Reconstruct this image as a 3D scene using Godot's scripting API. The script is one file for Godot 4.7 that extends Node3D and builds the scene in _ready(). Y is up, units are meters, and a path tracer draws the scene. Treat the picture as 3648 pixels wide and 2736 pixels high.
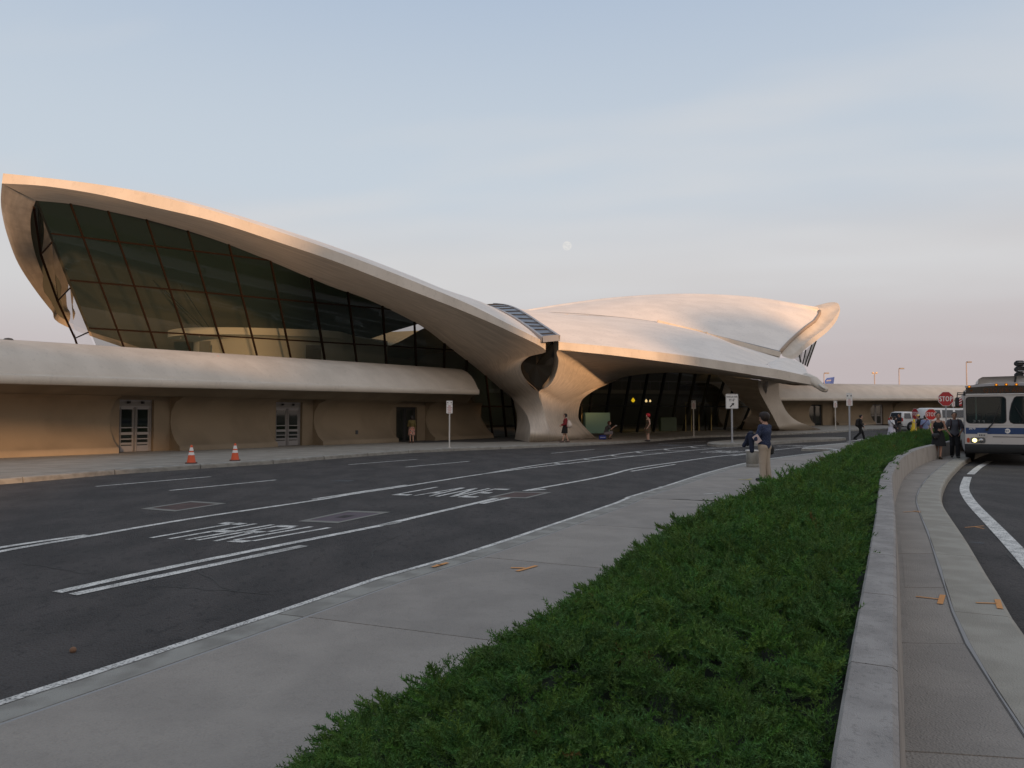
extends Node3D
# A curved concrete air terminal at dusk, seen across its approach road. Metres, y up; the camera stands at x = z = 0.

var M := {}
var taken := {}
var rng := RandomNumberGenerator.new()
var sign_proto: Node3D = null

# ---------------------------------------------------------------- helpers
func elev(z: float) -> float:
	return 0.7 * smoothstep(50.0, 100.0, -z)

func gy(p: Vector3, h: float) -> Vector3:
	return Vector3(p.x, elev(p.z) + h, p.z)

func numbered(called: String) -> String:
	var n: int = taken.get(called, 0)
	taken[called] = n + 1
	return called if n == 0 else "%s_%03d" % [called, n]

func tag(o: Node3D, label: String, category := "", group := "") -> Node3D:
	o.set_meta("label", label)
	if category != "": o.set_meta("category", category)
	if group != "": o.set_meta("group", group)
	return o

func thing(called: String, label: String, category: String, at := Vector3.ZERO, turn := 0.0, group := "") -> Node3D:
	var o := Node3D.new()
	o.name = numbered(called)
	add_child(o)
	o.position = at
	o.rotation.y = turn
	tag(o, label, category, group)
	return o

func setting(called: String) -> Node3D:
	var o := Node3D.new()
	o.name = numbered(called)
	add_child(o)
	o.set_meta("kind", "structure")
	return o

func begin(smooth := false) -> SurfaceTool:
	var st := SurfaceTool.new()
	st.begin(Mesh.PRIMITIVE_TRIANGLES)
	st.set_smooth_group(0 if smooth else -1)
	return st

func done(st: SurfaceTool) -> ArrayMesh:
	st.generate_normals()
	return st.commit()

func part(called: String, shape, m: Material, parent: Node3D) -> MeshInstance3D:
	var o := MeshInstance3D.new()
	o.name = called if parent != self else numbered(called)
	o.mesh = done(shape) if shape is SurfaceTool else shape
	if o.mesh is PrimitiveMesh: o.mesh.material = m
	else: o.mesh.surface_set_material(0, m)
	parent.add_child(o, true)
	return o

func struct(called: String, shape, m: Material) -> MeshInstance3D:
	var o := part(called, shape, m, self)
	o.set_meta("kind", "structure")
	return o

func solo(called: String, shape, m: Material, label: String, category: String, group := "") -> MeshInstance3D:
	var o := part(called, shape, m, self)
	tag(o, label, category, group)
	return o

func tri(st: SurfaceTool, a: Vector3, b: Vector3, c: Vector3) -> void:
	st.add_vertex(a); st.add_vertex(b); st.add_vertex(c)

func quad(st: SurfaceTool, a: Vector3, b: Vector3, c: Vector3, d: Vector3) -> void:
	tri(st, a, b, c); tri(st, a, c, d)

func box(st: SurfaceTool, c: Vector3, s: Vector3, b := Basis(), r := 0.0) -> void:
	# a box with chamfered edges of width r
	var h := s * 0.5
	if r <= 0.0:
		var p := []
		for i in 8: p.append(c + b * Vector3(h.x * (1 if i & 1 else -1), h.y * (1 if i & 2 else -1), h.z * (1 if i & 4 else -1)))
		for f in [[0, 2, 3, 1], [4, 5, 7, 6], [0, 4, 6, 2], [1, 3, 7, 5], [2, 6, 7, 3], [0, 1, 5, 4]]:
			quad(st, p[f[0]], p[f[1]], p[f[2]], p[f[3]])
		return
	var v := {}
	for i in 8:
		var s3 := Vector3(1 if i & 1 else -1, 1 if i & 2 else -1, 1 if i & 4 else -1)
		for a in 3:
			var q := Vector3(h.x - r, h.y - r, h.z - r)
			q[a] = h[a]
			v[i * 3 + a] = c + b * (q * s3)
	for a in 3:
		var u := 1 << ((a + 1) % 3)
		var w := 1 << ((a + 2) % 3)
		for side in [0, 1 << a]:
			var q := [v[side * 3 + a], v[(side | u) * 3 + a], v[(side | u | w) * 3 + a], v[(side | w) * 3 + a]]
			if side == 0: quad(st, q[0], q[1], q[2], q[3])
			else: quad(st, q[3], q[2], q[1], q[0])
		for e in [0, u, w, u | w]:
			var a1 := (a + 1) % 3
			var a2 := (a + 2) % 3
			var e2: int = e | (1 << a)
			var flip: bool = (e == 0) or (e == (u | w))
			if flip: quad(st, v[e * 3 + a1], v[e * 3 + a2], v[e2 * 3 + a2], v[e2 * 3 + a1])
			else: quad(st, v[e2 * 3 + a1], v[e2 * 3 + a2], v[e * 3 + a2], v[e * 3 + a1])
	for i in 8:
		var odd: bool = ((i & 1) + ((i >> 1) & 1) + ((i >> 2) & 1)) % 2 == 1
		if odd: tri(st, v[i * 3], v[i * 3 + 2], v[i * 3 + 1])
		else: tri(st, v[i * 3], v[i * 3 + 1], v[i * 3 + 2])

func bar(st: SurfaceTool, a: Vector3, b: Vector3, w: float, t: float, up := Vector3.UP) -> void:
	# a straight box from a to b, w across and t along up
	var d := (b - a).normalized()
	var x := up.cross(d)
	if x.length() < 1e-4: x = Vector3.RIGHT.cross(d)
	x = x.normalized()
	var y := d.cross(x).normalized()
	box(st, (a + b) * 0.5, Vector3(w, t, (b - a).length()), Basis(x, y, d))

func tube(st: SurfaceTool, pts: Array, radii, sides := 10, capped := true, squash := 1.0) -> void:
	var rings := []
	var side := Vector3.ZERO
	for i in pts.size():
		var d: Vector3 = (pts[mini(i + 1, pts.size() - 1)] - pts[maxi(i - 1, 0)]).normalized()
		if side == Vector3.ZERO:
			side = d.cross(Vector3.UP if absf(d.y) < 0.9 else Vector3.RIGHT).normalized()
		side = (side - d * side.dot(d)).normalized()
		var up := d.cross(side)
		var r: float = radii[i] if radii is Array else radii
		var ring := []
		for k in sides:
			var a := TAU * k / sides
			ring.append(pts[i] + side * cos(a) * r + up * sin(a) * r * squash)
		rings.append(ring)
	for i in pts.size() - 1:
		for k in sides:
			var k2 := (k + 1) % sides
			quad(st, rings[i][k], rings[i][k2], rings[i + 1][k2], rings[i + 1][k])
	if capped:
		for e in [0, pts.size() - 1]:
			for k in sides:
				var k2 := (k + 1) % sides
				if e == 0: tri(st, pts[0], rings[0][k2], rings[0][k])
				else: tri(st, pts[e], rings[e][k], rings[e][k2])

func lathe(st: SurfaceTool, prof: Array, sides := 20, at := Vector3.ZERO, b := Basis()) -> void:
	for i in prof.size() - 1:
		for k in sides:
			var a := TAU * k / sides
			var a2 := TAU * (k + 1) / sides
			var p: Vector2 = prof[i]
			var q: Vector2 = prof[i + 1]
			quad(st, at + b * Vector3(p.x * cos(a), p.y, p.x * sin(a)), at + b * Vector3(p.x * cos(a2), p.y, p.x * sin(a2)),
				at + b * Vector3(q.x * cos(a2), q.y, q.x * sin(a2)), at + b * Vector3(q.x * cos(a), q.y, q.x * sin(a)))

func prism(st: SurfaceTool, poly: PackedVector2Array, thick: float, xf: Transform3D) -> void:
	# poly in the xy plane of xf, from z = 0 to z = thick
	var t := Geometry2D.triangulate_polygon(poly)
	for i in range(0, t.size(), 3):
		var a := poly[t[i]]
		var b := poly[t[i + 1]]
		var c := poly[t[i + 2]]
		if (b - a).cross(c - a) < 0:
			var q := b
			b = c
			c = q
		tri(st, xf * Vector3(a.x, a.y, thick), xf * Vector3(c.x, c.y, thick), xf * Vector3(b.x, b.y, thick))
		tri(st, xf * Vector3(a.x, a.y, 0), xf * Vector3(b.x, b.y, 0), xf * Vector3(c.x, c.y, 0))
	var cw := Geometry2D.is_polygon_clockwise(poly)
	for i in poly.size():
		var a := poly[i]
		var b := poly[(i + 1) % poly.size()]
		if cw:
			var q := a
			a = b
			b = q
		quad(st, xf * Vector3(a.x, a.y, 0), xf * Vector3(a.x, a.y, thick), xf * Vector3(b.x, b.y, thick), xf * Vector3(b.x, b.y, 0))

func rounded(w: float, h: float, r: float, n := 4, c := Vector2.ZERO) -> PackedVector2Array:
	var p := PackedVector2Array()
	for k in 4:
		var o := c + Vector2((w / 2 - r) * (1 if k == 0 or k == 3 else -1), (h / 2 - r) * (1 if k < 2 else -1))
		for i in n + 1:
			var a := PI / 2 * (k + float(i) / n)
			p.append(o + Vector2(cos(a), sin(a)) * r)
	return p

func cr(a, b, c, d, t: float):
	return 0.5 * ((2.0 * b) + (c - a) * t + (2.0 * a - 5.0 * b + 4.0 * c - d) * t * t + (3.0 * b - a - 3.0 * c + d) * t * t * t)

func curve(pts: Array, per := 6) -> Array:
	var out := []
	var n := pts.size()
	for i in n - 1:
		for k in per:
			out.append(cr(pts[maxi(i - 1, 0)], pts[i], pts[i + 1], pts[mini(i + 2, n - 1)], float(k) / per))
	out.append(pts[n - 1])
	return out

func surf(st: SurfaceTool, rows: Array, su := 5, sv := 5, flip := false) -> void:
	# a smooth sheet through a grid of points: su steps along each row, sv steps between rows
	var wide := []
	for r in rows: wide.append(curve(r, su) if su > 1 else r)
	var cols: int = wide[0].size()
	var fine := []
	var n := wide.size()
	for i in n - 1:
		for k in sv:
			var t := float(k) / sv
			var row := []
			for c in cols:
				if n == 2: row.append((wide[0][c] as Vector3).lerp(wide[1][c], t))
				else: row.append(cr(wide[maxi(i - 1, 0)][c], wide[i][c], wide[i + 1][c], wide[mini(i + 2, n - 1)][c], t))
			fine.append(row)
	fine.append(wide[n - 1])
	# texture coordinates in metres along and across the sheet
	var lu := 0.0
	var lv := 0.0
	var mr: Array = fine[fine.size() / 2]
	for c in cols - 1: lu += (mr[c] as Vector3).distance_to(mr[c + 1])
	for i in fine.size() - 1: lv += (fine[i][cols / 2] as Vector3).distance_to(fine[i + 1][cols / 2])
	var put := func(i: int, c: int) -> void:
		st.set_uv(Vector2(lu * c / (cols - 1), lv * i / (fine.size() - 1)))
		st.add_vertex(fine[i][c])
	for i in fine.size() - 1:
		for c in cols - 1:
			for e in ([[0, 0], [1, 0], [1, 1], [0, 0], [1, 1], [0, 1]] if flip else [[0, 0], [0, 1], [1, 1], [0, 0], [1, 1], [1, 0]]): put.call(i + e[0], c + e[1])

func walk(pts: Array, step: float) -> Array:
	# points at equal steps along a smooth line
	var f := curve(pts, 12)
	var out := [f[0]]
	var need := step
	for i in f.size() - 1:
		var a: Vector3 = f[i]
		var b: Vector3 = f[i + 1]
		var l := a.distance_to(b)
		var done_l := 0.0
		while l - done_l >= need:
			done_l += need
			out.append(a.lerp(b, done_l / l))
			need = step
		need -= l - done_l
	return out

func side_of(pts: Array, i: int) -> Vector3:
	# unit vector to the right of the way along pts, level
	var d: Vector3 = pts[mini(i + 1, pts.size() - 1)] - pts[maxi(i - 1, 0)]
	return Vector3(-d.z, 0, d.x).normalized()

func stripe(st: SurfaceTool, pts: Array, w: float, lift := 0.006, ends := 0.0) -> void:
	var f := curve(pts, 8) if pts.size() > 2 else walk(pts, 2.0)
	if pts.size() == 2: f.append(pts[1])
	for i in f.size() - 1:
		var a := side_of(f, i) * w / 2
		var b := side_of(f, i + 1) * w / 2
		quad(st, gy(f[i] - a, lift), gy(f[i] + a, lift), gy(f[i + 1] + b, lift), gy(f[i + 1] - b, lift))

func lettering(text: String, high: float, m: Material, parent: Node3D, at: Vector3, wide := 0.0, turn := 0.0, bold := true) -> MeshInstance3D:
	var t := TextMesh.new()
	var f := SystemFont.new()
	f.font_names = PackedStringArray(["Droid Sans"])
	f.font_weight = 700 if bold else 400
	t.font = f
	t.font_size = 64
	t.pixel_size = high / 64.0 / 0.72
	t.depth = 0.004
	t.text = text
	var o := part("lettering", t, m, parent)
	o.position = at
	o.rotation.y = turn
	if wide > 0.0:
		var w := t.get_aabb().size.x
		if w > 0.0: o.scale.x = wide / w
	return o

# ---------------------------------------------------------------- materials
func lin(r: float, g: float, b: float) -> Color:
	return Color(r, g, b).linear_to_srgb()

func plain(r: float, g: float, b: float, rough := 0.7, metal := 0.0) -> StandardMaterial3D:
	var m := StandardMaterial3D.new()
	m.albedo_color = lin(r, g, b)
	m.roughness = rough
	m.metallic = metal
	return m

func noise_image(size: int, freq: float, sd: int, oct := 4) -> Image:
	var n := FastNoiseLite.new()
	n.noise_type = FastNoiseLite.TYPE_SIMPLEX_SMOOTH
	n.seed = sd
	n.frequency = freq
	n.fractal_octaves = oct
	return n.get_seamless_image(size, size)

func weathered(c: Color, dark: Color, scale: float, rough: float, sd: int, grain := 0.06, streak := Vector3.ONE, bump := 0.0, amount := 0.5, size := 512, fleck := 0.0) -> StandardMaterial3D:
	# broad stains of a darker tone over the base colour, fine grain on top; both linear
	var a := noise_image(size, 0.006, sd, 5)
	var b := noise_image(size, 0.35, sd + 1, 2)
	var s := noise_image(size, 0.045, sd + 2, 4) if fleck > 0.0 else a
	var im := Image.create(size, size, false, Image.FORMAT_RGB8)
	for y in size:
		for x in size:
			var t := clampf((a.get_pixel(x, y).r - 0.5) * 2.2 + 0.5, 0.0, 1.0)
			var g := 1.0 + (b.get_pixel(x, y).r - 0.5) * 2.0 * grain
			var col := c.lerp(dark, (1.0 - t) * amount) * g
			if fleck > 0.0: col *= 1.0 - fleck * smoothstep(0.66, 0.76, s.get_pixel(x, y).r)
			im.set_pixel(x, y, Color(col.r, col.g, col.b).linear_to_srgb())
	var m := StandardMaterial3D.new()
	m.albedo_texture = ImageTexture.create_from_image(im)
	m.uv1_triplanar = true
	m.uv1_world_triplanar = true
	m.uv1_triplanar_sharpness = 4.0
	m.uv1_scale = streak / scale
	m.roughness = rough
	if bump > 0.0:
		var h := Image.create(size, size, false, Image.FORMAT_RGB8)
		h.copy_from(b)
		h.convert(Image.FORMAT_RGB8)
		h.bump_map_to_normal_map(bump)
		m.normal_enabled = true
		m.normal_texture = ImageTexture.create_from_image(h)
	return m

func board_marked(c: Color, dark: Color, sd: int) -> StandardMaterial3D:
	# concrete cast against narrow boards: fine streaks along the sheet (u), tone changing from board to board
	var n := FastNoiseLite.new()
	n.seed = sd
	n.noise_type = FastNoiseLite.TYPE_SIMPLEX_SMOOTH
	n.frequency = 1.0
	n.fractal_octaves = 3
	var im := Image.create(512, 512, false, Image.FORMAT_RGB8)
	var r := RandomNumberGenerator.new()
	r.seed = sd
	var board := []
	for k in 32: board.append(r.randf_range(-0.028, 0.028))
	for y in 512:
		for x in 512:
			var t: float = 0.5 + 0.55 * n.get_noise_2d(x * 0.004, y * 0.05) + 0.35 * n.get_noise_2d(x * 0.012 + 60.0, y * 0.012)
			var g: float = 1.0 + board[y / 16] + (-0.05 if y % 16 == 0 else 0.0) + r.randf_range(-0.025, 0.025)
			var col := c.lerp(dark, clampf(1.0 - t, 0.0, 1.0)) * g
			im.set_pixel(x, y, Color(col.r, col.g, col.b).linear_to_srgb())
	var m := StandardMaterial3D.new()
	m.albedo_texture = ImageTexture.create_from_image(im)
	m.uv1_scale = Vector3(1.0 / 9.0, 1.0 / 4.5, 1.0)
	m.roughness = 0.9
	return m

func worn_paint() -> void:
	# road paint: chipped and tyre-darkened, the asphalt showing through in flecks
	var n := noise_image(512, 0.11, 301, 4)
	var w := noise_image(512, 0.012, 302, 3)
	var im := Image.create(512, 512, false, Image.FORMAT_RGB8)
	for y in 512:
		for x in 512:
			var wear := w.get_pixel(x, y).r
			var t := smoothstep(0.14 + 0.28 * wear, 0.28 + 0.28 * wear, n.get_pixel(x, y).r)
			var c := Color(0.16, 0.15, 0.14).lerp(Color(0.74, 0.71, 0.65) * (1.08 - 0.45 * wear), t)
			im.set_pixel(x, y, Color(c.r, c.g, c.b).linear_to_srgb())
	var m := StandardMaterial3D.new()
	m.albedo_texture = ImageTexture.create_from_image(im)
	m.uv1_triplanar = true
	m.uv1_world_triplanar = true
	m.uv1_scale = Vector3.ONE / 1.7
	m.roughness = 0.8
	M.paint = m

func glass(c: Color, alpha: float) -> StandardMaterial3D:
	var m := StandardMaterial3D.new()
	m.albedo_color = Color(c.r, c.g, c.b, alpha)
	m.transparency = BaseMaterial3D.TRANSPARENCY_ALPHA
	m.roughness = 0.02
	m.metallic_specular = 0.5
	return m

func glow(c: Color, energy: float) -> StandardMaterial3D:
	var m := StandardMaterial3D.new()
	m.albedo_color = Color(0.1, 0.1, 0.1)
	m.emission_enabled = true
	m.emission = c
	m.emission_energy_multiplier = energy
	return m

func make_materials() -> void:
	M.concrete = weathered(Color(0.60, 0.535, 0.455), Color(0.44, 0.385, 0.32), 9.0, 0.88, 11, 0.06, Vector3(1.6, 0.6, 1.6), 0.0, 0.42, 512, 0.08)
	M.soffit = board_marked(Color(0.70, 0.61, 0.51), Color(0.50, 0.43, 0.355), 21)
	M.roof = weathered(Color(0.80, 0.725, 0.65), Color(0.56, 0.51, 0.46), 16.0, 0.9, 31, 0.06, Vector3(1, 1, 1), 0.0, 0.26, 1024, 0.10)
	M.wall = weathered(Color(0.255, 0.20, 0.135), Color(0.17, 0.13, 0.085), 7.0, 0.75, 41, 0.05, Vector3(1, 0.6, 1), 0.0, 0.6)
	M.asphalt = weathered(Color(0.062, 0.053, 0.048), Color(0.037, 0.032, 0.029), 7.0, 0.9, 51, 0.55, Vector3(1.0, 1.0, 0.55), 3.0, 0.9, 1024, 0.35)
	M.asphalt_old = weathered(Color(0.085, 0.085, 0.088), Color(0.06, 0.06, 0.063), 5.0, 0.9, 52, 0.3, Vector3.ONE, 2.0, 0.8)
	M.paving = weathered(Color(0.310, 0.274, 0.236), Color(0.245, 0.217, 0.188), 3.0, 0.9, 61, 0.12, Vector3.ONE, 1.5, 0.55, 512, 0.05)
	M.paving2 = weathered(Color(0.290, 0.257, 0.223), Color(0.225, 0.200, 0.174), 2.6, 0.9, 66, 0.12, Vector3.ONE, 1.5, 0.55, 512, 0.06)
	M.far_paving = weathered(Color(0.30, 0.27, 0.225), Color(0.22, 0.195, 0.16), 3.4, 0.9, 63, 0.10, Vector3.ONE, 1.0, 0.7)
	M.kerb = weathered(Color(0.30, 0.285, 0.25), Color(0.20, 0.185, 0.16), 1.6, 0.9, 71, 0.12, Vector3.ONE, 1.5, 0.8)
	M.coping = weathered(Color(0.335, 0.305, 0.278), Color(0.24, 0.218, 0.198), 1.2, 0.9, 73, 0.14, Vector3.ONE, 2.0, 0.8, 512, 0.18)
	M.wall_face = weathered(Color(0.36, 0.32, 0.28), Color(0.27, 0.24, 0.21), 2.6, 0.9, 75, 0.08, Vector3.ONE, 0.0, 0.7)
	M.paint_base = weathered(Color(0.78, 0.755, 0.70), Color(0.55, 0.53, 0.49), 1.1, 0.8, 81, 0.10, Vector3.ONE, 0.0, 0.7, 256)
	worn_paint()
	M.ground = weathered(Color(0.10, 0.10, 0.085), Color(0.06, 0.065, 0.05), 30.0, 0.95, 91, 0.1, Vector3.ONE, 0.0, 0.7, 256)
	M.seal = plain(0.30, 0.29, 0.28, 0.9)
	M.joint_grey = plain(0.13, 0.12, 0.11, 0.95)
	M.joint = plain(0.06, 0.057, 0.052, 0.95)
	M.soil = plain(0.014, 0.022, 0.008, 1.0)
	M.rust = weathered(Color(0.085, 0.045, 0.035), Color(0.045, 0.025, 0.02), 0.8, 0.85, 83, 0.2, Vector3.ONE, 0.0, 0.7, 256)
	M.collar = plain(0.20, 0.19, 0.165, 0.9)
	M.orange_paint = plain(0.62, 0.28, 0.09, 0.85)
	M.yellow_paint = plain(0.55, 0.45, 0.06, 0.85)
	M.glass = glass(Color(0.105, 0.165, 0.16), 0.48)
	M.glass_teal = glass(Color(0.05, 0.16, 0.16), 0.6)
	M.glass_dark = glass(Color(0.11, 0.15, 0.135), 0.62)
	M.glass_clear = glass(Color(0.10, 0.16, 0.16), 0.25)
	M.skylight = plain(0.075, 0.10, 0.14, 0.3)  # blue-grey of the mirrored sky put into this opaque colour
	M.mullion = plain(0.016, 0.009, 0.006, 0.7)
	M.mullion.metallic_specular = 0.1
	M.mullion_dark = plain(0.014, 0.013, 0.012, 0.6, 0.2)
	M.steel = plain(0.34, 0.34, 0.35, 0.45, 0.6)
	M.galv = plain(0.36, 0.37, 0.39, 0.55, 0.4)
	M.alu = plain(0.25, 0.24, 0.24, 0.5, 0.2)
	M.white = plain(0.72, 0.70, 0.67, 0.5)
	M.bus_white = plain(0.52, 0.485, 0.455, 0.45)
	M.offwhite = plain(0.58, 0.55, 0.50, 0.55)
	M.black = plain(0.012, 0.012, 0.013, 0.6)
	M.dark = plain(0.03, 0.03, 0.03, 0.8)
	M.rubber = plain(0.018, 0.018, 0.018, 0.85)
	M.red = plain(0.42, 0.025, 0.03, 0.45)
	M.red_bright = plain(0.62, 0.035, 0.03, 0.4)
	M.blue = plain(0.012, 0.045, 0.14, 0.5)
	M.orange = plain(0.62, 0.085, 0.02, 0.5)
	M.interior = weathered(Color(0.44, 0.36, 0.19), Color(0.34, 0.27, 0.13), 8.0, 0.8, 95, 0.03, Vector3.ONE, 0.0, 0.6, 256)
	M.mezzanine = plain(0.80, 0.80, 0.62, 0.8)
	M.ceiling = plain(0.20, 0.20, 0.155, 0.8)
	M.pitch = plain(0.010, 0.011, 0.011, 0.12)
	M.bus_kerb = weathered(Color(0.36, 0.33, 0.275), Color(0.27, 0.245, 0.20), 2.2, 0.9, 72, 0.12, Vector3.ONE, 1.5, 0.7)
	M.floor = plain(0.25, 0.24, 0.22, 0.3)
	M.teal = plain(0.22, 0.38, 0.30, 0.6)
	M.brass = plain(0.40, 0.30, 0.12, 0.4, 0.5)

# ---------------------------------------------------------------- ground, roads, pavements
func sheet(x0: float, x1: float, zs: Array, lift: float) -> SurfaceTool:
	var st := begin(true)
	for i in zs.size() - 1:
		var a: float = zs[i]
		var b: float = zs[i + 1]
		quad(st, Vector3(x0, elev(a) + lift, a), Vector3(x1, elev(a) + lift, a), Vector3(x1, elev(b) + lift, b), Vector3(x0, elev(b) + lift, b))
	return st

func slabs(parent: Node3D, called: String, inner: Array, outer: Array, top: float, gap: float, m: Array, stride := 1, thick := 0.12) -> void:
	# one slab for every stride points of the two edges, a recessed joint between slabs
	var i := 0
	var count := 0
	while i < inner.size() - 1:
		var j := mini(i + stride, inner.size() - 1)
		var st := begin()
		var h := top + rng.randf_range(-0.002, 0.003)
		for k in range(i, j):
			var e := [inner[k], inner[k + 1], outer[k + 1], outer[k]]
			if k == i:
				e[0] = (e[0] as Vector3).move_toward(inner[k + 1], gap)
				e[3] = (e[3] as Vector3).move_toward(outer[k + 1], gap)
			if k == j - 1:
				e[1] = (e[1] as Vector3).move_toward(inner[k], gap)
				e[2] = (e[2] as Vector3).move_toward(outer[k], gap)
			var p := []
			var q := []
			for v in e:
				p.append(gy(v, h))
				q.append(gy(v, h - thick))
			quad(st, p[0], p[1], p[2], p[3])
			for s in ([0, 1, 2, 3] if j - i == 1 else ([0, 2, 3] if k == i else ([0, 1, 2] if k == j - 1 else [0, 2]))):
				var s2: int = (s + 1) % 4
				quad(st, p[s], q[s], q[s2], p[s2])
		part(called, st, m[count % m.size()], parent)
		count += 1
		i = j

func kerb_stones(parent: Node3D, pts: Array, toward_road: float, w: float, top: float, m: Material, every := 1) -> void:
	# rounded kerb stones along pts (the road edge); toward_road is the side on which the road lies
	var i := 0
	while i < pts.size() - 1:
		var st := begin()
		var j := mini(i + every, pts.size() - 1)
		for k in range(i, j):
			var rings := []
			for e in [k, k + 1]:
				var s := side_of(pts, e) * toward_road
				var p: Vector3 = pts[e]
				if e == i: p = p.lerp(pts[e + 1], 0.006)
				if e == j: p = p.lerp(pts[e - 1], 0.006)
				rings.append([gy(p + s * 0.03, -0.05), gy(p + s * 0.02, top - 0.05), gy(p + s * 0.005, top - 0.018), gy(p - s * 0.03, top), gy(p - s * w, top + 0.002), gy(p - s * w, -0.05)])
			for r in 5:
				if toward_road > 0: quad(st, rings[0][r], rings[0][r + 1], rings[1][r + 1], rings[1][r])
				else: quad(st, rings[0][r], rings[1][r], rings[1][r + 1], rings[0][r + 1])
			for e in 2:
				var g: Array = rings[e]
				for r in range(1, 5): tri(st, g[0], g[r], g[r + 1])
		part("kerb_stone", st, m, parent)
		i = j

func offset_line(pts: Array, d: float) -> Array:
	var out := []
	for i in pts.size(): out.append(pts[i] + side_of(pts, i) * d)
	return out

func text_on_road(called: String, text: String, c: Array) -> void:
	# tall road lettering drawn with broad strokes inside the four ground corners c: foot left, foot right, head right, head left
	var st := begin()
	var strokes := {
		"T": [[0.5, 0, 0.5, 1], [0, 0.94, 1, 0.94]],
		"H": [[0.1, 0, 0.1, 1], [0.9, 0, 0.9, 1], [0.1, 0.5, 0.9, 0.5]],
		"R": [[0.1, 0, 0.1, 1], [0.1, 0.94, 0.8, 0.94], [0.9, 0.9, 0.9, 0.6], [0.1, 0.54, 0.8, 0.54], [0.5, 0.52, 0.9, 0]],
		"U": [[0.1, 1, 0.1, 0.1], [0.15, 0.05, 0.85, 0.05], [0.9, 0.1, 0.9, 1]],
		"L": [[0.1, 1, 0.1, 0], [0.1, 0.05, 0.95, 0.05]],
		"A": [[0.02, 0, 0.46, 1], [0.98, 0, 0.54, 1], [0.25, 0.35, 0.75, 0.35]],
		"N": [[0.1, 0, 0.1, 1], [0.1, 1, 0.9, 0], [0.9, 0, 0.9, 1]],
		"E": [[0.1, 0, 0.1, 1], [0.1, 0.94, 0.95, 0.94], [0.1, 0.5, 0.8, 0.5], [0.1, 0.06, 0.95, 0.06]],
	}
	var n := text.length()
	for i in n:
		for s in strokes[text[i]]:
			var a := Vector2(s[0], s[1])
			var b := Vector2(s[2], s[3])
			var d := b - a
			var w := Vector2(0.115, 0) if absf(d.y) > absf(d.x) * 0.9 else Vector2(0, 0.06)
			var q := []
			for p in [a - w, a + w, b + w, b - w]:
				var u: float = (i + 0.1 + 0.8 * clampf(p.x, 0.0, 1.0)) / n
				var v: float = clampf(p.y, 0.0, 1.0)
				var lo: Vector3 = (c[0] as Vector3).lerp(c[1], u)
				var hi: Vector3 = (c[3] as Vector3).lerp(c[2], u)
				q.append(gy(lo.lerp(hi, v), 0.006))
			quad(st, q[0], q[1], q[2], q[3])
	struct(called, st, M.paint)

func grate(c: Array, called: String, m: Material, bars: int) -> void:
	# a cover in the asphalt: a pale concrete collar, then the rusty plate with slots
	var o := setting(called)
	var mid: Vector3 = (c[0] + c[1] + c[2] + c[3]) / 4.0
	var st := begin()
	var inn := []
	for p in c: inn.append((p as Vector3).lerp(mid, 0.24))
	for i in 4:
		var j := (i + 1) % 4
		quad(st, gy(c[i], 0.005), gy(c[j], 0.005), gy(inn[j], 0.005), gy(inn[i], 0.005))
	part("collar", st, M.collar, o)
	st = begin()
	quad(st, gy(inn[0], 0.003), gy(inn[1], 0.003), gy(inn[2], 0.003), gy(inn[3], 0.003))
	part("plate", st, m, o)
	for k in bars:
		st = begin()
		var t0 := 0.36 + 0.07 * k
		var t1 := t0 + 0.03
		var a: Vector3 = (inn[0] as Vector3).lerp(inn[1], t0)
		var b: Vector3 = (inn[0] as Vector3).lerp(inn[1], t1)
		var d: Vector3 = (inn[3] as Vector3).lerp(inn[2], t0)
		var e: Vector3 = (inn[3] as Vector3).lerp(inn[2], t1)
		quad(st, gy(a.lerp(d, 0.35), 0.007), gy(b.lerp(e, 0.35), 0.007), gy(b.lerp(e, 0.65), 0.007), gy(a.lerp(d, 0.65), 0.007))
		part("slot", st, M.joint, o)

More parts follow.
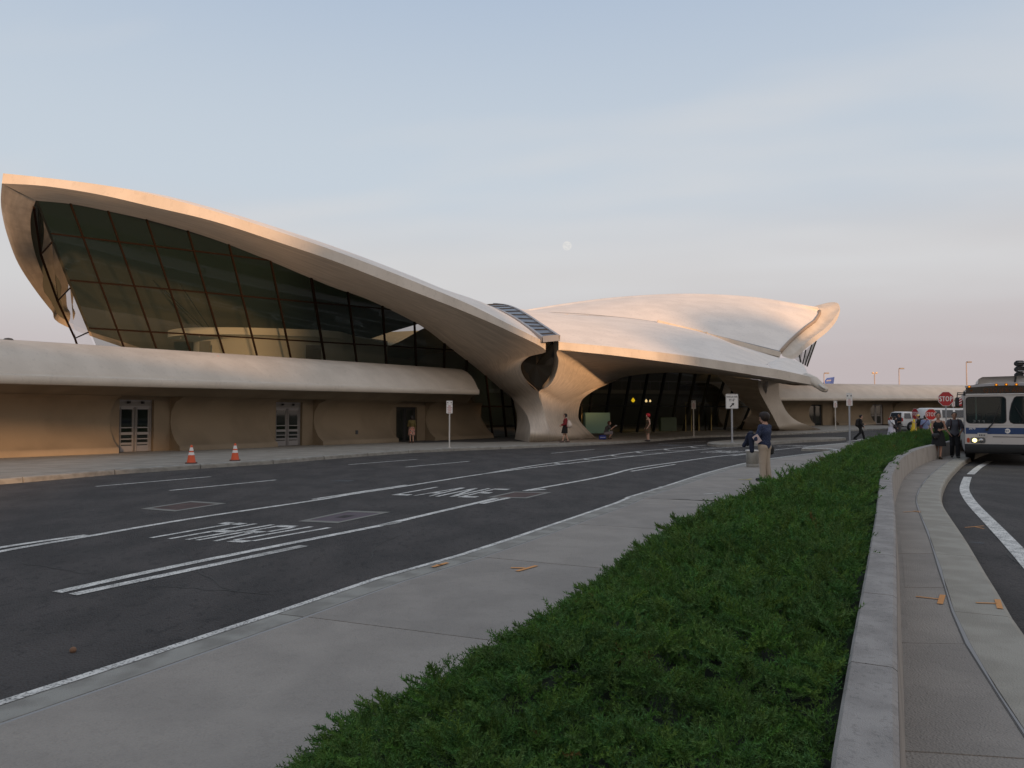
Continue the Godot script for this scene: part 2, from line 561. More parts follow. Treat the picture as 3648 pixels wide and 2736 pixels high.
func build_site() -> void:
	struct("ground", sheet(-2500, 2500, [1500, 200, 60, 0, -40, -50, -55, -60, -65, -70, -75, -80, -85, -90, -95, -100, -110, -300, -2600], -0.05), M.ground)
	struct("road", sheet(-70, 120, [70, 20, 0, -20, -40, -50, -54, -58, -62, -66, -70, -74, -78, -82, -86, -90, -94, -98, -102, -130], 0.0), M.asphalt)

	# the terminal's pavement
	var far_kerb: Array = [Vector3(-14.167,0.000,-15.076), Vector3(-13.970,0.000,-17.866), Vector3(-12.926,-0.000,-20.210), Vector3(-11.563,0.000,-24.022), Vector3(-8.408,0.000,-29.070), Vector3(-6.883,0.000,-32.757), Vector3(-4.164,-0.000,-37.797), Vector3(-0.349,0.000,-41.363), Vector3(5.512,0.000,-47.664), Vector3(9.092,0.005,-52.601), Vector3(13.249,0.058,-58.886), Vector3(17.374,0.099,-61.840), Vector3(21.917,0.148,-64.834), Vector3(28.336,0.243,-69.813), Vector3(33.294,0.341,-74.562), Vector3(42.701,0.418,-78.241)]
	var fk := walk(far_kerb, 3.0)
	var fp := setting("terminal_pavement")
	kerb_stones(fp, fk, 1.0, 0.24, 0.15, M.kerb)
	var e1 := offset_line(fk, -0.25)
	var e2 := offset_line(fk, -4.6)
	var e3 := offset_line(fk, -9.0)
	var e4 := offset_line(fk, -24.0)
	slabs(fp, "slab", e1, e2, 0.15, 0.012, [M.far_paving])
	slabs(fp, "slab", e2, e3, 0.15, 0.012, [M.far_paving])
	slabs(fp, "slab", e3, e4, 0.15, 0.0, [M.far_paving])
	var st := begin()
	for i in fk.size() - 1: quad(st, gy(e1[i], 0.13), gy(e1[i + 1], 0.13), gy(e4[i + 1], 0.13), gy(e4[i], 0.13))
	part("bedding", st, M.joint, fp)

	# the island with the near pavement
	var near_kerb: Array = [Vector3(-3.159,0.140,-3.815), Vector3(-2.839,0.140,-4.487), Vector3(-2.499,0.140,-5.207), Vector3(-1.941,0.140,-6.417), Vector3(-1.548,0.140,-7.441), Vector3(-0.610,0.140,-9.134), Vector3(0.504,0.140,-11.500), Vector3(2.396,0.140,-15.702), Vector3(1.975,0.140,-14.994), Vector3(3.461,0.140,-18.048), Vector3(6.177,0.140,-23.718), Vector3(9.580,0.140,-29.619), Vector3(15.549,0.140,-37.856), Vector3(14.352,0.140,-39.329), Vector3(20.006,0.140,-47.109)]
	var nk := walk(near_kerb, 1.5)
	var np := setting("island_pavement")
	kerb_stones(np, offset_line(nk, -0.107), -1.0, 0.355, 0.14, M.kerb, 2)
	var i1 := offset_line(nk, 0.29)
	var joint := begin()
	for i in nk.size() - 1:
		var s := side_of(nk, i)
		var s2 := side_of(nk, i + 1)
		quad(joint, gy(nk[i] + s * 0.25, 0.139), gy(nk[i] + s * 0.30, 0.139), gy(nk[i + 1] + s2 * 0.30, 0.139), gy(nk[i + 1] + s2 * 0.25, 0.139))
	part("sealed_joint", joint, M.seal, np)
	slabs(np, "slab", i1, offset_line(nk, 2.6), 0.145, 0.006, [M.paving, M.paving2], 2)
	slabs(np, "slab", offset_line(nk, 2.6), offset_line(nk, 5.2), 0.145, 0.0015, [M.paving, M.paving2], 2)
	st = begin()
	for i in nk.size() - 1: quad(st, gy(i1[i], 0.125), gy(i1[i + 1], 0.125), gy(nk[i + 1] + side_of(nk, i + 1) * 5.0, 0.125), gy(nk[i] + side_of(nk, i) * 5.0, 0.125))
	part("bedding", st, M.joint, np)
	st = begin()
	for i in nk.size() - 1:
		var s := side_of(nk, i)
		var s2 := side_of(nk, i + 1)
		quad(st, gy(nk[i] - s * 0.078, 0.1435), gy(nk[i] + s * 0.006 * sin(i * 1.7), 0.1445), gy(nk[i + 1] + s2 * 0.006 * sin(i * 1.7 + 1.7), 0.1445), gy(nk[i + 1] - s2 * 0.078, 0.1435))
		quad(st, gy(nk[i] - s * 0.114, 0.122), gy(nk[i] - s * 0.078, 0.1435), gy(nk[i + 1] - s2 * 0.078, 0.1435), gy(nk[i + 1] - s2 * 0.114, 0.122))
	struct("edge_line", st, M.paint)

	# the planter wall and the pavement on the bus side
	var w_in: Array = [Vector3(0.803,0.680,-2.064), Vector3(0.990,0.680,-2.464), Vector3(1.321,0.680,-3.181), Vector3(1.706,0.680,-3.984), Vector3(2.235,0.680,-5.091), Vector3(2.957,0.680,-6.633), Vector3(3.919,0.680,-8.627), Vector3(5.932,0.680,-12.873), Vector3(7.100,0.680,-15.292), Vector3(9.754,0.680,-20.411), Vector3(13.667,0.680,-27.266), Vector3(17.082,0.680,-32.230), Vector3(22.325,0.680,-39.409), Vector3(26.341,0.680,-43.851)]
	var w_out: Array = [Vector3(0.999,0.680,-2.064), Vector3(1.179,0.680,-2.464), Vector3(1.519,0.680,-3.181), Vector3(1.903,0.680,-3.984), Vector3(2.435,0.680,-5.091), Vector3(3.172,0.680,-6.633), Vector3(4.124,0.680,-8.627), Vector3(6.120,0.680,-12.873), Vector3(7.302,0.680,-15.292), Vector3(10.172,0.680,-20.759), Vector3(13.296,0.680,-25.958), Vector3(17.406,0.680,-31.913), Vector3(20.670,0.680,-36.456), Vector3(24.671,0.680,-41.073)]
	var base: Array = [Vector3(1.512,0.150,-3.086), Vector3(1.801,0.150,-3.684), Vector3(2.315,0.150,-4.757), Vector3(2.888,0.150,-5.957), Vector3(3.672,0.150,-7.613), Vector3(4.766,0.150,-9.919), Vector3(6.171,0.150,-12.899), Vector3(7.930,0.150,-16.623), Vector3(8.827,0.150,-18.286), Vector3(11.001,0.150,-22.172), Vector3(14.271,0.150,-27.525), Vector3(17.555,0.150,-32.208), Vector3(20.039,0.150,-35.332), Vector3(24.477,0.150,-40.771)]
	var wi := curve(w_in, 12)
	var wo := walk(w_out, 0.5)
	var wall := thing("planter_wall", "low concrete wall with pale coping, curving beside the green ground cover", "wall")
	var k := 0
	var face := begin(true)
	while k < wo.size() - 1:
		var top := begin()
		var j := mini(k + 3, wo.size() - 1)
		for i in range(k, j):
			var ring := []
			for e in [i, i + 1]:
				var o: Vector3 = wo[e]
				var s := side_of(wo, e)
				var near: Vector3 = o - s * 0.195
				if e == k: o = o.lerp(wo[e + 1], 0.012); near = near.lerp(near + (wo[e + 1] - wo[e]), 0.012)
				if e == j: o = o.lerp(wo[e - 1], 0.012); near = near.lerp(near + (wo[e - 1] - wo[e]), 0.012)
				var of: Vector3 = wo[e]
				ring.append([gy(near, 0.1), gy(near, 0.665), gy(near + s * 0.015, 0.683), gy(o - s * 0.02, 0.68), gy(o, 0.665), gy(of + s * 0.001, 0.665), gy(of + s * 0.006, 0.60), gy(of + s * 0.03, 0.05)])
			for r in 4: quad(top, ring[0][r], ring[0][r + 1], ring[1][r + 1], ring[1][r])
			for r in range(5, 7): quad(face, ring[0][r], ring[0][r + 1], ring[1][r + 1], ring[1][r])
			if i == k or i == j - 1:
				var g: Array = ring[0 if i == k else 1]
				for r in range(1, 6): tri(top, g[0], g[r], g[r + 1])
		part("coping_block", top, M.coping, wall)
		k = j
	part("wall_face", face, M.wall_face, wall)
	var rk: Array = [Vector3(2.845,0.150,-3.619), Vector3(3.702,0.150,-5.831), Vector3(4.113,0.150,-6.683), Vector3(4.872,0.150,-8.299), Vector3(5.876,0.150,-10.412), Vector3(7.663,0.150,-14.255), Vector3(8.706,0.150,-16.272), Vector3(9.832,0.150,-18.286), Vector3(11.741,0.150,-21.518), Vector3(14.618,0.150,-26.144), Vector3(16.282,0.150,-28.718), Vector3(19.704,0.150,-33.697), Vector3(24.926,0.150,-40.771)]
	var rkw := walk(rk, 1.0)
	var bp := setting("bus_stop_pavement")
	kerb_stones(bp, rkw, 1.0, 0.40, 0.15, M.bus_kerb, 3)
	var inner := offset_line(rkw, -0.43)
	var back := []
	for i in rkw.size():
		var best: Vector3 = wo[0]
		for q in wo:
			if (q as Vector3).distance_squared_to(rkw[i]) < best.distance_squared_to(rkw[i]): best = q
		back.append(best)
	var mid_line := []
	for i in rkw.size(): mid_line.append((back[i] as Vector3).lerp(inner[i], 0.17))
	slabs(bp, "slab", mid_line, inner, 0.15, 0.006, [M.paving2, M.paving], 2)
	slabs(bp, "slab", back, mid_line, 0.15, 0.003, [M.paving2], 2)
	joint = begin()
	var crack := begin()
	st = begin()
	for i in rkw.size() - 1:
		var s := side_of(rkw, i)
		var s2 := side_of(rkw, i + 1)
		var w0 := 0.012 * sin(i * 2.1)
		var w1 := 0.012 * sin(i * 2.1 + 2.1)
		quad(joint, gy(rkw[i] - s * (0.402 + w0), 0.156), gy(rkw[i] - s * 0.420, 0.156), gy(rkw[i + 1] - s2 * 0.420, 0.156), gy(rkw[i + 1] - s2 * (0.402 + w1), 0.156))
		quad(crack, gy(rkw[i] - s * (0.399 + w0), 0.1535), gy(rkw[i] - s * 0.428, 0.1535), gy(rkw[i + 1] - s2 * 0.428, 0.1535), gy(rkw[i + 1] - s2 * (0.399 + w1), 0.1535))
		quad(st, gy(back[i], 0.135), gy(rkw[i] - s * 0.2, 0.135), gy(rkw[i + 1] - s2 * 0.2, 0.135), gy(back[i + 1], 0.135))
	part("sealed_joint", joint, M.seal, bp)
	part("joint_edge", crack, M.joint_grey, bp)
	part("bedding", st, M.joint, bp)

	# markings of the approach road
	var L := begin()
	stripe(L, [Vector3(-6.889,0.000,-8.705), Vector3(-6.566,0.000,-10.300), Vector3(-6.127,0.000,-11.572), Vector3(-5.384,0.000,-13.636), Vector3(-4.003,-0.000,-16.533), Vector3(-3.544,-0.000,-17.716), Vector3(-2.600,0.000,-19.796), Vector3(-0.905,0.000,-23.710), Vector3(0.713,0.000,-26.733), Vector3(3.654,0.000,-31.623), Vector3(7.106,0.000,-37.050), Vector3(10.793,0.000,-42.265), Vector3(14.039,0.000,-45.616)], 0.13)
	stripe(L, [Vector3(-7.123,0.000,-8.999), Vector3(-6.760,-0.000,-10.602), Vector3(-6.205,0.000,-11.708)], 0.13)
	stripe(L, [Vector3(-4.047,-0.000,-16.743), Vector3(-4.082,0.000,-16.778), Vector3(-3.424,0.000,-18.330), Vector3(-2.642,-0.000,-20.047)], 0.12)
	stripe(L, [Vector3(-0.905,0.000,-23.710), Vector3(0.739,0.000,-27.696), Vector3(2.884,0.000,-31.989), Vector3(5.852,0.000,-38.071), Vector3(7.938,0.000,-41.378), Vector3(10.422,0.000,-45.317), Vector3(11.630,-0.000,-47.175)], 0.13)
	stripe(L, [Vector3(-4.493,0.000,-7.944), Vector3(-3.766,0.000,-9.559), Vector3(-1.928,0.000,-12.990), Vector3(-2.006,0.000,-12.905), Vector3(-0.325,0.000,-16.849)], 0.14)
	stripe(L, [Vector3(-4.283,0.000,-7.843), Vector3(-2.778,0.000,-10.759)], 0.14)
	stripe(L, [Vector3(-3.218,0.000,-9.953), Vector3(-2.795,0.000,-10.759)], 0.12)
	stripe(L, [Vector3(-0.604,0.000,-15.840), Vector3(-0.064,0.000,-16.958)], 0.12)
	stripe(L, [Vector3(0.288,0.000,-18.501), Vector3(2.509,0.000,-22.690), Vector3(4.043,0.000,-26.326), Vector3(6.075,0.000,-29.720), Vector3(8.625,0.000,-33.788), Vector3(10.727,0.000,-36.559), Vector3(12.840,0.000,-39.684), Vector3(16.970,0.000,-45.243), Vector3(24.608,0.019,-54.879)], 0.13)
	stripe(L, [Vector3(0.404,0.000,-18.588), Vector3(0.789,0.000,-18.899)], 0.12)
	stripe(L, [Vector3(3.721,0.000,-24.949), Vector3(5.794,0.000,-28.436)], 0.12)
	stripe(L, [Vector3(9.474,0.000,-34.376), Vector3(11.035,0.000,-36.656)], 0.12)
	for d in [[Vector3(-10.211,0.000,-19.649), Vector3(-8.573,0.000,-22.755)], [Vector3(-7.947,0.000,-18.588), Vector3(-6.373,0.000,-21.635)], [Vector3(-5.781,0.000,-28.291), Vector3(-3.746,0.000,-31.696)], [Vector3(-3.590,-0.000,-26.941), Vector3(-1.618,0.000,-30.356)], [Vector3(1.795,0.000,-36.705), Vector3(4.209,0.000,-40.888)], [Vector3(9.002,0.000,-49.193), Vector3(12.986,0.010,-53.495)], [Vector3(15.272,0.098,-61.781), Vector3(19.592,0.167,-65.881)]]:
		stripe(L, d, 0.11)
	for d in [[Vector3(1.528,0.000,-29.341), Vector3(1.718,0.000,-28.792), Vector3(2.038,0.000,-28.912)], [Vector3(2.844,0.000,-31.989), Vector3(3.064,0.000,-31.337), Vector3(3.683,0.000,-31.696)], [Vector3(4.299,0.000,-35.074), Vector3(4.496,-0.000,-34.038), Vector3(5.283,0.000,-34.376)], [Vector3(5.926,-0.000,-38.176), Vector3(6.078,0.000,-36.950), Vector3(7.031,0.000,-37.149)], [Vector3(7.836,0.000,-41.255), Vector3(7.896,0.000,-39.713), Vector3(8.854,0.000,-39.599)], [Vector3(9.946,0.000,-44.730), Vector3(9.925,-0.000,-42.922), Vector3(10.927,0.000,-42.789)]]:
		stripe(L, d, 0.16)
	struct("lane_markings", L, M.paint)
	text_on_road("road_lettering", "THRU", [Vector3(-5.366,0.000,-11.505), Vector3(-3.601,0.000,-10.982), Vector3(-2.747,0.000,-12.441), Vector3(-4.707,0.000,-13.118)])
	text_on_road("road_lettering", "LANE", [Vector3(-2.695,0.000,-17.559), Vector3(-0.722,0.000,-16.958), Vector3(0.034,0.000,-18.944), Vector3(-1.913,0.000,-19.503)])
	text_on_road("road_lettering", "THRU", [Vector3(8.658,0.000,-37.656), Vector3(10.158,0.000,-36.852), Vector3(11.507,0.000,-38.711), Vector3(10.140,0.000,-39.713)])
	text_on_road("road_lettering", "LANE", [Vector3(14.956,0.000,-45.410), Vector3(16.204,0.000,-44.912), Vector3(17.487,0.000,-46.093), Vector3(16.215,0.000,-46.796)])
	# crossing beyond the hedge
	var cw := begin()
	for d in [[Vector3(22.260,0.007,-53.019), Vector3(25.534,0.039,-57.209), Vector3(29.057,0.089,-61.170)], [Vector3(24.440,0.032,-56.429), Vector3(27.966,0.085,-60.848), Vector3(32.031,0.157,-65.302)], [Vector3(32.283,0.166,-65.814), Vector3(34.509,0.205,-67.907)]]:
		stripe(cw, d, 0.22)
	struct("crossing_lines", cw, M.paint)
	# markings of the bus road
	var R := begin()
	stripe(R, [Vector3(4.250,0.000,-5.658), Vector3(6.268,0.000,-9.835), Vector3(7.343,0.000,-12.099), Vector3(8.982,0.000,-15.591), Vector3(10.087,-0.000,-17.797), Vector3(10.763,-0.000,-19.047), Vector3(11.617,0.000,-20.514), Vector3(12.910,0.000,-22.667)], 0.20)
	stripe(R, [Vector3(13.569,0.000,-23.675), Vector3(15.803,0.000,-27.044), Vector3(18.236,0.000,-30.509)], 0.20)
	struct("bus_lane_line", R, M.paint)

	# covers in the road
	grate([Vector3(-6.943,0.000,-14.973), Vector3(-6.122,0.000,-14.561), Vector3(-5.666,0.000,-15.903), Vector3(-6.525,0.000,-16.329)], "drain_cover", M.rust, 0)
	grate([Vector3(-3.531,0.000,-13.206), Vector3(-2.825,0.000,-12.990), Vector3(-2.189,0.000,-14.482), Vector3(-3.003,0.000,-14.696)], "drain_cover", plain(0.10, 0.075, 0.085, 0.9), 5)
	grate([Vector3(-0.536,0.000,-17.030), Vector3(0.310,0.000,-16.849), Vector3(0.899,0.000,-18.162), Vector3(0.033,0.000,-18.330)], "drain_cover", M.rust, 0)
	grate([Vector3(21.608,0.059,-58.932), Vector3(22.399,0.043,-57.504), Vector3(24.051,0.059,-58.932), Vector3(23.438,0.075,-60.169)], "drain_cover", M.rust, 0)
	var patches := begin()
	for c in [[Vector3(-4.876,0.000,-21.286), Vector3(-4.309,0.000,-21.060), Vector3(-4.212,0.000,-21.518), Vector3(-4.681,0.000,-21.695)], [Vector3(6.270,0.000,-11.037), Vector3(6.398,0.000,-10.902), Vector3(6.499,0.000,-11.037), Vector3(6.331,0.000,-11.105)], [Vector3(8.122,0.000,-46.796), Vector3(8.982,0.000,-45.077), Vector3(10.383,0.000,-46.441), Vector3(9.620,0.000,-48.268)]]:
		quad(patches, gy(c[0], 0.004), gy(c[1], 0.004), gy(c[2], 0.004), gy(c[3], 0.004))
	struct("asphalt_patches", patches, M.asphalt_old)

	# cracks and sealed seams in the asphalt
	var seams := setting("asphalt_cracks")
	for c in [[Vector3(-3.658,0.000,-8.213), Vector3(-3.402,0.000,-8.188), Vector3(-3.087,0.000,-8.072), Vector3(-2.730,0.000,-7.967), Vector3(-2.245,0.000,-7.812)], [Vector3(-5.823,0.000,-9.536), Vector3(-4.936,0.000,-8.999), Vector3(-4.644,0.000,-8.899)], [Vector3(-4.391,0.000,-10.545), Vector3(-3.757,0.000,-9.536), Vector3(-3.445,0.000,-8.899), Vector3(-2.797,0.000,-8.007)], [Vector3(-3.080,0.000,-14.299), Vector3(-2.242,0.000,-14.833), Vector3(-1.400,0.000,-15.714)], [Vector3(-10.072,0.000,-16.097), Vector3(-8.970,0.000,-16.431), Vector3(-8.259,0.000,-17.067)], [Vector3(-1.728,0.000,-9.746), Vector3(-1.798,0.000,-10.951), Vector3(-1.567,0.000,-11.760)], [Vector3(7.581,0.000,-12.885), Vector3(6.974,0.000,-11.551), Vector3(5.723,0.000,-8.995)]]:
		st = begin()
		var f := curve(c, 14)
		for i in f.size(): f[i] += Vector3(rng.randf_range(-0.03, 0.03), 0, rng.randf_range(-0.05, 0.05))
		stripe(st, walk(f, 0.25), 0.014, 0.0045)
		part("crack", st, M.joint, seams)

	# surveyor's paint marks on the pavements
	var op := begin()
	for d in [[Vector3(-0.838,0.148,-8.487), Vector3(-0.699,0.148,-8.730)], [Vector3(-0.812,0.148,-8.607), Vector3(-0.753,0.148,-8.586)], [Vector3(0.051,0.148,-8.256), Vector3(0.261,0.148,-8.556)], [Vector3(-0.013,0.148,-8.438), Vector3(0.136,0.148,-8.428)]]:
		stripe(op, d, 0.05, 0.152)
	for d in [[Vector3(3.557,0.152,-7.090), Vector3(3.709,0.152,-6.987)], [Vector3(3.949,0.152,-6.853), Vector3(4.111,0.152,-6.830)]]:
		stripe(op, d, 0.03, 0.157)
	for d in [[Vector3(3.621,0.152,-6.813), Vector3(3.828,0.152,-7.152)], [Vector3(4.029,0.152,-6.648), Vector3(4.206,0.152,-6.976)]]:
		stripe(op, d, 0.045, 0.157)
	for d in [[Vector3(6.450,0.152,-13.218), Vector3(6.804,0.152,-13.348)], [Vector3(6.708,0.152,-13.392), Vector3(6.716,0.152,-13.175)]]:
		stripe(op, d, 0.03, 0.157)
	for d in [[Vector3(7.051,0.000,-12.488), Vector3(7.451,0.000,-12.665)], [Vector3(7.252,0.000,-12.558), Vector3(7.265,0.000,-12.350)]]:
		stripe(op, d, 0.03, 0.006)
	struct("orange_paint_marks", op, M.orange_paint)
	var wp := begin()
	for d in [[Vector3(3.025,0.148,-17.324), Vector3(3.238,0.148,-17.539)], [Vector3(3.279,0.148,-17.901), Vector3(3.491,0.148,-18.073)], [Vector3(3.874,0.148,-16.228), Vector3(4.290,0.148,-16.537)]]:
		stripe(wp, d, 0.05, 0.152)
	struct("white_paint_marks", wp, M.paint)
	var yp := begin()
	stripe(yp, [Vector3(5.662,0.148,-19.997), Vector3(5.831,0.148,-19.891), Vector3(6.044,0.148,-20.176)], 0.05, 0.152)
	struct("yellow_paint_mark", yp, M.yellow_paint)

	# the traffic island with the height sign
	var isl: Array = [Vector3(11.218,0.000,-45.920), Vector3(11.224,0.000,-44.264), Vector3(11.772,0.000,-43.947), Vector3(13.042,0.000,-45.077), Vector3(15.448,0.000,-47.521), Vector3(18.350,0.001,-50.853), Vector3(21.672,0.011,-53.673), Vector3(23.281,0.025,-55.684), Vector3(23.139,0.040,-57.301), Vector3(19.510,0.030,-56.289), Vector3(15.416,0.009,-53.272), Vector3(13.155,0.000,-50.447), Vector3(11.966,0.000,-48.268)]
	var ti := setting("traffic_island")
	var ring := curve(isl + [isl[0]], 4)
	var cen := Vector3.ZERO
	for p in isl: cen += p
	cen /= isl.size()
	st = begin()
	for i in ring.size() - 1:
		quad(st, gy(ring[i], -0.02), gy(ring[i], 0.15), gy(ring[i + 1], 0.15), gy(ring[i + 1], -0.02))
		quad(st, gy(ring[i], 0.15), gy((ring[i] as Vector3).lerp(cen, 0.06), 0.16), gy((ring[i + 1] as Vector3).lerp(cen, 0.06), 0.16), gy(ring[i + 1], 0.15))
	part("kerb", st, M.kerb, ti)
	st = begin(true)
	for i in ring.size() - 1: tri(st, gy((ring[i] as Vector3).lerp(cen, 0.06), 0.158), gy((ring[i + 1] as Vector3).lerp(cen, 0.06), 0.158), gy(cen, 0.158))
	part("top", st, M.far_paving, ti)

# ---------------------------------------------------------------- the terminal
func glass_wall(parent: Node3D, o: Vector3, u: Vector3, v: Vector3, outline: PackedVector2Array, cols: Array, levels: Array, pane: Material, frame: Material, w: float, skip := []) -> void:
	# panes between leaning mullions (each [foot, head] in plane coordinates) and between level rails; every pane and bar a part
	var n := u.cross(v).normalized()
	if n.z < 0: n = -n
	for i in cols.size() - 1:
		var a: Array = cols[i]
		var b: Array = cols[i + 1]
		var col := PackedVector2Array([a[0], b[0], b[1], a[1]])
		var bands := [-1.0] + levels + [40.0]
		for k in bands.size() - 1:
			var band := PackedVector2Array([Vector2(-60, bands[k]), Vector2(60, bands[k]), Vector2(60, bands[k + 1]), Vector2(-60, bands[k + 1])])
			for piece in Geometry2D.intersect_polygons(col, band):
				for p in Geometry2D.intersect_polygons(piece, outline):
					if p.size() < 3: continue
					var area := 0.0
					for q in p.size(): area += p[q].cross(p[(q + 1) % p.size()])
					if absf(area) < 0.06: continue
					var st := begin()
					var t := Geometry2D.triangulate_polygon(p)
					if t.is_empty(): continue
					for q in range(0, t.size(), 3):
						tri(st, o + u * p[t[q]].x + v * p[t[q]].y, o + u * p[t[q + 1]].x + v * p[t[q + 1]].y, o + u * p[t[q + 2]].x + v * p[t[q + 2]].y)
					part("window_pane", st, pane, parent)
					if k > 0:
						var lo := 1e9
						var hi := -1e9
						for q in p:
							if absf(q.y - bands[k]) < 0.02:
								lo = minf(lo, q.x)
								hi = maxf(hi, q.x)
						if hi - lo > 0.1:
							var rs := begin()
							bar(rs, o + u * lo + v * bands[k], o + u * hi + v * bands[k], w * 1.6, w * 0.75, v)
							part("window_rail", rs, frame, parent)
	for i in cols.size():
		if i in skip: continue
		var seg := PackedVector2Array([cols[i][0], cols[i][1]])
		for p in Geometry2D.intersect_polyline_with_polygon(seg, outline):
			var st := begin()
			bar(st, o + u * p[0].x + v * p[0].y + n * 0.02, o + u * p[p.size() - 1].x + v * p[p.size() - 1].y + n * 0.02, w * 0.8, w * 2.2, n)
			part("mullion", st, frame, parent)

func mids(a: Array, b: Array, t: float, push: Vector3, amount: Array) -> Array:
	var out := []
	for i in a.size(): out.append((a[i] as Vector3).lerp(b[i], t) + push * amount[i])
	return out

func build_head_house() -> void:
	var T := thing("terminal_building", "air terminal of pale concrete shells swooping up like wings over glass walls", "building", Vector3(2.386,0.150,-47.762))
	var base := T.position
	var hold := Node3D.new()
	# parts are written in place and moved to the building's foot
	var add := func(called: String, st: SurfaceTool, m: Material) -> MeshInstance3D:
		var o := part(called, st, m, T)
		o.position = -base
		return o

	# --- left wing: front rim, from the tip down to the buttress
	var A: Array = [Vector3(-22.467,12.421,-34.800), Vector3(-20.935,12.404,-35.400), Vector3(-19.112,12.415,-36.500), Vector3(-17.139,12.260,-37.600), Vector3(-14.755,11.838,-39.000), Vector3(-12.248,11.273,-40.700), Vector3(-9.572,10.626,-42.800), Vector3(-6.974,9.825,-44.300), Vector3(-4.495,8.916,-45.100), Vector3(-2.348,8.057,-45.500), Vector3(-0.167,7.019,-46.000), Vector3(1.974,6.013,-46.600)]
	var Bf: Array = [Vector3(-22.445,11.943,-34.700), Vector3(-20.808,11.966,-35.200), Vector3(-18.998,11.896,-36.300), Vector3(-17.038,11.621,-37.400), Vector3(-14.672,11.273,-38.800), Vector3(-12.181,10.676,-40.500), Vector3(-9.522,10.024,-42.600), Vector3(-6.939,9.183,-44.100), Vector3(-4.473,8.321,-44.900), Vector3(-2.342,7.519,-45.400), Vector3(-0.166,6.610,-45.900), Vector3(1.969,5.557,-46.500)]
	var st := begin(true)
	surf(st, [A, Bf], 5, 2)
	add.call("left_wing_fascia", st, M.concrete)
	# soffit and buttress face: outer edge, then the left lip of the oval opening and the middle of the buttress
	var B: Array = Bf + [Vector3(1.036,5.292,-48.000), Vector3(0.539,4.774,-48.600), Vector3(0.788,4.026,-48.900), Vector3(1.644,3.169,-48.700), Vector3(1.830,2.358,-48.400), Vector3(2.079,1.376,-48.100), Vector3(2.324,0.601,-47.800)] + [Vector3(2.460,0.100,-49.254)]
	var C: Array = [Vector3(-22.058,11.685,-36.565), Vector3(-20.888,11.757,-37.445), Vector3(-19.598,11.664,-38.471), Vector3(-18.073,11.495,-39.702), Vector3(-15.858,11.060,-41.549), Vector3(-13.385,10.273,-43.707), Vector3(-10.727,9.307,-46.064), Vector3(-8.787,8.754,-47.736), Vector3(-6.826,7.945,-49.505), Vector3(-5.531,7.267,-50.719), Vector3(-4.363,6.397,-51.895), Vector3(-3.237,5.562,-53.028), Vector3(-2.262,4.826,-54.013), Vector3(-1.457,4.159,-54.845), Vector3(-0.732,3.533,-55.602), Vector3(0.012,2.911,-56.372)] + [Vector3(0.783,2.019,-50.600), Vector3(1.040,1.363,-48.200), Vector3(1.081,0.750,-46.800)] + [Vector3(1.007,0.100,-47.568)]
	var sag := []
	for i in B.size(): sag.append(0.10 if i < 9 else (0.35 if i < 13 else 0.15))
	var m1 := mids(B, C, 0.35, Vector3(0.45, -0.25, 0.85), sag)
	var m2 := mids(B, C, 0.70, Vector3(0.45, -0.25, 0.85), sag)
	st = begin(true)
	surf(st, [B, m1, m2, C], 5, 4)
	add.call("left_wing_soffit", st, M.soffit)
	# inner flank of the buttress, turning back to the glass
	var flank_f: Array = C.slice(15, 20)
	var flank_b: Array = [Vector3(0.034,2.902,-57.000), Vector3(0.308,1.939,-55.400), Vector3(0.341,1.316,-54.000), Vector3(0.262,0.626,-52.600)] + [Vector3(0.163,0.108,-53.168)]
	st = begin(true)
	surf(st, [flank_f, mids(flank_f, flank_b, 0.5, Vector3(0.15, 0, 0.1), [0.0, 0.3, 0.5, 0.5, 0.3]), flank_b], 5, 4)
	add.call("buttress_flank", st, M.concrete)

	# rear rim of the left wing, seen as the outer edge on the left
	var Rb: Array = [Vector3(-22.445,11.943,-34.700), Vector3(-23.445,11.621,-36.200), Vector3(-24.519,11.372,-38.000), Vector3(-25.513,10.791,-40.000), Vector3(-26.810,9.968,-43.000), Vector3(-27.672,9.030,-46.000), Vector3(-28.180,8.129,-48.600), Vector3(-28.346,7.368,-50.600)] + [Vector3(-25.5, 5.8, -57), Vector3(-22.0, 3.6, -68)]
	var Rc: Array = [Vector3(-22.079,11.695,-36.600), Vector3(-22.946,11.370,-37.700), Vector3(-23.759,11.019,-39.000), Vector3(-24.838,10.619,-41.000), Vector3(-26.156,10.187,-43.700), Vector3(-27.266,9.423,-46.500), Vector3(-28.026,8.672,-48.800), Vector3(-28.503,7.635,-50.800)] + [Vector3(-24.6, 5.9, -57), Vector3(-21.0, 3.6, -68)]
	st = begin(true)
	var rm := mids(Rb, Rc, 0.5, Vector3(-0.3, -0.2, 0.5), [0.1, 0.3, 0.5, 0.5, 0.5, 0.4, 0.2, 0.1, 0, 0])
	surf(st, [Rb, rm, Rc], 5, 4)
	add.call("left_wing_end_soffit", st, M.soffit)
	var Ra := []
	for i in Rb.size(): Ra.append(Rb[i] + Vector3(0.10, 0.62 if i > 0 else 0.0, -0.35))
	Ra[0] = A[0]
	st = begin(true)
	surf(st, [Ra, Rb], 5, 1)
	add.call("left_wing_end_fascia", st, M.concrete)

	# roof of the left wing: rows from the front rim over the crown to the rear rim
	var rim: Array = [A[11]] + [Vector3(1.219,6.876,-48.500), Vector3(0.603,7.709,-51.500), Vector3(-0.198,8.580,-54.500), Vector3(-1.101,9.421,-58.000), Vector3(-2.248,10.237,-62.000), Vector3(-3.304,10.797,-66.000)]
	var crown := []
	for i in 12:
		var t := i / 11.0
		var p := (A[0] as Vector3).lerp(rim[6], t)
		p.y += 0.9 * sin(PI * t)
		crown.append(p)
	var rear := []
	var rr := curve(Ra, 6)
	for i in 12: rear.append(rr[int(round(i / 11.0 * (rr.size() - 1)))])
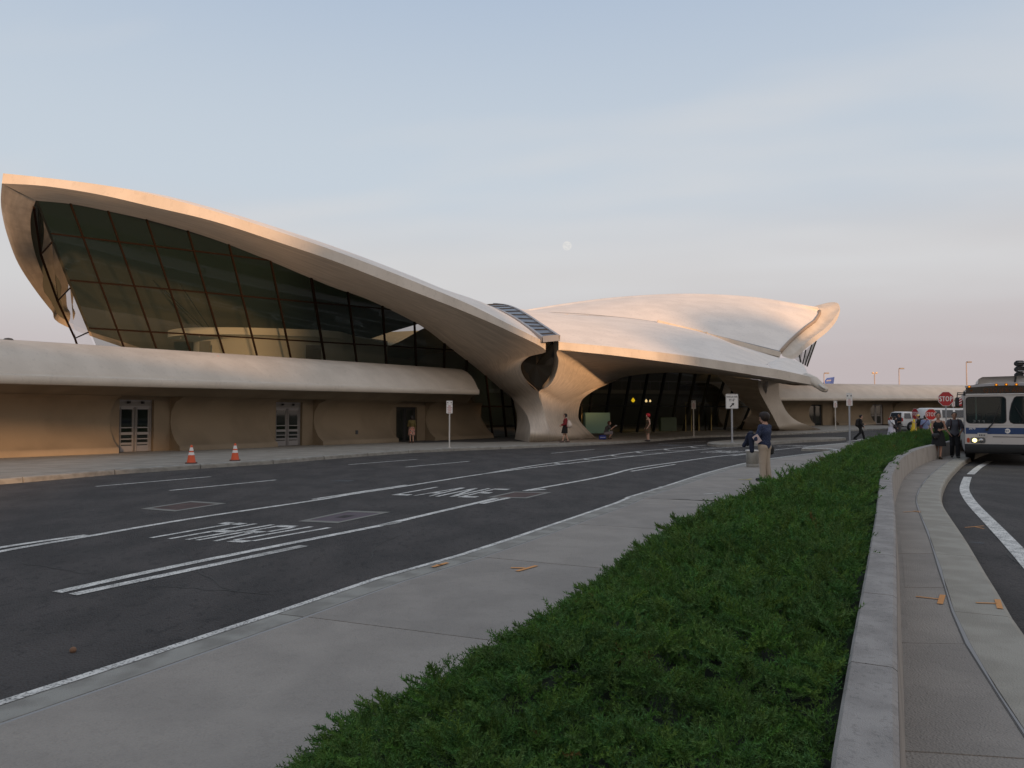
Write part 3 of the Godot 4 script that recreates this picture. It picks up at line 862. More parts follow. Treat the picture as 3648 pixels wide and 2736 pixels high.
	var rows := []
	for r in 7:
		var row := []
		for i in 12:
			var p: Vector3 = (A[i] as Vector3).lerp(crown[i], r / 6.0)
			if i == 11: p = rim[r]
			elif i == 10: p = p.lerp(rim[r] + (A[10] - A[11]) * (1 - r / 6.0), 0.5)
			p.y += 0.35 * sin(PI * r / 6.0) * minf(1.0, i / 3.0) * (0.0 if i == 11 else 1.0)
			row.append(p)
		rows.append(row)
	for r in range(1, 5):
		var row := []
		for i in 12:
			var p: Vector3 = (crown[i] as Vector3).lerp(rear[i], r / 4.0)
			p.y += 0.9 * sin(PI * r / 4.0) * minf(1.0, i / 3.0)
			row.append(p)
		rows.append(row)
	st = begin(true)
	surf(st, rows, 3, 3)
	add.call("left_wing_roof", st, M.roof)
	var under := []
	for row in rows:
		var q := []
		for i in 12: q.append(row[i] + Vector3(0, -0.42 * minf(1.0, i / 1.5), 0))
		under.append(q)
	st = begin(true)
	surf(st, under, 3, 2, true)
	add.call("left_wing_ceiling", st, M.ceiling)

	# --- oval opening between the shells: its deep reveal and the dark pane behind
	var oval: Array = [Vector3(1.989,5.571,-46.600), Vector3(1.539,5.507,-47.400), Vector3(1.036,5.292,-48.000), Vector3(0.682,5.058,-48.400), Vector3(0.539,4.774,-48.600), Vector3(0.588,4.420,-48.800), Vector3(0.788,4.026,-48.900), Vector3(1.118,3.557,-48.800), Vector3(1.446,3.255,-48.700), Vector3(1.644,3.169,-48.700), Vector3(1.905,3.252,-48.600), Vector3(2.165,3.480,-48.500), Vector3(2.491,3.871,-48.400), Vector3(2.678,4.322,-48.200), Vector3(2.774,4.822,-47.800), Vector3(2.772,5.241,-47.300), Vector3(2.738,5.843,-46.800), Vector3(2.720,6.175,-46.600)]
	var oback := []
	for i in oval.size(): oback.append(oval[i] + Vector3(-0.28 if i > 10 else -0.1, 0.1 if i > 5 and i < 13 else 0.0, -0.9))
	st = begin(true)
	surf(st, [oval, mids(oval, oback, 0.4, Vector3(1, 0, 0), [0, 0, 0, 0, 0, 0, 0, 0, 0, 0, 0, 0.05, 0.12, 0.2, 0.2, 0.2, 0.2, 0.15]), oback], 4, 3)
	add.call("oval_reveal", st, M.soffit)
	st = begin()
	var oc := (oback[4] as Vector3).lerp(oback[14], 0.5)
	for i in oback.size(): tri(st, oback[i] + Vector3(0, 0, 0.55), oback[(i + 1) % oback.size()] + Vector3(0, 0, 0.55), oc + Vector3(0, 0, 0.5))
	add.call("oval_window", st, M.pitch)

	# --- skylight strip running up from the buttress to the crown
	var lo: Array = [Vector3(1.802,6.225,-46.300), Vector3(1.216,6.922,-48.400), Vector3(0.601,7.725,-51.300), Vector3(-0.197,8.597,-54.300), Vector3(-1.097,9.439,-57.800), Vector3(-2.240,10.257,-61.800), Vector3(-3.320,10.808,-65.800)]
	var hi: Array = [Vector3(2.713,6.295,-46.100), Vector3(2.218,6.897,-48.000), Vector3(1.753,7.554,-50.500), Vector3(1.037,8.465,-53.500), Vector3(0.231,9.399,-57.000), Vector3(-0.572,10.206,-61.000), Vector3(-1.483,10.848,-65.000)]
	var lo2 := curve(lo, 2)
	var hi2 := curve(hi, 2)
	for i in range(0, lo2.size() - 1):
		st = begin()
		quad(st, lo2[i] + Vector3(0, 0.03, 0), hi2[i] + Vector3(0, 0.03, 0), hi2[i + 1] + Vector3(0, 0.03, 0), lo2[i + 1] + Vector3(0, 0.03, 0))
		add.call("skylight_pane", st, M.skylight)
		st = begin()
		bar(st, lo2[i] + Vector3(0, 0.05, 0), hi2[i] + Vector3(0, 0.05, 0), 0.05, 0.06)
		add.call("skylight_bar", st, M.dark)
	for e in [lo2, hi2]:
		st = begin()
		for i in e.size() - 1:
			var a: Vector3 = e[i]
			var b: Vector3 = e[i + 1]
			bar(st, a + Vector3(0, -0.08, 0), b + Vector3(0, -0.08, 0), 0.16, 0.34)
		add.call("skylight_kerb", st, M.steel)
	st = begin()
	bar(st, lo2[0] + Vector3(0, -0.06, 0.05), hi2[0] + Vector3(0, -0.06, 0.05), 0.16, 0.36)
	add.call("skylight_end", st, M.steel)

	# --- entrance canopy: fascia, soffit running into the buttresses, roof
	var F: Array = [Vector3(2.733,6.048,-46.600), Vector3(5.623,5.822,-47.000), Vector3(8.609,5.542,-47.600), Vector3(11.483,5.243,-48.400), Vector3(1.857,4.912,-49.000), Vector3(16.282,4.640,-49.600), Vector3(17.634,4.418,-50.000), Vector3(18.626,4.228,-50.300), Vector3(19.140,4.041,-50.400)]
	F[4] = Vector3(13.956,4.925,-49.000)
	var D: Array = [Vector3(2.726,5.562,-46.500), Vector3(5.609,5.320,-46.900), Vector3(8.587,5.009,-47.500), Vector3(11.455,4.702,-48.300), Vector3(13.921,4.373,-48.900), Vector3(16.242,4.075,-49.500), Vector3(17.591,3.862,-49.900), Vector3(18.582,3.725,-50.200), Vector3(19.096,3.626,-50.300)]
	st = begin(true)
	surf(st, [F, D], 5, 2)
	add.call("canopy_fascia", st, M.concrete)
	var Do: Array = [Vector3(2.460,0.100,-49.254)] + [Vector3(2.324,0.601,-47.800), Vector3(2.079,1.376,-48.100), Vector3(1.830,2.358,-48.400), Vector3(1.644,3.169,-48.700), Vector3(2.165,3.480,-48.500), Vector3(2.518,3.920,-48.300), Vector3(2.719,4.475,-48.000), Vector3(2.777,4.990,-47.400), Vector3(2.726,5.562,-46.500), Vector3(4.314,5.432,-46.700), Vector3(6.594,5.220,-47.100), Vector3(9.941,4.861,-47.800), Vector3(12.161,4.609,-48.500), Vector3(14.645,4.276,-49.100), Vector3(16.847,3.989,-49.700), Vector3(18.582,3.725,-50.200), Vector3(19.096,3.626,-50.300)]
	var E: Array = [Vector3(5.058,0.117,-54.575)] + [Vector3(4.425,0.566,-52.600), Vector3(3.654,1.316,-51.600), Vector3(3.490,1.827,-51.200), Vector3(3.674,2.394,-51.200), Vector3(4.055,2.784,-51.600), Vector3(4.886,3.280,-53.000), Vector3(5.819,3.674,-55.000), Vector3(6.652,4.031,-57.000), Vector3(7.592,4.423,-59.500), Vector3(9.298,4.874,-63.400), Vector3(11.267,5.164,-64.800), Vector3(13.762,5.300,-66.200), Vector3(15.567,5.283,-67.600), Vector3(17.661,5.205,-68.600), Vector3(20.488,4.688,-66.000), Vector3(22.343,4.459,-67.000), Vector3(20.168,3.876,-57.000)]
	var puff := [0.0, 0.1, 0.2, 0.3, 0.2, 0.2, 0.3, 0.3, 0.3, 0.3, 0.2, 0.1, 0, 0, 0, 0, 0, 0]
	st = begin(true)
	surf(st, [Do, mids(Do, E, 0.33, Vector3(0.3, -0.9, 0.3), puff), mids(Do, E, 0.67, Vector3(0.3, -0.9, 0.3), puff), E], 5, 4)
	add.call("canopy_soffit", st, M.soffit)
	# thickness of the arch edge towards the glass
	var Eb := []
	for i in 10: Eb.append(E[i] + Vector3(0.9, 0.0 if i < 4 else 0.25, -1.6))
	st = begin(true)
	surf(st, [E.slice(0, 10), Eb], 4, 2)
	add.call("arch_reveal", st, M.soffit)
	# roof of the canopy, up to the crack between the shells
	var Kb: Array = [Vector3(1.154,10.884,-71.400), Vector3(5.050,10.777,-71.400), Vector3(8.919,10.566,-71.200), Vector3(12.884,9.960,-70.600), Vector3(17.239,8.577,-69.400), Vector3(22.599,6.585,-67.000)]
	var F6: Array = F.slice(0, 6)
	rows = [F6]
	for r in range(1, 5):
		var t := r / 5.0
		var row := []
		for i in 6:
			var p: Vector3 = (F6[i] as Vector3).lerp(Kb[i], t)
			p.y += (0.62 if i < 5 else 0.0) * sin(PI * t)
			row.append(p)
		rows.append(row)
	for r in range(1, 5): rows[r][0] = [Vector3(1.744,7.549,-50.800), Vector3(0.970,8.576,-54.300), Vector3(0.068,9.596,-58.300), Vector3(-1.083,10.565,-63.500)][r - 1] + Vector3(0, -0.12, 0)
	rows[3][5] = Vector3(18.907,5.557,-59.000)
	rows[2][5] = Vector3(17.957,5.165,-55.500)
	rows[1][5] = Vector3(17.128,4.880,-52.500)
	rows[4][5] = Vector3(20.723,6.039,-63.000)
	rows.append(Kb)
	st = begin(true)
	surf(st, rows, 5, 4)
	add.call("canopy_roof", st, M.roof)
	# the other half of the canopy, rising to the far buttress
	st = begin(true)
	surf(st, [[Vector3(16.282,4.640,-49.600), Vector3(16.956,4.529,-49.800), Vector3(17.634,4.418,-50.000), Vector3(18.249,4.306,-50.200), Vector3(18.694,4.201,-50.300)], [Vector3(17.508,5.058,-54.000), Vector3(19.596,5.477,-58.000), Vector3(21.127,5.442,-60.000), Vector3(21.454,5.139,-59.000), Vector3(20.072,4.558,-54.000)], [Vector3(18.907,5.557,-59.000), Vector3(22.598,6.549,-67.000), Vector3(23.730,6.520,-67.500), Vector3(23.730,5.927,-65.000), Vector3(20.466,4.565,-55.000)], [Vector3(22.431,6.200,-70.000), Vector3(26.979,7.218,-80.000), Vector3(28.122,7.163,-80.000), Vector3(27.378,6.365,-75.000), Vector3(21.604,4.608,-58.000)]], 5, 5)
	add.call("canopy_far_half_roof", st, M.roof)
	# the spout at the canopy's point
	st = begin(true)
	tube(st, [Vector3(18.854,4.168,-51.200), Vector3(19.146,3.933,-50.600), Vector3(19.399,3.595,-50.200), Vector3(19.604,3.370,-50.000), Vector3(19.712,3.286,-49.900)], [0.5, 0.46, 0.36, 0.30, 0.2], 12, true, 0.62)
	add.call("canopy_spout", st, M.concrete)
	st = begin(true)
	tube(st, [Vector3(19.251,3.679,-49.900), Vector3(19.413,3.491,-49.750), Vector3(19.521,3.386,-49.650)], [0.10, 0.17, 0.08], 10, true, 0.5)
	add.call("spout_channel", st, M.offwhite)

	# --- right-hand buttress
	st = begin(true)
	surf(st, [[Vector3(20.274,4.670,-65.600), Vector3(20.559,4.616,-65.800)], [Vector3(20.365,4.239,-66.000), Vector3(20.812,4.111,-66.200)], [Vector3(20.657,3.574,-66.300), Vector3(21.219,3.456,-66.600)]], 5, 5)
	surf(st, [[Vector3(21.319,4.602,-66.300), Vector3(22.453,4.486,-67.000)], [Vector3(21.340,4.077,-66.500), Vector3(22.512,3.918,-67.200)], [Vector3(21.219,3.456,-66.600), Vector3(22.642,3.405,-67.500)]], 5, 5)
	surf(st, [[Vector3(20.657,3.574,-66.300), Vector3(21.219,3.456,-66.600), Vector3(21.874,3.429,-67.000), Vector3(22.642,3.405,-67.500)], [Vector3(21.345,2.590,-66.800), Vector3(21.884,2.659,-67.200), Vector3(22.474,2.719,-67.600), Vector3(23.051,2.771,-68.000)], [Vector3(21.984,1.774,-67.400), Vector3(22.576,1.912,-67.800), Vector3(23.172,1.941,-68.200), Vector3(23.700,1.961,-68.600)], [Vector3(22.539,1.055,-68.000), Vector3(23.264,1.171,-68.500), Vector3(24.090,1.214,-69.000), Vector3(24.748,1.286,-69.400)], [Vector3(22.932,0.642,-68.500), Vector3(24.060,0.790,-69.200), Vector3(25.169,0.829,-69.800), Vector3(26.207,0.813,-70.300)], [Vector3(23.622,0.349,-70.147), Vector3(25.124,0.359,-70.622), Vector3(26.638,0.374,-71.344), Vector3(28.163,0.394,-72.325)]], 5, 5)
	add.call("right_buttress", st, M.concrete)
	st = begin(true)
	surf(st, [[Vector3(17.661,5.205,-68.600), Vector3(19.148,4.961,-67.600), Vector3(20.274,4.670,-65.600)], [Vector3(19.151,4.056,-70.000), Vector3(20.045,4.100,-68.500), Vector3(20.539,3.859,-66.200)], [Vector3(20.378,3.028,-71.000), Vector3(20.984,2.907,-69.500), Vector3(21.180,2.815,-66.700)], [Vector3(21.511,2.067,-71.600), Vector3(22.041,1.918,-70.200), Vector3(22.002,1.747,-67.400)], [Vector3(20.839,1.190,-72.000), Vector3(22.030,1.106,-70.500), Vector3(22.618,0.990,-68.100)], [Vector3(20.931,0.442,-74.618), Vector3(22.167,0.379,-71.587), Vector3(23.622,0.349,-70.147)]], 4, 4)
	add.call("right_buttress_flank", st, M.soffit)
	st = begin(true)
	surf(st, [[Vector3(20.559,4.616,-65.800), Vector3(21.716,4.843,-69.500), Vector3(22.349,4.843,-69.500), Vector3(21.319,4.602,-66.300)], [Vector3(20.812,4.111,-66.200), Vector3(21.849,4.182,-69.500), Vector3(22.303,4.182,-69.500), Vector3(21.340,4.077,-66.500)], [Vector3(21.219,3.456,-66.600), Vector3(21.984,3.498,-69.000), Vector3(21.984,3.498,-69.000), Vector3(21.219,3.456,-66.600)]], 2, 3)
	add.call("buttress_notch", st, M.soffit)

	# --- right wing, beyond the entrance
	var V: Array = [Vector3(23.111,7.217,-68.500), Vector3(23.792,7.616,-69.800), Vector3(25.039,8.341,-72.000), Vector3(26.878,9.302,-75.200), Vector3(29.143,10.472,-78.800), Vector3(31.230,11.477,-82.000), Vector3(32.227,12.160,-83.700), Vector3(32.611,12.488,-84.300), Vector3(32.833,12.900,-84.800), Vector3(32.833,13.160,-85.000), Vector3(32.703,13.292,-85.200)]
	var low: Array = [Vector3(1.058,10.917,-71.500), Vector3(5.057,10.799,-71.500), Vector3(8.956,10.623,-71.500), Vector3(12.957,10.036,-71.000), Vector3(16.746,8.907,-70.500), Vector3(20.286,7.866,-69.500), Vector3(23.111,7.217,-68.500)]
	var top: Array = [Vector3(1.155,11.953,-78.000), Vector3(5.873,13.380,-83.000), Vector3(10.908,14.538,-87.000), Vector3(16.446,15.349,-90.000), Vector3(21.658,15.600,-91.000), Vector3(27.682,15.077,-90.000), Vector3(32.703,13.292,-85.200)]
	rows = []
	for r in 7:
		var t := r / 6.0
		var row := []
		for i in 7:
			var p: Vector3 = (low[i] as Vector3).lerp(top[i], t)
			p.y += [0.0, 0.12, 0.35, 0.6, 0.7, 0.7, 0.0][i] * sin(PI * t)
			if i == 6: p = V[int(round(t * 10))]
			row.append(p)
		rows.append(row)
	var rb1 := []
	var rb2 := []
	for i in 7:
		rb1.append(top[i] + Vector3(1.5, -0.9, -6.0))
		rb2.append(top[i] + Vector3(3.0, -4.5, -13.0))
	rows.append(rb1)
	rows.append(rb2)
	st = begin(true)
	surf(st, rows, 6, 4)
	add.call("right_wing_roof", st, M.roof)
	var O: Array = [Vector3(23.179,6.884,-68.300), Vector3(24.851,7.138,-70.400), Vector3(27.142,8.302,-74.000), Vector3(29.684,9.509,-78.000), Vector3(32.162,10.704,-81.500), Vector3(34.138,11.991,-84.200), Vector3(35.185,12.888,-85.600), Vector3(35.721,13.469,-86.600), Vector3(35.843,14.133,-87.600), Vector3(35.107,14.226,-88.000), Vector3(32.887,13.612,-86.600)]
	var lipm := mids(V, O, 0.5, Vector3(-0.4, -0.6, 0.0), [0, 0.1, 0.3, 0.5, 0.6, 0.6, 0.5, 0.4, 0.3, 0.2, 0.05])
	st = begin(true)
	surf(st, [V, lipm, O], 5, 4)
	add.call("right_wing_rim", st, M.concrete)
	var O2: Array = [Vector3(23.237,6.783,-68.200), Vector3(24.954,6.747,-70.300), Vector3(27.261,7.890,-73.900), Vector3(29.874,9.094,-77.900), Vector3(32.451,10.426,-81.400), Vector3(34.346,11.726,-84.100), Vector3(35.269,12.735,-85.500), Vector3(35.862,13.473,-86.800), Vector3(36.173,14.218,-88.200), Vector3(35.530,14.392,-89.000), Vector3(33.419,13.804,-88.000)]
	st = begin(true)
	surf(st, [O, O2], 5, 2)
	add.call("right_wing_fascia", st, M.concrete)
	st = begin(true)
	var vst := []
	for p in V: vst.append(p + Vector3(0, -0.02, 0.05))
	tube(st, vst.slice(0, 9), 0.17, 6)
	add.call("rim_brown_strip", st, plain(0.36, 0.27, 0.20, 0.9))  # brownish band along the rim valley, drawn as a tube
	# capping of the crack between canopy and wing
	st = begin()
	var cap: Array = curve([Vector3(12.738,9.877,-69.800), Vector3(14.595,9.358,-69.600), Vector3(16.573,8.862,-69.400), Vector3(16.859,8.651,-69.000), Vector3(19.906,7.742,-68.200), Vector3(22.669,6.856,-67.200)], 3)
	for i in cap.size() - 1: bar(st, cap[i], cap[i + 1], 0.8, 0.42)
	add.call("roof_joint_capping", st, M.concrete)
	st = begin()
	var rail: Array = curve([Vector3(1.442,10.937,-71.200), Vector3(4.634,10.901,-71.000), Vector3(8.869,10.546,-70.800), Vector3(12.811,9.962,-70.200), Vector3(16.910,8.898,-69.200), Vector3(23.044,7.238,-68.300)], 4)
	tube(st, rail, 0.035, 5)
	for i in range(0, rail.size(), 3): bar(st, rail[i], rail[i] + Vector3(0, -0.35, 0), 0.05, 0.05, Vector3.BACK)
	add.call("roof_cable", st, M.galv)
	st = begin()
	bar(st, Vector3(1.503,10.565,-69.500), Vector3(4.915,10.508,-69.500), 0.3, 0.16)
	add.call("roof_ledge", st, plain(0.55, 0.38, 0.2, 0.9))  # warm sunlit orange put into the strip colour
	st = begin(true)
	lathe(st, [Vector2(0, 0.10), Vector2(0.5, 0.08), Vector2(0.62, 0), Vector2(0.62, -0.2)], 16, Vector3(16.903,5.664,-57.500))
	add.call("roof_hatch", st, M.roof)
	# window under the right wing's rim
	var gl: Array = [Vector3(24.997,6.780,-70.500), Vector3(27.706,7.899,-75.000), Vector3(29.924,9.058,-78.200)]
	var gb: Array = [Vector3(25.538,6.554,-71.000), Vector3(27.249,6.537,-74.500), Vector3(28.733,6.498,-77.500)]
	for i in 4:
		var t0 := i / 4.0
		var t1 := (i + 1) / 4.0
		var g4 := [cr(gl[0], gl[0], gl[1], gl[2], t0 * 2) if t0 < 0.5 else cr(gl[0], gl[1], gl[2], gl[2], t0 * 2 - 1), cr(gl[0], gl[0], gl[1], gl[2], t1 * 2) if t1 <= 0.5 else cr(gl[0], gl[1], gl[2], gl[2], t1 * 2 - 1)]
		var g5 := [(gb[0] as Vector3).lerp(gb[2], t0), (gb[0] as Vector3).lerp(gb[2], t1)]
		st = begin()
		quad(st, g4[0], g4[1], g5[1], g5[0])
		add.call("window_pane", st, M.glass_teal)
		st = begin()
		bar(st, g4[1], g5[1], 0.09, 0.09)
		add.call("mullion", st, M.mullion_dark)

	# --- great window of the left wing
	var gw := Node3D.new()
	gw.name = "great_window"
	T.add_child(gw)
	gw.position = -base
	var head: Array = [Vector2(-29.113,11.486), Vector2(-27.680,11.573), Vector2(-26.032,11.480), Vector2(-24.073,11.311), Vector2(-21.191,10.876), Vector2(-17.914,10.089), Vector2(-14.370,9.123), Vector2(-11.813,8.570), Vector2(-9.180,7.761), Vector2(-7.412,7.083), Vector2(-5.769,6.213), Vector2(-4.186,5.379), Vector2(-2.812,4.642), Vector2(-1.666,3.975), Vector2(-0.630,3.349), Vector2(0.430,2.727), Vector2(1.000,1.760), Vector2(1.183,1.107), Vector2(1.277,0.341)]
	var outline := PackedVector2Array()
	for p in curve(head, 3): outline.append(p + Vector2(0.04, 0.10))
	outline.append(Vector2(outline[outline.size() - 1].x, -0.1))
	outline.append(Vector2(-8.0, -0.1))
	outline.append(Vector2(-8.0, 4.1))
	outline.append(Vector2(-25.8, 4.1))
	var feet: Array = [Vector2(-26.018,4.438), Vector2(-24.740,4.555), Vector2(-23.168,4.507), Vector2(-21.472,4.458), Vector2(-19.717,4.447), Vector2(-17.885,4.393), Vector2(-15.906,4.294), Vector2(-13.821,4.234), Vector2(-13.806,4.219), Vector2(-11.761,4.196), Vector2(-9.758,4.119), Vector2(-7.613,4.089), Vector2(-5.526,3.952), Vector2(-3.677,3.289), Vector2(-0.779,0.013), Vector2(0.408,-0.007), Vector2(1.403,-0.024)]
	var tops: Array = [Vector2(-29.126,11.498), Vector2(-27.675,11.490), Vector2(-26.102,11.519), Vector2(-24.366,11.415), Vector2(-22.370,11.176), Vector2(-20.229,10.767), Vector2(-17.940,10.330), Vector2(-15.513,9.690), Vector2(-15.448,9.640), Vector2(-13.089,9.013), Vector2(-10.662,8.289), Vector2(-8.277,7.452), Vector2(-5.832,6.308), Vector2(-3.912,5.360), Vector2(-2.187,4.354), Vector2(-0.630,3.349), Vector2(0.430,2.727)]
	var cols := []
	for i in feet.size():
		var up: Vector2 = tops[i] + (tops[i] - feet[i]).normalized() * 0.5
		cols.append([feet[i], up])
	var lv: Array = [Vector2(-26.078,10.127), Vector2(-23.828,8.083), Vector2(-23.659,5.869), Vector2(-1.074,2.180)]
	glass_wall(gw, Vector3(-0.744,0.184,-56.648), Vector3(0.792,0.000,-0.611), Vector3(0.152,1.000,0.198), outline, cols, [lv[3].y, lv[2].y, lv[1].y, lv[0].y], M.glass, M.mullion, 0.085)
	# its narrow return at the corner
	var ci: Array = [Vector3(-22.045,11.589,-36.605), Vector3(-21.742,9.906,-37.370), Vector3(-21.353,7.886,-38.306), Vector3(-20.939,5.846,-39.269), Vector3(-20.661,4.622,-39.870)]
	var co: Array = [Vector3(-22.406,11.479,-37.000), Vector3(-25.003,10.265,-42.000), Vector3(-27.209,8.579,-47.500), Vector3(-27.496,6.580,-50.000), Vector3(-27.600,5.424,-51.000)]
	for i in 4:
		st = begin()
		quad(st, ci[i], co[i], co[i + 1], ci[i + 1])
		part("window_pane", st, M.glass_clear, gw)
		st = begin()
		bar(st, ci[i + 1], co[i + 1], 0.06, 0.06)
		part("window_rail", st, M.mullion, gw)
		st = begin()
		bar(st, co[i], co[i + 1], 0.09, 0.09)
		part("mullion", st, M.mullion, gw)

	# --- entrance window under the canopy
	var ew := Node3D.new()
	ew.name = "entrance_window"
	T.add_child(ew)
	ew.position = -base
	var eo := PackedVector2Array()
	for p in [Vector2(-1.471,0.018), Vector2(19.270,0.244), Vector2(19.011,1.723), Vector2(15.999,3.805), Vector2(13.569,5.019), Vector2(10.993,5.087), Vector2(8.947,5.138), Vector2(6.012,4.984), Vector2(3.786,4.733), Vector2(2.199,4.377), Vector2(0.702,3.753), Vector2(-0.667,3.185), Vector2(-1.609,2.674), Vector2(-1.777,2.174)]: eo.append(p)
	var ef: Array = [Vector2(-1.469,0.002), Vector2(-1.208,0.007), Vector2(-0.299,0.012), Vector2(0.496,0.010), Vector2(2.113,0.023), Vector2(3.858,0.043), Vector2(5.566,0.065), Vector2(7.324,0.079), Vector2(9.292,0.091), Vector2(10.719,0.111), Vector2(12.273,0.130), Vector2(13.732,0.142), Vector2(15.650,0.158), Vector2(17.575,0.167)]
	var et: Array = [Vector2(-1.606,1.610), Vector2(-1.359,2.393), Vector2(-0.647,3.027), Vector2(0.325,3.631), Vector2(2.067,4.260), Vector2(3.939,4.747), Vector2(5.763,4.959), Vector2(7.603,5.093), Vector2(9.305,5.167), Vector2(11.018,5.190), Vector2(12.696,5.152), Vector2(14.578,4.722), Vector2(15.779,3.686), Vector2(18.278,1.997)]
	cols = []
	for i in ef.size(): cols.append([ef[i] + Vector2(0, -0.2), et[i] + (et[i] - ef[i]).normalized() * 0.6])
	var el: Vector2 = Vector2(6.005,2.251)
	glass_wall(ew, Vector3(5.511,0.264,-62.817), Vector3(0.852,0.000,-0.524), Vector3(0.131,1.000,0.213), eo, cols, [el.y], M.glass_dark, M.mullion_dark, 0.11)
	for d in [[Vector2(-1.120,0.006), Vector2(-0.279,0.011)], [Vector2(10.729,0.120), Vector2(11.390,0.121)], [Vector2(12.273,0.130), Vector2(13.024,0.131)], [Vector2(13.024,0.131), Vector2(13.758,0.132)]]:
		var x0: float = d[0].x
		var x1: float = d[1].x
		st = begin()
		var o: Vector3 = Vector3(5.511,0.264,-62.817)
		var u: Vector3 = Vector3(0.852,0.000,-0.524)
		var n := Vector3(-u.z, 0, u.x) * 0.25
		n = Vector3(0.524, 0, 0.852) * 0.35
		var b0 := o + u * x0 + n
		var b1 := o + u * x1 + n
		var h := 2.55
		bar(st, b0, b0 + Vector3(0, h, 0), 0.07, 0.07, Vector3.BACK)
		bar(st, b1, b1 + Vector3(0, h, 0), 0.07, 0.07, Vector3.BACK)
		bar(st, b0 + Vector3(0, h, 0), b1 + Vector3(0, h, 0), 0.08, 0.1)
		part("door_frame", st, M.brass, ew)
	# plinth below the entrance glass
	st = begin()
	bar(st, Vector3(5.508,0.179,-63.700), Vector3(21.319,0.362,-73.210), 0.35, 0.3)
	add.call("entrance_plinth", st, M.far_paving)

	# --- inside
	st = begin()
	var fl := [Vector3(-22, 0.1, -42), Vector3(-1, 0.1, -58.5), Vector3(6, 0.15, -64), Vector3(20, 0.30, -73), Vector3(26, 0.5, -92), Vector3(-4, 0.3, -96), Vector3(-22, 0.1, -72), Vector3(-25, 0.1, -52)]
	for i in range(1, 7): tri(st, fl[0], fl[i], fl[i + 1])
	add.call("hall_floor", st, M.floor)
	# rear walls, up to the shells
	var rw := [[Vector3(-25.3, 0, -51.2), 5.6], [Vector3(-25.0, 0, -57), 5.8], [Vector3(-21.3, 0, -68), 6.6], [Vector3(-15, 0, -80), 10.0], [Vector3(-5, 0, -89), 11.5], [Vector3(5, 0, -93), 12.0], [Vector3(15, 0, -93), 12.5], [Vector3(27, 0, -90), 11.0]]
	for i in rw.size() - 1:
		st = begin()
		var a: Vector3 = rw[i][0]
		var b: Vector3 = rw[i + 1][0]
		quad(st, a, b, b + Vector3(0, rw[i + 1][1], 0), a + Vector3(0, rw[i][1], 0))
		add.call("rear_wall", st, M.interior if i < 2 else M.ceiling)  # later segments take a darker tone in place of shade
	# rear shell closing the roof behind the crown
	st = begin(true)
	surf(st, [[rear[11], Vector3(-12, 7.6, -72), rim[6] + Vector3(0, -0.6, -1.0), Vector3(12, 8.6, -73), Vector3(24, 6.4, -71)], [Vector3(-18, 6.5, -76), Vector3(-8, 8.4, -80), Vector3(3, 9.6, -82), Vector3(14, 10.0, -82), Vector3(26, 9.0, -80)], [Vector3(-15, 6.6, -81), Vector3(-5, 9.1, -90), Vector3(5, 10.1, -94), Vector3(15, 9.1, -94), Vector3(28, 8.0, -91)]], 4, 4)
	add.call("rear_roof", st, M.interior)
	# curved mezzanine seen through the great window
	var mp: Array = curve([Vector3(-22.618,6.241,-54.000), Vector3(-22.966,6.514,-53.000), Vector3(-21.868,6.586,-51.600), Vector3(-20.364,6.658,-50.800), Vector3(-18.056,6.813,-50.600), Vector3(-14.431,6.963,-51.500), Vector3(-11.682,7.074,-53.000), Vector3(-11.147,7.195,-56.000), Vector3(-9.411,7.123,-60.000)], 4)
	st = begin(true)
	var y_top := 7.35
	for i in mp.size() - 1:
		var a := Vector3(mp[i].x, 0, mp[i].z)
		var b := Vector3(mp[i + 1].x, 0, mp[i + 1].z)
		quad(st, a + Vector3(0, y_top, 0), b + Vector3(0, y_top, 0), b + Vector3(0, y_top - 0.45, 0), a + Vector3(0, y_top - 0.45, 0))
	add.call("mezzanine_fascia", st, M.mezzanine)
	st = begin(true)
	var cmid := Vector3(-10, 0, -64)
	for i in mp.size() - 1:
		var a := Vector3(mp[i].x, 0, mp[i].z)
		var b := Vector3(mp[i + 1].x, 0, mp[i + 1].z)
		var a2 := a.lerp(cmid, 0.10)
		var b2 := b.lerp(cmid, 0.10)
		quad(st, a + Vector3(0, y_top - 0.45, 0), b + Vector3(0, y_top - 0.45, 0), b2 + Vector3(0, y_top - 0.6, 0), a2 + Vector3(0, y_top - 0.6, 0))
		quad(st, a2 + Vector3(0, y_top - 0.6, 0), b2 + Vector3(0, y_top - 0.6, 0), b2 + Vector3(0, 0.2, 0), a2 + Vector3(0, 0.2, 0))
		quad(st, a + Vector3(0, y_top, 0), b + Vector3(0, y_top, 0), cmid + Vector3(0, y_top, 0), cmid + Vector3(0, y_top, 0))
	add.call("mezzanine", st, M.mezzanine)
	for c in [Vector3(-21.667,7.074,-52.000), Vector3(-20.138,7.070,-51.200), Vector3(-18.715,7.090,-51.200)]:
		st = begin(true)
		lathe(st, [Vector2(0.02, -0.3), Vector2(0.06, -0.18), Vector2(0.17, -0.08), Vector2(0.18, 0.05), Vector2(0.1, 0.16), Vector2(0, 0.19)], 10, c)
		add.call("mezzanine_spotlight", st, M.white)
	st = begin()
	bar(st, Vector3(-13.237,6.013,-51.500), Vector3(-12.497,6.013,-51.500), 0.1, 0.05)
	box(st, Vector3(-12.856,5.341,-51.500), Vector3(0.95, 1.9, 0.1), Basis(Vector3.UP, 0.35))
	add.call("mezzanine_door", st, plain(0.16, 0.13, 0.08, 0.7))
	st = begin()
	box(st, Vector3(-19.695,5.600,-51.000), Vector3(0.9, 1.8, 0.12), Basis(Vector3.UP, -0.5))
	add.call("mezzanine_recess", st, plain(0.20, 0.20, 0.15, 0.8))
	# cables that stay the ceiling
	st = begin()
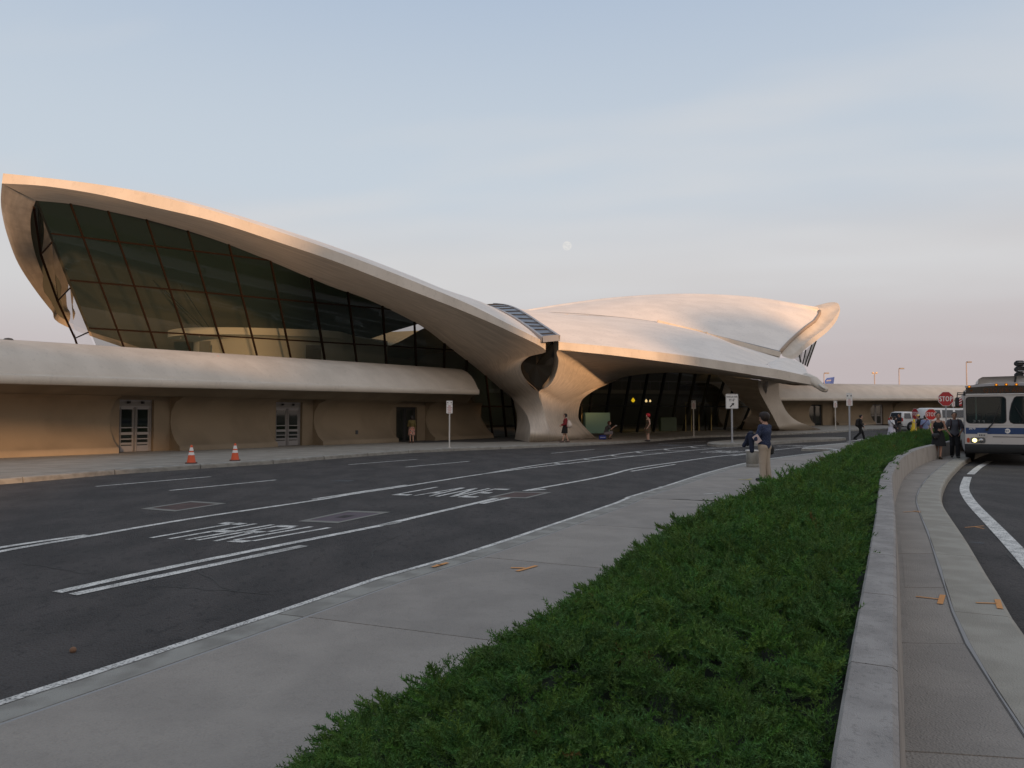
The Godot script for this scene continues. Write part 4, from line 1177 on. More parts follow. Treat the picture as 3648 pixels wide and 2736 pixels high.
	for e in [[Vector3(-19.605,7.173,-52.000), Vector3(-20.962,10.049,-50.000)], [Vector3(-19.855,7.173,-52.000), Vector3(-21.916,9.663,-50.000)], [Vector3(-20.154,7.173,-52.000), Vector3(-22.696,10.339,-50.000)]]:
		tube(st, e, 0.03, 5)
	add.call("stay_cables", st, M.dark)
	# counters and partitions behind the entrance glass
	for c in [[Vector3(5.714,0.440,-57.243), Vector3(2.1, 1.5, 0.3), 0.45, M.teal], [Vector3(11.750,0.499,-61.848), Vector3(1.6, 1.1, 0.3), 0.5, plain(0.04, 0.065, 0.025, 0.6)]]:
		st = begin()
		box(st, c[0] + Vector3(0.45, c[1].y / 2, -0.7), c[1], Basis(Vector3.UP, c[2]), 0.03)
		add.call("hall_counter", st, c[3])
	# balcony inside the hall with its own rail
	st = begin()
	bar(st, Vector3(-2, 4.1, -76), Vector3(23, 4.1, -84), 1.6, 0.35)
	add.call("hall_balcony", st, plain(0.30, 0.29, 0.25, 0.8))
	st = begin()
	for i in 26:
		var p := Vector3(-2, 4.3, -75.6).lerp(Vector3(23, 4.3, -83.6), i / 25.0)
		bar(st, p, p + Vector3(0, 0.9, 0), 0.05, 0.05, Vector3.BACK)
	bar(st, Vector3(-2, 5.2, -75.6), Vector3(23, 5.2, -83.6), 0.08, 0.08)
	add.call("balcony_rail", st, M.alu)
	# lit lamps in the hall
	for l in [[Vector3(10.636,3.049,-70.000), 0.17, Color(1.0, 0.82, 0.12), 0.55, 1.6], [Vector3(12.122,3.031,-72.000), 0.12, Color(1.0, 0.86, 0.6), 0.35, 2.4], [Vector3(12.479,3.031,-72.000), 0.10, Color(1.0, 0.86, 0.6), 0.35, 2.4]]:
		st = begin(true)
		lathe(st, [Vector2(0, -l[1]), Vector2(l[1] * 0.6, -l[1] * 0.7), Vector2(l[1], 0), Vector2(l[1] * 0.5, l[1] * 0.9), Vector2(0, l[1] * 1.5)], 12, l[0])
		add.call("hall_lamp", st, glow(l[2], l[4]))
		var om := OmniLight3D.new()
		om.name = "hall_lamp_light"
		om.light_color = l[2]
		om.light_energy = l[3]
		om.light_size = l[1]
		om.omni_range = 30.0
		om.omni_attenuation = 2.0
		om.shadow_enabled = true
		T.add_child(om, true)
		om.position = l[0] - base + Vector3(0, 0, 0.02)
	hold.free()

# cross-section of the low wings: distance in front of the wall line, height
func wing_profile(flat: bool) -> Array:
	var p := []
	if flat: p = [Vector2(-0.55, 0.0), Vector2(-0.55, 2.3)]
	else: p = [Vector2(0.16, 0.0), Vector2(0.16, 0.2), Vector2(0.02, 0.28), Vector2(-0.26, 0.5), Vector2(-0.52, 0.9), Vector2(-0.62, 1.3), Vector2(-0.54, 1.8), Vector2(-0.22, 2.2)]
	return p

func build_low_wing(label: String, line: Array, panels: Array, doors: Array, roof_ext: Array, hill: float) -> Node3D:
	# line: wall foot from left to right; panels and door bays as spans along it, in metres
	var W := thing("low_wing", label, "building", line[0])
	var a: Vector3 = line[0]
	var b: Vector3 = line[line.size() - 1]
	var path := walk(line, 0.5)
	var org := a
	var at := func(s: float) -> Array:
		var f := clampf(s / 0.5, 0.0, path.size() - 1.001)
		var i := int(f)
		var p: Vector3 = (path[i] as Vector3).lerp(path[i + 1], f - i)
		if s < 0.0: p = path[0] + (path[1] - path[0]) / 0.5 * s
		if s > (path.size() - 1) * 0.5: p = path[path.size() - 1] + (path[path.size() - 1] - path[path.size() - 2]) / 0.5 * (s - (path.size() - 1) * 0.5)
		return [p, side_of(path, i)]
	var pt := func(s: float, o: float, h: float) -> Vector3:
		var q: Array = at.call(s)
		var p: Vector3 = q[0] + q[1] * o
		return Vector3(p.x, elev(q[0].z) + 0.15 + h, p.z) - org
	var add := func(called: String, st: SurfaceTool, m: Material) -> MeshInstance3D: return part(called, st, m, W)
	var prof := wing_profile(false)
	for sp in panels:
		var st := begin(true)
		var n := maxi(2, int((sp[1] - sp[0]) / 0.8))
		var rows := []
		for i in n + 1:
			var s: float = lerpf(sp[0], sp[1], i / float(n))
			var row := []
			for q in prof + [Vector2(0.12, 2.34), Vector2(0.42, 2.42)]:
				var cut: float = roof_ext[1] - 0.2 - roof_ext[2] * (0.20 * q.y + 0.55 * maxf(0.0, q.x))
				row.append(pt.call(minf(s, cut), q.x, q.y))
			rows.append(row)
		for i in n:
			for k in rows[0].size() - 1: quad(st, rows[i][k], rows[i + 1][k], rows[i + 1][k + 1], rows[i][k + 1])
		add.call("wall_panel", st, M.wall)
		# ends of the scooped panel, turned back into the door bays
		for e in 2:
			st = begin()
			var s: float = sp[e]
			if e == 1 and roof_ext[2] > 0.0 and s > roof_ext[1] - 1.0: continue
			for k in prof.size() - 1:
				quad(st, pt.call(s, prof[k].x, prof[k].y), pt.call(s, -0.75, prof[k].y), pt.call(s, -0.75, prof[k + 1].y), pt.call(s, prof[k + 1].x, prof[k + 1].y))
			quad(st, pt.call(s, prof[prof.size() - 1].x, prof[prof.size() - 1].y), pt.call(s, -0.75, 2.2), pt.call(s, -0.75, 2.42), pt.call(s, 0.42, 2.42))
			add.call("panel_return", st, M.wall)
	for d in doors:
		var s0: float = d[0]
		var s1: float = d[1]
		var st := begin()
		var ds0: float = d[2]
		var ds1: float = d[3]
		var dh: float = d[4]
		var o := -0.66
		quad(st, pt.call(s0 - 0.1, o, 0), pt.call(ds0, o, 0), pt.call(ds0, o, 2.425), pt.call(s0 - 0.1, o, 2.425))
		quad(st, pt.call(ds1, o, 0), pt.call(s1 + 0.1, o, 0), pt.call(s1 + 0.1, o, 2.425), pt.call(ds1, o, 2.425))
		quad(st, pt.call(ds0, o, dh), pt.call(ds1, o, dh), pt.call(ds1, o, 2.425), pt.call(ds0, o, 2.425))
		quad(st, pt.call(s0 - 0.1, o, 2.425), pt.call(s1 + 0.1, o, 2.425), pt.call(s1 + 0.1, 0.45, 2.428), pt.call(s0 - 0.1, 0.45, 2.428))
		for e in [ds0, ds1]: quad(st, pt.call(e, o, 0), pt.call(e, o, dh), pt.call(e, o - 0.3, dh), pt.call(e, o - 0.3, 0))
		add.call("door_bay", st, M.wall)
		st = begin()
		quad(st, pt.call(ds0 - 0.3, -2.4, 0.0), pt.call(ds1 + 0.3, -2.4, 0.0), pt.call(ds1 + 0.3, -2.4, 2.5), pt.call(ds0 - 0.3, -2.4, 2.5))
		quad(st, pt.call(ds0 - 0.3, -2.4, 0.01), pt.call(ds1 + 0.3, -2.4, 0.01), pt.call(ds1 + 0.3, -0.7, 0.01), pt.call(ds0 - 0.3, -0.7, 0.01))
		quad(st, pt.call(ds0 - 0.3, -2.4, 2.5), pt.call(ds1 + 0.3, -2.4, 2.5), pt.call(ds1 + 0.3, -0.75, 2.5), pt.call(ds0 - 0.3, -0.75, 2.5))
		for e in [ds0 - 0.3, ds1 + 0.3]: quad(st, pt.call(e, -2.4, 0), pt.call(e, -0.7, 0), pt.call(e, -0.7, 2.5), pt.call(e, -2.4, 2.5))
		add.call("lobby", st, plain(0.16, 0.13, 0.11, 0.8))
		# the door itself: frame, transom box, leaves
		var kind: String = d[5]
		var D := Node3D.new()
		D.name = "door"
		W.add_child(D, true)
		st = begin()
		var z := o - 0.20
		var fr: Material = M.alu if kind != "open" else M.dark
		var head: float = dh - (0.28 if kind == "double" else 0.0)
		for e in [ds0 + 0.04, ds1 - 0.04]: bar(st, pt.call(e, z, 0), pt.call(e, z, dh), 0.09, 0.1, Vector3.BACK)
		bar(st, pt.call(ds0, z, dh - 0.04), pt.call(ds1, z, dh - 0.04), 0.1, 0.09)
		bar(st, pt.call(ds0, z, head - 0.02), pt.call(ds1, z, head - 0.02), 0.1, 0.06)
		part("frame", st, fr, D)
		if kind == "double":
			st = begin()
			quad(st, pt.call(ds0, z + 0.02, head), pt.call(ds1, z + 0.02, head), pt.call(ds1, z + 0.02, dh - 0.06), pt.call(ds0, z + 0.02, dh - 0.06))
			part("transom", st, plain(0.20, 0.19, 0.18, 0.6), D)
			for q in [0.3, 0.7]:
				st = begin()
				box(st, pt.call(lerpf(ds0, ds1, q), z + 0.1, dh - 0.12), Vector3(0.10, 0.10, 0.12))
				part("door_sensor", st, M.dark, D)
		var mid := (ds0 + ds1) / 2
		for leaf in 2:
			var l0: float = ds0 + 0.08 if leaf == 0 else mid + 0.02
			var l1: float = mid - 0.02 if leaf == 0 else ds1 - 0.08
			st = begin()
			for e in [l0 + 0.05, l1 - 0.05]: bar(st, pt.call(e, z, 0.02), pt.call(e, z, head - 0.04), 0.10, 0.05, Vector3.BACK)
			bar(st, pt.call(l0, z, head - 0.09), pt.call(l1, z, head - 0.09), 0.05, 0.10)
			if kind == "double":
				bar(st, pt.call(l0, z, 0.14), pt.call(l1, z, 0.14), 0.05, 0.26)
				bar(st, pt.call(l0, z, 0.80), pt.call(l1, z, 0.80), 0.05, 0.12)
				for hh in [0.34, 0.38, 0.56, 1.06]: bar(st, pt.call(l0, z, hh), pt.call(l1, z, hh), 0.04, 0.05)
			elif kind == "glass":
				bar(st, pt.call(l0, z, 0.95), pt.call(l1, z, 0.95), 0.05, 0.05)
				bar(st, pt.call(l0, z, 0.06), pt.call(l1, z, 0.06), 0.05, 0.10)
			part("door_leaf", st, fr, D)
			st = begin()
			quad(st, pt.call(l0 + 0.08, z - 0.01, 0.05), pt.call(l1 - 0.08, z - 0.01, 0.05), pt.call(l1 - 0.08, z - 0.01, head - 0.1), pt.call(l0 + 0.08, z - 0.01, head - 0.1))
			part("pane", st, M.glass_dark, D)
	# eave: its flat underside, then the lip, the groove above it and the roof, swept along the wing
	var under := [Vector2(0.40, 2.425), Vector2(1.2, 2.54), Vector2(2.12, 2.575)]
	var sec := [Vector2(2.12, 2.575), Vector2(2.17, 2.60), Vector2(2.20, 2.74), Vector2(2.18, 2.88), Vector2(2.13, 2.915), Vector2(2.00, 2.925), Vector2(1.97, 2.99), Vector2(1.85, 3.10), Vector2(1.55, 3.40), Vector2(1.0, 3.80), Vector2(0.3, 4.11), Vector2(-0.7, 4.36), Vector2(-2.0, 4.5), Vector2(-3.6, 4.5), Vector2(-7.0, 4.3)]
	var L := (path.size() - 1) * 0.5
	var st2 := begin(true)
	var rows2 := []
	var rows3 := []
	var s_end: float = roof_ext[1]
	var s := roof_ext[0] as float
	while s < s_end + 0.01:
		var row := []
		var row3 := []
		for q in under + sec:
			# the right end is cut off aslant
			var cut: float = s_end - roof_ext[2] * (0.60 + maxf(0.0, (q.x + 3.0) / 5.2) * 1.10)
			var ss := minf(s, cut)
			var p: Vector3 = pt.call(ss, q.x, q.y + hill * ss / L * smoothstep(2.42, 2.55, q.y))
			if row3.size() < under.size(): row3.append(p)
			else: row.append(p)
		rows3.append(row3)
		rows2.append(row)
		s += 0.5
	for i in rows2.size() - 1:
		for k in sec.size() - 1: quad(st2, rows2[i][k], rows2[i + 1][k], rows2[i + 1][k + 1], rows2[i][k + 1])
	add.call("eave_and_roof", st2, M.concrete)
	st2 = begin(true)
	for i in rows3.size() - 1:
		for k in under.size() - 1: quad(st2, rows3[i][k], rows3[i + 1][k], rows3[i + 1][k + 1], rows3[i][k + 1])
	add.call("eave_underside", st2, M.wall)
	# closed right end and the back
	st2 = begin()
	var last: Array = rows2[rows2.size() - 1]
	for k in range(1, sec.size() - 1): tri(st2, last[0], last[k], last[k + 1])
	var wall_end := []
	for q in [Vector2(0.16, 0), Vector2(0.02, 0.28), Vector2(-0.26, 0.5), Vector2(-0.62, 1.3), Vector2(-0.22, 2.2), Vector2(0.42, 2.42)]: wall_end.append(pt.call(roof_ext[1] - 0.2 - roof_ext[2] * (0.20 * q.y + 0.55 * maxf(0.0, q.x)), q.x, q.y))
	for k in wall_end.size() - 1: quad(st2, wall_end[k], wall_end[k + 1], wall_end[k + 1] + (pt.call(0, -3, 0) - pt.call(0, 0, 0)), wall_end[k] + (pt.call(0, -3, 0) - pt.call(0, 0, 0)))
	for k in [0]:
		var se: float = s_end - roof_ext[2] * 0.6
		quad(st2, pt.call(se, -7.0, 0), pt.call(se, -0.6, 0), pt.call(se, -0.6, 2.9), pt.call(se, -7.0, 4.3))
		quad(st2, pt.call(roof_ext[0], -7.0, 0), pt.call(s_end, -7.0, 0), pt.call(s_end, -7.0, 4.3), pt.call(roof_ext[0], -7.0, 4.3))
	add.call("back_wall", st2, M.wall)
	W.set_meta("spans", L)
	return W

func along(line: Array, p: Vector3) -> float:
	# distance along the first straight run of line at which p's sight line from the road crosses it
	var a: Vector3 = line[0]
	var d: Vector3 = (line[line.size() - 1] - a).normalized()
	var c := Vector2(0, 0)
	var r := Vector2(p.x, p.z).normalized()
	# solve a + d s = r k
	var det := d.x * -r.y + d.z * r.x
	return ((-a.x) * -r.y - (-a.z) * -r.x) / det

func build_wings() -> void:
	var l0: Vector3 = Vector3(-19.247,0.150,-30.054)
	var l1: Vector3 = Vector3(-1.212,0.173,-55.399)
	var dir := (l1 - l0).normalized()
	var line := [l0 - dir * 22.0, l0 - dir * 8, l0.lerp(l1, 0.5), l1]
	var S := func(p: Vector3) -> float: return along(line, p)
	var p1: float = S.call(Vector3(-15.276,0.150,-31.359)) - 0.25
	var p2: float = S.call(Vector3(-14.126,0.150,-33.770))
	var p3: float = S.call(Vector3(-11.063,0.150,-38.074)) - 0.25
	var p4: float = S.call(Vector3(-9.756,0.150,-40.846))
	var p5: float = S.call(Vector3(-6.579,0.150,-46.812)) - 0.25
	var p6: float = S.call(Vector3(-4.784,0.150,-48.429))
	var p7: float = S.call(Vector3(-1.212,0.173,-55.399))
	var d1: float = S.call(Vector3(-15.246,0.150,-31.359))
	var d1b: float = S.call(Vector3(-14.415,0.150,-32.678))
	var d2: float = S.call(Vector3(-11.100,0.150,-38.334))
	var d2b: float = S.call(Vector3(-10.124,0.150,-39.550))
	var d3: float = S.call(Vector3(-6.525,0.150,-46.812))
	var d3b: float = S.call(Vector3(-5.370,0.150,-47.607))
	var W := build_low_wing("long low left wing with a scooped wall and rolled concrete eave", line,
		[[0.0, p1], [p2, p3], [p4, p5], [p6, p7]],
		[[p1, p2, d1 + 0.15, d1b + 0.1, 2.28, "double"], [p3, p4, d2 + 0.2, d2b + 0.2, 2.28, "double"], [p5, p6, d3 + 0.3, d3b + 0.3, 2.1, "open"]],
		[-2.0, p7 + 0.2, 2.8], 0.35)
	# outlet plate on the third panel and small lamps on the roof edge
	var st := begin()
	var q: Vector3 = Vector3(-8.393,0.150,-43.206)
	st = begin()
	box(st, Vector3(-8.047,0.867,-41.400) - W.position, Vector3(0.16, 0.2, 0.06), Basis(Vector3.UP, 1.05), 0.01)
	part("outlet_box", st, M.dark, W)
	st = begin(true)
	lathe(st, [Vector2(0.09, -0.35), Vector2(0.09, -0.02), Vector2(0.17, 0.01), Vector2(0.215, 0.10), Vector2(0.20, 0.19), Vector2(0.13, 0.26), Vector2(0, 0.285)], 16, Vector3(-19.959,4.535,-31.500))
	lathe(st, [Vector2(0.205, 0.06), Vector2(0.222, 0.06), Vector2(0.222, 0.09), Vector2(0.205, 0.09)], 16, Vector3(-19.959,4.535,-31.500))
	var vent := solo("roof_vent", st, plain(0.06, 0.055, 0.05, 0.5, 0.2), "dark mushroom-shaped vent on the low roof at the far left", "vent")
	vent.mesh.surface_set_material(0, plain(0.06, 0.055, 0.05, 0.5, 0.2))
	var n := 0
	for c in [Vector3(-13.899,4.353,-37.600), Vector3(-6.807,4.536,-50.000)]:
		st = begin(true)
		lathe(st, [Vector2(0.10, -0.12), Vector2(0.10, 0.02), Vector2(0.12, 0.08), Vector2(0.06, 0.2), Vector2(0, 0.22)], 10, c)
		solo("roof_light", st, plain(0.6, 0.35, 0.3, 0.5), ["tiny pinkish roof light below the lit mezzanine", "tiny pale roof light at the right end of the low left wing"][n], "light", "small lights on the low roof")
		n += 1
	# right wing, nearly square to the view
	var r := [Vector3(20.802,0.788,-79.000), Vector3(27.605,0.758,-81.500), Vector3(40.549,0.736,-87.500), Vector3(52.239,0.683,-92.000), Vector3(68.862,0.625,-97.000)]
	for i in r.size(): r[i].y = elev(r[i].z) + 0.15
	var rl := walk(r, 0.5)
	var near := func(x: float) -> float:
		var best := 0.0
		var bd := 1e9
		for i in rl.size():
			var px: float = 1106.0 + rl[i].x / -rl[i].z * 1722.0
			if absf(px - x) < bd:
				bd = absf(px - x)
				best = i * 0.5
		return best
	var e1: float = near.call(1758)
	var e2: float = near.call(1788)
	var e3: float = near.call(1806)
	var f1: float = near.call(1892)
	var f2: float = near.call(1921)
	var f3: float = near.call(1940)
	var LR := (rl.size() - 1) * 0.5
	build_low_wing("low right wing facing the road, with a plain rolled concrete roof edge", r,
		[[0.0, e1], [e3, f1], [f3, LR]],
		[[e1, e3, e1 + 0.1, e2, 2.2, "open"], [f1, f3, f1 + 0.1, f2, 2.2, "glass"]], [-1.0, LR, 0.0], 0.0)

# ---------------------------------------------------------------- ground cover
func lerp_x(line: Array, z: float) -> float:
	for i in line.size() - 1:
		var a: Vector3 = line[i]
		var b: Vector3 = line[i + 1]
		if z <= a.z and z >= b.z: return lerpf(a.x, b.x, (z - a.z) / (b.z - a.z))
	return line[0].x if z > line[0].z else line[line.size() - 1].x

func sprig(n_side: int, spread: float, droop: float, sd: int) -> ArrayMesh:
	# a juniper spray: a stem with short side twigs, every twig clothed in small pointed leaves
	var r := RandomNumberGenerator.new()
	r.seed = sd
	var st := begin()
	var twigs := [[Vector3.ZERO, Vector3(0, 0.25, 1.0).normalized(), 1.0]]
	for i in n_side:
		var t := 0.15 + 0.8 * i / n_side
		var sgn := 1.0 if i % 2 == 0 else -1.0
		var d := Vector3(sgn * spread * r.randf_range(0.6, 1.1), r.randf_range(0.0, 0.7), 0.75).normalized()
		twigs.append([Vector3(0, 0.25, 1.0).normalized() * t + Vector3(0, -droop * t * t, 0), d, (1.0 - t * 0.6) * r.randf_range(0.38, 0.55)])
	for w in twigs:
		var o: Vector3 = w[0]
		var d: Vector3 = w[1]
		var l: float = w[2]
		var side := d.cross(Vector3.UP).normalized()
		var up := side.cross(d).normalized()
		var m := maxi(3, int(l * 11))
		for k in m:
			var p := o + d * l * (k + 0.3) / m
			if w == twigs[0]: p.y -= droop * pow(float(k) / m, 2)
			for q in 3:
				var a := TAU * q / 3.0 + k * 1.3 + r.randf_range(-0.4, 0.4)
				var out := (side * cos(a) + up * sin(a))
				var tip := p + (out * 0.75 + d * 0.9).normalized() * r.randf_range(0.10, 0.16)
				var cr2 := out.cross(d).normalized() * 0.024
				var v := r.randf_range(0.8, 1.2)
				st.set_color(Color(0.088 * v, 0.168 * v, 0.042 * v))
				tri(st, p - cr2, p + cr2, tip)
	return done(st)

func build_hedge() -> void:
	var left: Array = [Vector3(-1.086,0.400,-2.374), Vector3(-1.044,0.400,-2.882), Vector3(-0.906,0.400,-3.403), Vector3(-0.733,0.400,-3.702), Vector3(-0.490,0.400,-3.966), Vector3(-0.325,0.400,-4.174), Vector3(-0.128,0.400,-4.854), Vector3(0.200,0.400,-5.430), Vector3(0.562,0.400,-6.346), Vector3(1.346,0.400,-8.222), Vector3(1.905,0.400,-9.329), Vector3(2.727,0.400,-10.882), Vector3(3.608,0.400,-12.437), Vector3(5.086,0.400,-15.270), Vector3(8.801,0.400,-22.226), Vector3(14.940,0.400,-34.291), Vector3(22.356,0.400,-45.702), Vector3(27.631,0.406,-52.727), Vector3(31.058,0.435,-56.751)]
	var right: Array = [Vector3(0.735,0.680,-1.923), Vector3(0.990,0.680,-2.464), Vector3(1.320,0.680,-3.181), Vector3(1.704,0.680,-3.984), Vector3(2.233,0.680,-5.091), Vector3(2.954,0.680,-6.633), Vector3(3.916,0.680,-8.627), Vector3(5.928,0.680,-12.873), Vector3(7.092,0.680,-15.292), Vector3(9.653,0.680,-20.200), Vector3(13.515,0.680,-26.964), Vector3(16.858,0.680,-31.809), Vector3(21.968,0.680,-38.781), Vector3(25.989,0.680,-43.266)]
	left.push_front(Vector3(-1.2, 0, 1.5))
	right.push_front(Vector3(right[0].x - 0.3, 0, 1.5))
	var n := FastNoiseLite.new()
	n.seed = 3
	n.frequency = 1.0
	n.noise_type = FastNoiseLite.TYPE_SIMPLEX_SMOOTH
	n.fractal_octaves = 2
	var top := func(x: float, z: float) -> float:
		var xl := lerp_x(left, z)
		var xr := lerp_x(right, z)
		var f := n.get_noise_2d(z * 0.9, 50.0) * 0.16
		var d := x - xl - f
		var h := 0.16 + 0.49 * sqrt(clampf(d / 0.9, 0.0, 1.0)) - 0.07 * smoothstep(0.35, 0.0, xr - x)
		h += 0.12 * n.get_noise_2d(x * 2.8, z * 2.8) * smoothstep(0.0, 0.4, d) + 0.05 * n.get_noise_2d(x * 0.5 + 40.0, z * 0.5) + 0.05 * n.get_noise_2d(x * 6.0, z * 6.0 + 9.0)
		return h + elev(z)
	# dark twiggy mound beneath the leaves
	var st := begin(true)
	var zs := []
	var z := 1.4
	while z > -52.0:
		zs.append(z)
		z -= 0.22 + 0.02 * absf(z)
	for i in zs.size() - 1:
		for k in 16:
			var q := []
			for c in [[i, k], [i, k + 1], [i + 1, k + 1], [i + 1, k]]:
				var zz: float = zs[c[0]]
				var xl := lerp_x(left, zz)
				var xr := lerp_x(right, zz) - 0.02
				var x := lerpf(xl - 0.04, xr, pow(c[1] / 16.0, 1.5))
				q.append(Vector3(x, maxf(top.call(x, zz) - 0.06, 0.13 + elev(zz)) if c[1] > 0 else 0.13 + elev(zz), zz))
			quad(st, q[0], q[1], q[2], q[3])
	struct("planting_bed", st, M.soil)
	var leaf := plain(1, 1, 1, 0.75)
	leaf.vertex_color_use_as_albedo = true
	leaf.albedo_color = Color.WHITE
	leaf.backlight_enabled = true
	leaf.backlight = Color(0.12, 0.2, 0.06)
	leaf.metallic_specular = 0.25
	var spots := [[], [], []]
	var cols := [[], [], []]
	z = 0.9
	var leafn := FastNoiseLite.new()
	leafn.seed = 8
	leafn.frequency = 0.7
	while z > -50.0:
		var dist := absf(z) + 1.2
		var sp := clampf(0.0074 * dist, 0.024, 0.15)
		var xl := lerp_x(left, z) - 0.05
		var xr := lerp_x(right, z) + 0.02
		var x := xl
		while x < xr:
			var px := x + rng.randf_range(-sp, sp)
			var pz := z + rng.randf_range(-sp, sp)
			x += sp
			if px > lerp_x(right, pz) - 0.03 - sp * 0.8: continue
			# only ground that the frame or a step aside could show
			if pz > -1.5 and px < -2.0: continue
			var e := 0.06
			var y: float = top.call(px, pz)
			var nx: float = (top.call(px - e, pz) - top.call(px + e, pz)) / (2 * e)
			var nz: float = (top.call(px, pz - e) - top.call(px, pz + e)) / (2 * e)
			var nor := Vector3(nx, 1.0, nz).normalized()
			var yaw := rng.randf_range(0, TAU)
			var f := Vector3(sin(yaw), 0, cos(yaw))
			var edge := clampf(1.0 - (px - lerp_x(left, pz)) / 0.5, 0.0, 1.0)
			var redge := clampf(1.0 - (lerp_x(right, pz) - px) / 0.3, 0.0, 1.0)
			f = (f + Vector3(-1.4, 0.1, 0.3) * edge + Vector3(-1.0, 0.5, 0.0) * redge).normalized()
			f = (f - nor * f.dot(nor) + nor * rng.randf_range(0.2, 1.1)).normalized()
			var xa := Vector3.UP.cross(f).normalized()
			var b := Basis(xa, f.cross(xa), f)
			var s := clampf(sp * 3.3, 0.085, 0.36) * rng.randf_range(0.75, 1.3)
			var kind := rng.randi() % 3
			spots[kind].append(Transform3D(b.scaled(Vector3.ONE * s), Vector3(px, y - s * 0.25 + rng.randf_range(-0.03, 0.015), pz)))
			var v := 0.95 + 0.35 * leafn.get_noise_2d(px, pz) + rng.randf_range(-0.22, 0.22)
			var brown := rng.randf() < 0.004 or leafn.get_noise_2d(px * 2.0 + 70.0, pz * 2.0) > 0.70
			cols[kind].append(Color(1.5 * v, 0.55 * v, 0.7 * v) if brown else Color(v * rng.randf_range(0.8, 1.2), v, v * rng.randf_range(0.7, 1.3)))
		z -= sp
	var total := 0
	for kind in 3:
		var mm := MultiMesh.new()
		mm.transform_format = MultiMesh.TRANSFORM_3D
		mm.use_colors = true
		mm.mesh = sprig([7, 9, 6][kind], [0.9, 0.7, 1.1][kind], [0.1, 0.25, 0.0][kind], 20 + kind)
		mm.mesh.surface_set_material(0, leaf)
		mm.instance_count = spots[kind].size()
		for i in spots[kind].size():
			mm.set_instance_transform(i, spots[kind][i])
			mm.set_instance_color(i, cols[kind][i])
		total += spots[kind].size()
		var o := MultiMeshInstance3D.new()
		o.name = numbered("juniper_ground_cover")
		o.multimesh = mm
		add_child(o)
		tag(o, ["dense green juniper ground cover filling the planter beside the pavement", "upright darker sprays of the juniper ground cover in the planter", "loose spreading sprays of the juniper ground cover in the planter"][kind], "ground cover")
		o.set_meta("kind", "stuff")
	print("sprigs ", total)
	# litter caught in the leaves
	st = begin(true)
	lathe(st, [Vector2(0, 0.045), Vector2(0.06, 0.04), Vector2(0.085, 0.015), Vector2(0.09, -0.01), Vector2(0.0, -0.012)], 14, Vector3(5.627,0.536,-13.500), Basis(Vector3(1, 0, 0.3).normalized(), 0.7))
	solo("cup_lid", st, M.white, "white disposable cup lid lying on the green ground cover", "litter")
	st = begin()
	var lp: Vector3 = Vector3(2.447,0.261,-6.300)
	quad(st, lp + Vector3(-0.07, 0.0, 0), lp + Vector3(0.05, -0.02, 0.03), lp + Vector3(0.07, 0.05, -0.03), lp + Vector3(-0.01, 0.055, -0.02))
	quad(st, lp + Vector3(0.05, -0.02, 0.03), lp + Vector3(0.08, 0.0, -0.02), lp + Vector3(0.07, 0.05, -0.03), lp + Vector3(0.05, 0.02, 0.03))
	solo("paper_scrap", st, M.white, "small crumpled white paper scrap caught in the ground cover near the wall", "litter")
	st = begin(true)
	var rp: Vector3 = Vector3(-3.244,0.030,-5.965)
	lathe(st, [Vector2(0, -0.02), Vector2(0.02, -0.018), Vector2(0.026, 0.0), Vector2(0.017, 0.016), Vector2(0, 0.024)], 7, rp + Vector3(0, -0.012, 0))
	solo("stone", st, plain(0.22, 0.12, 0.07, 0.9), "small reddish stone lying alone on the asphalt at lower left", "stone")

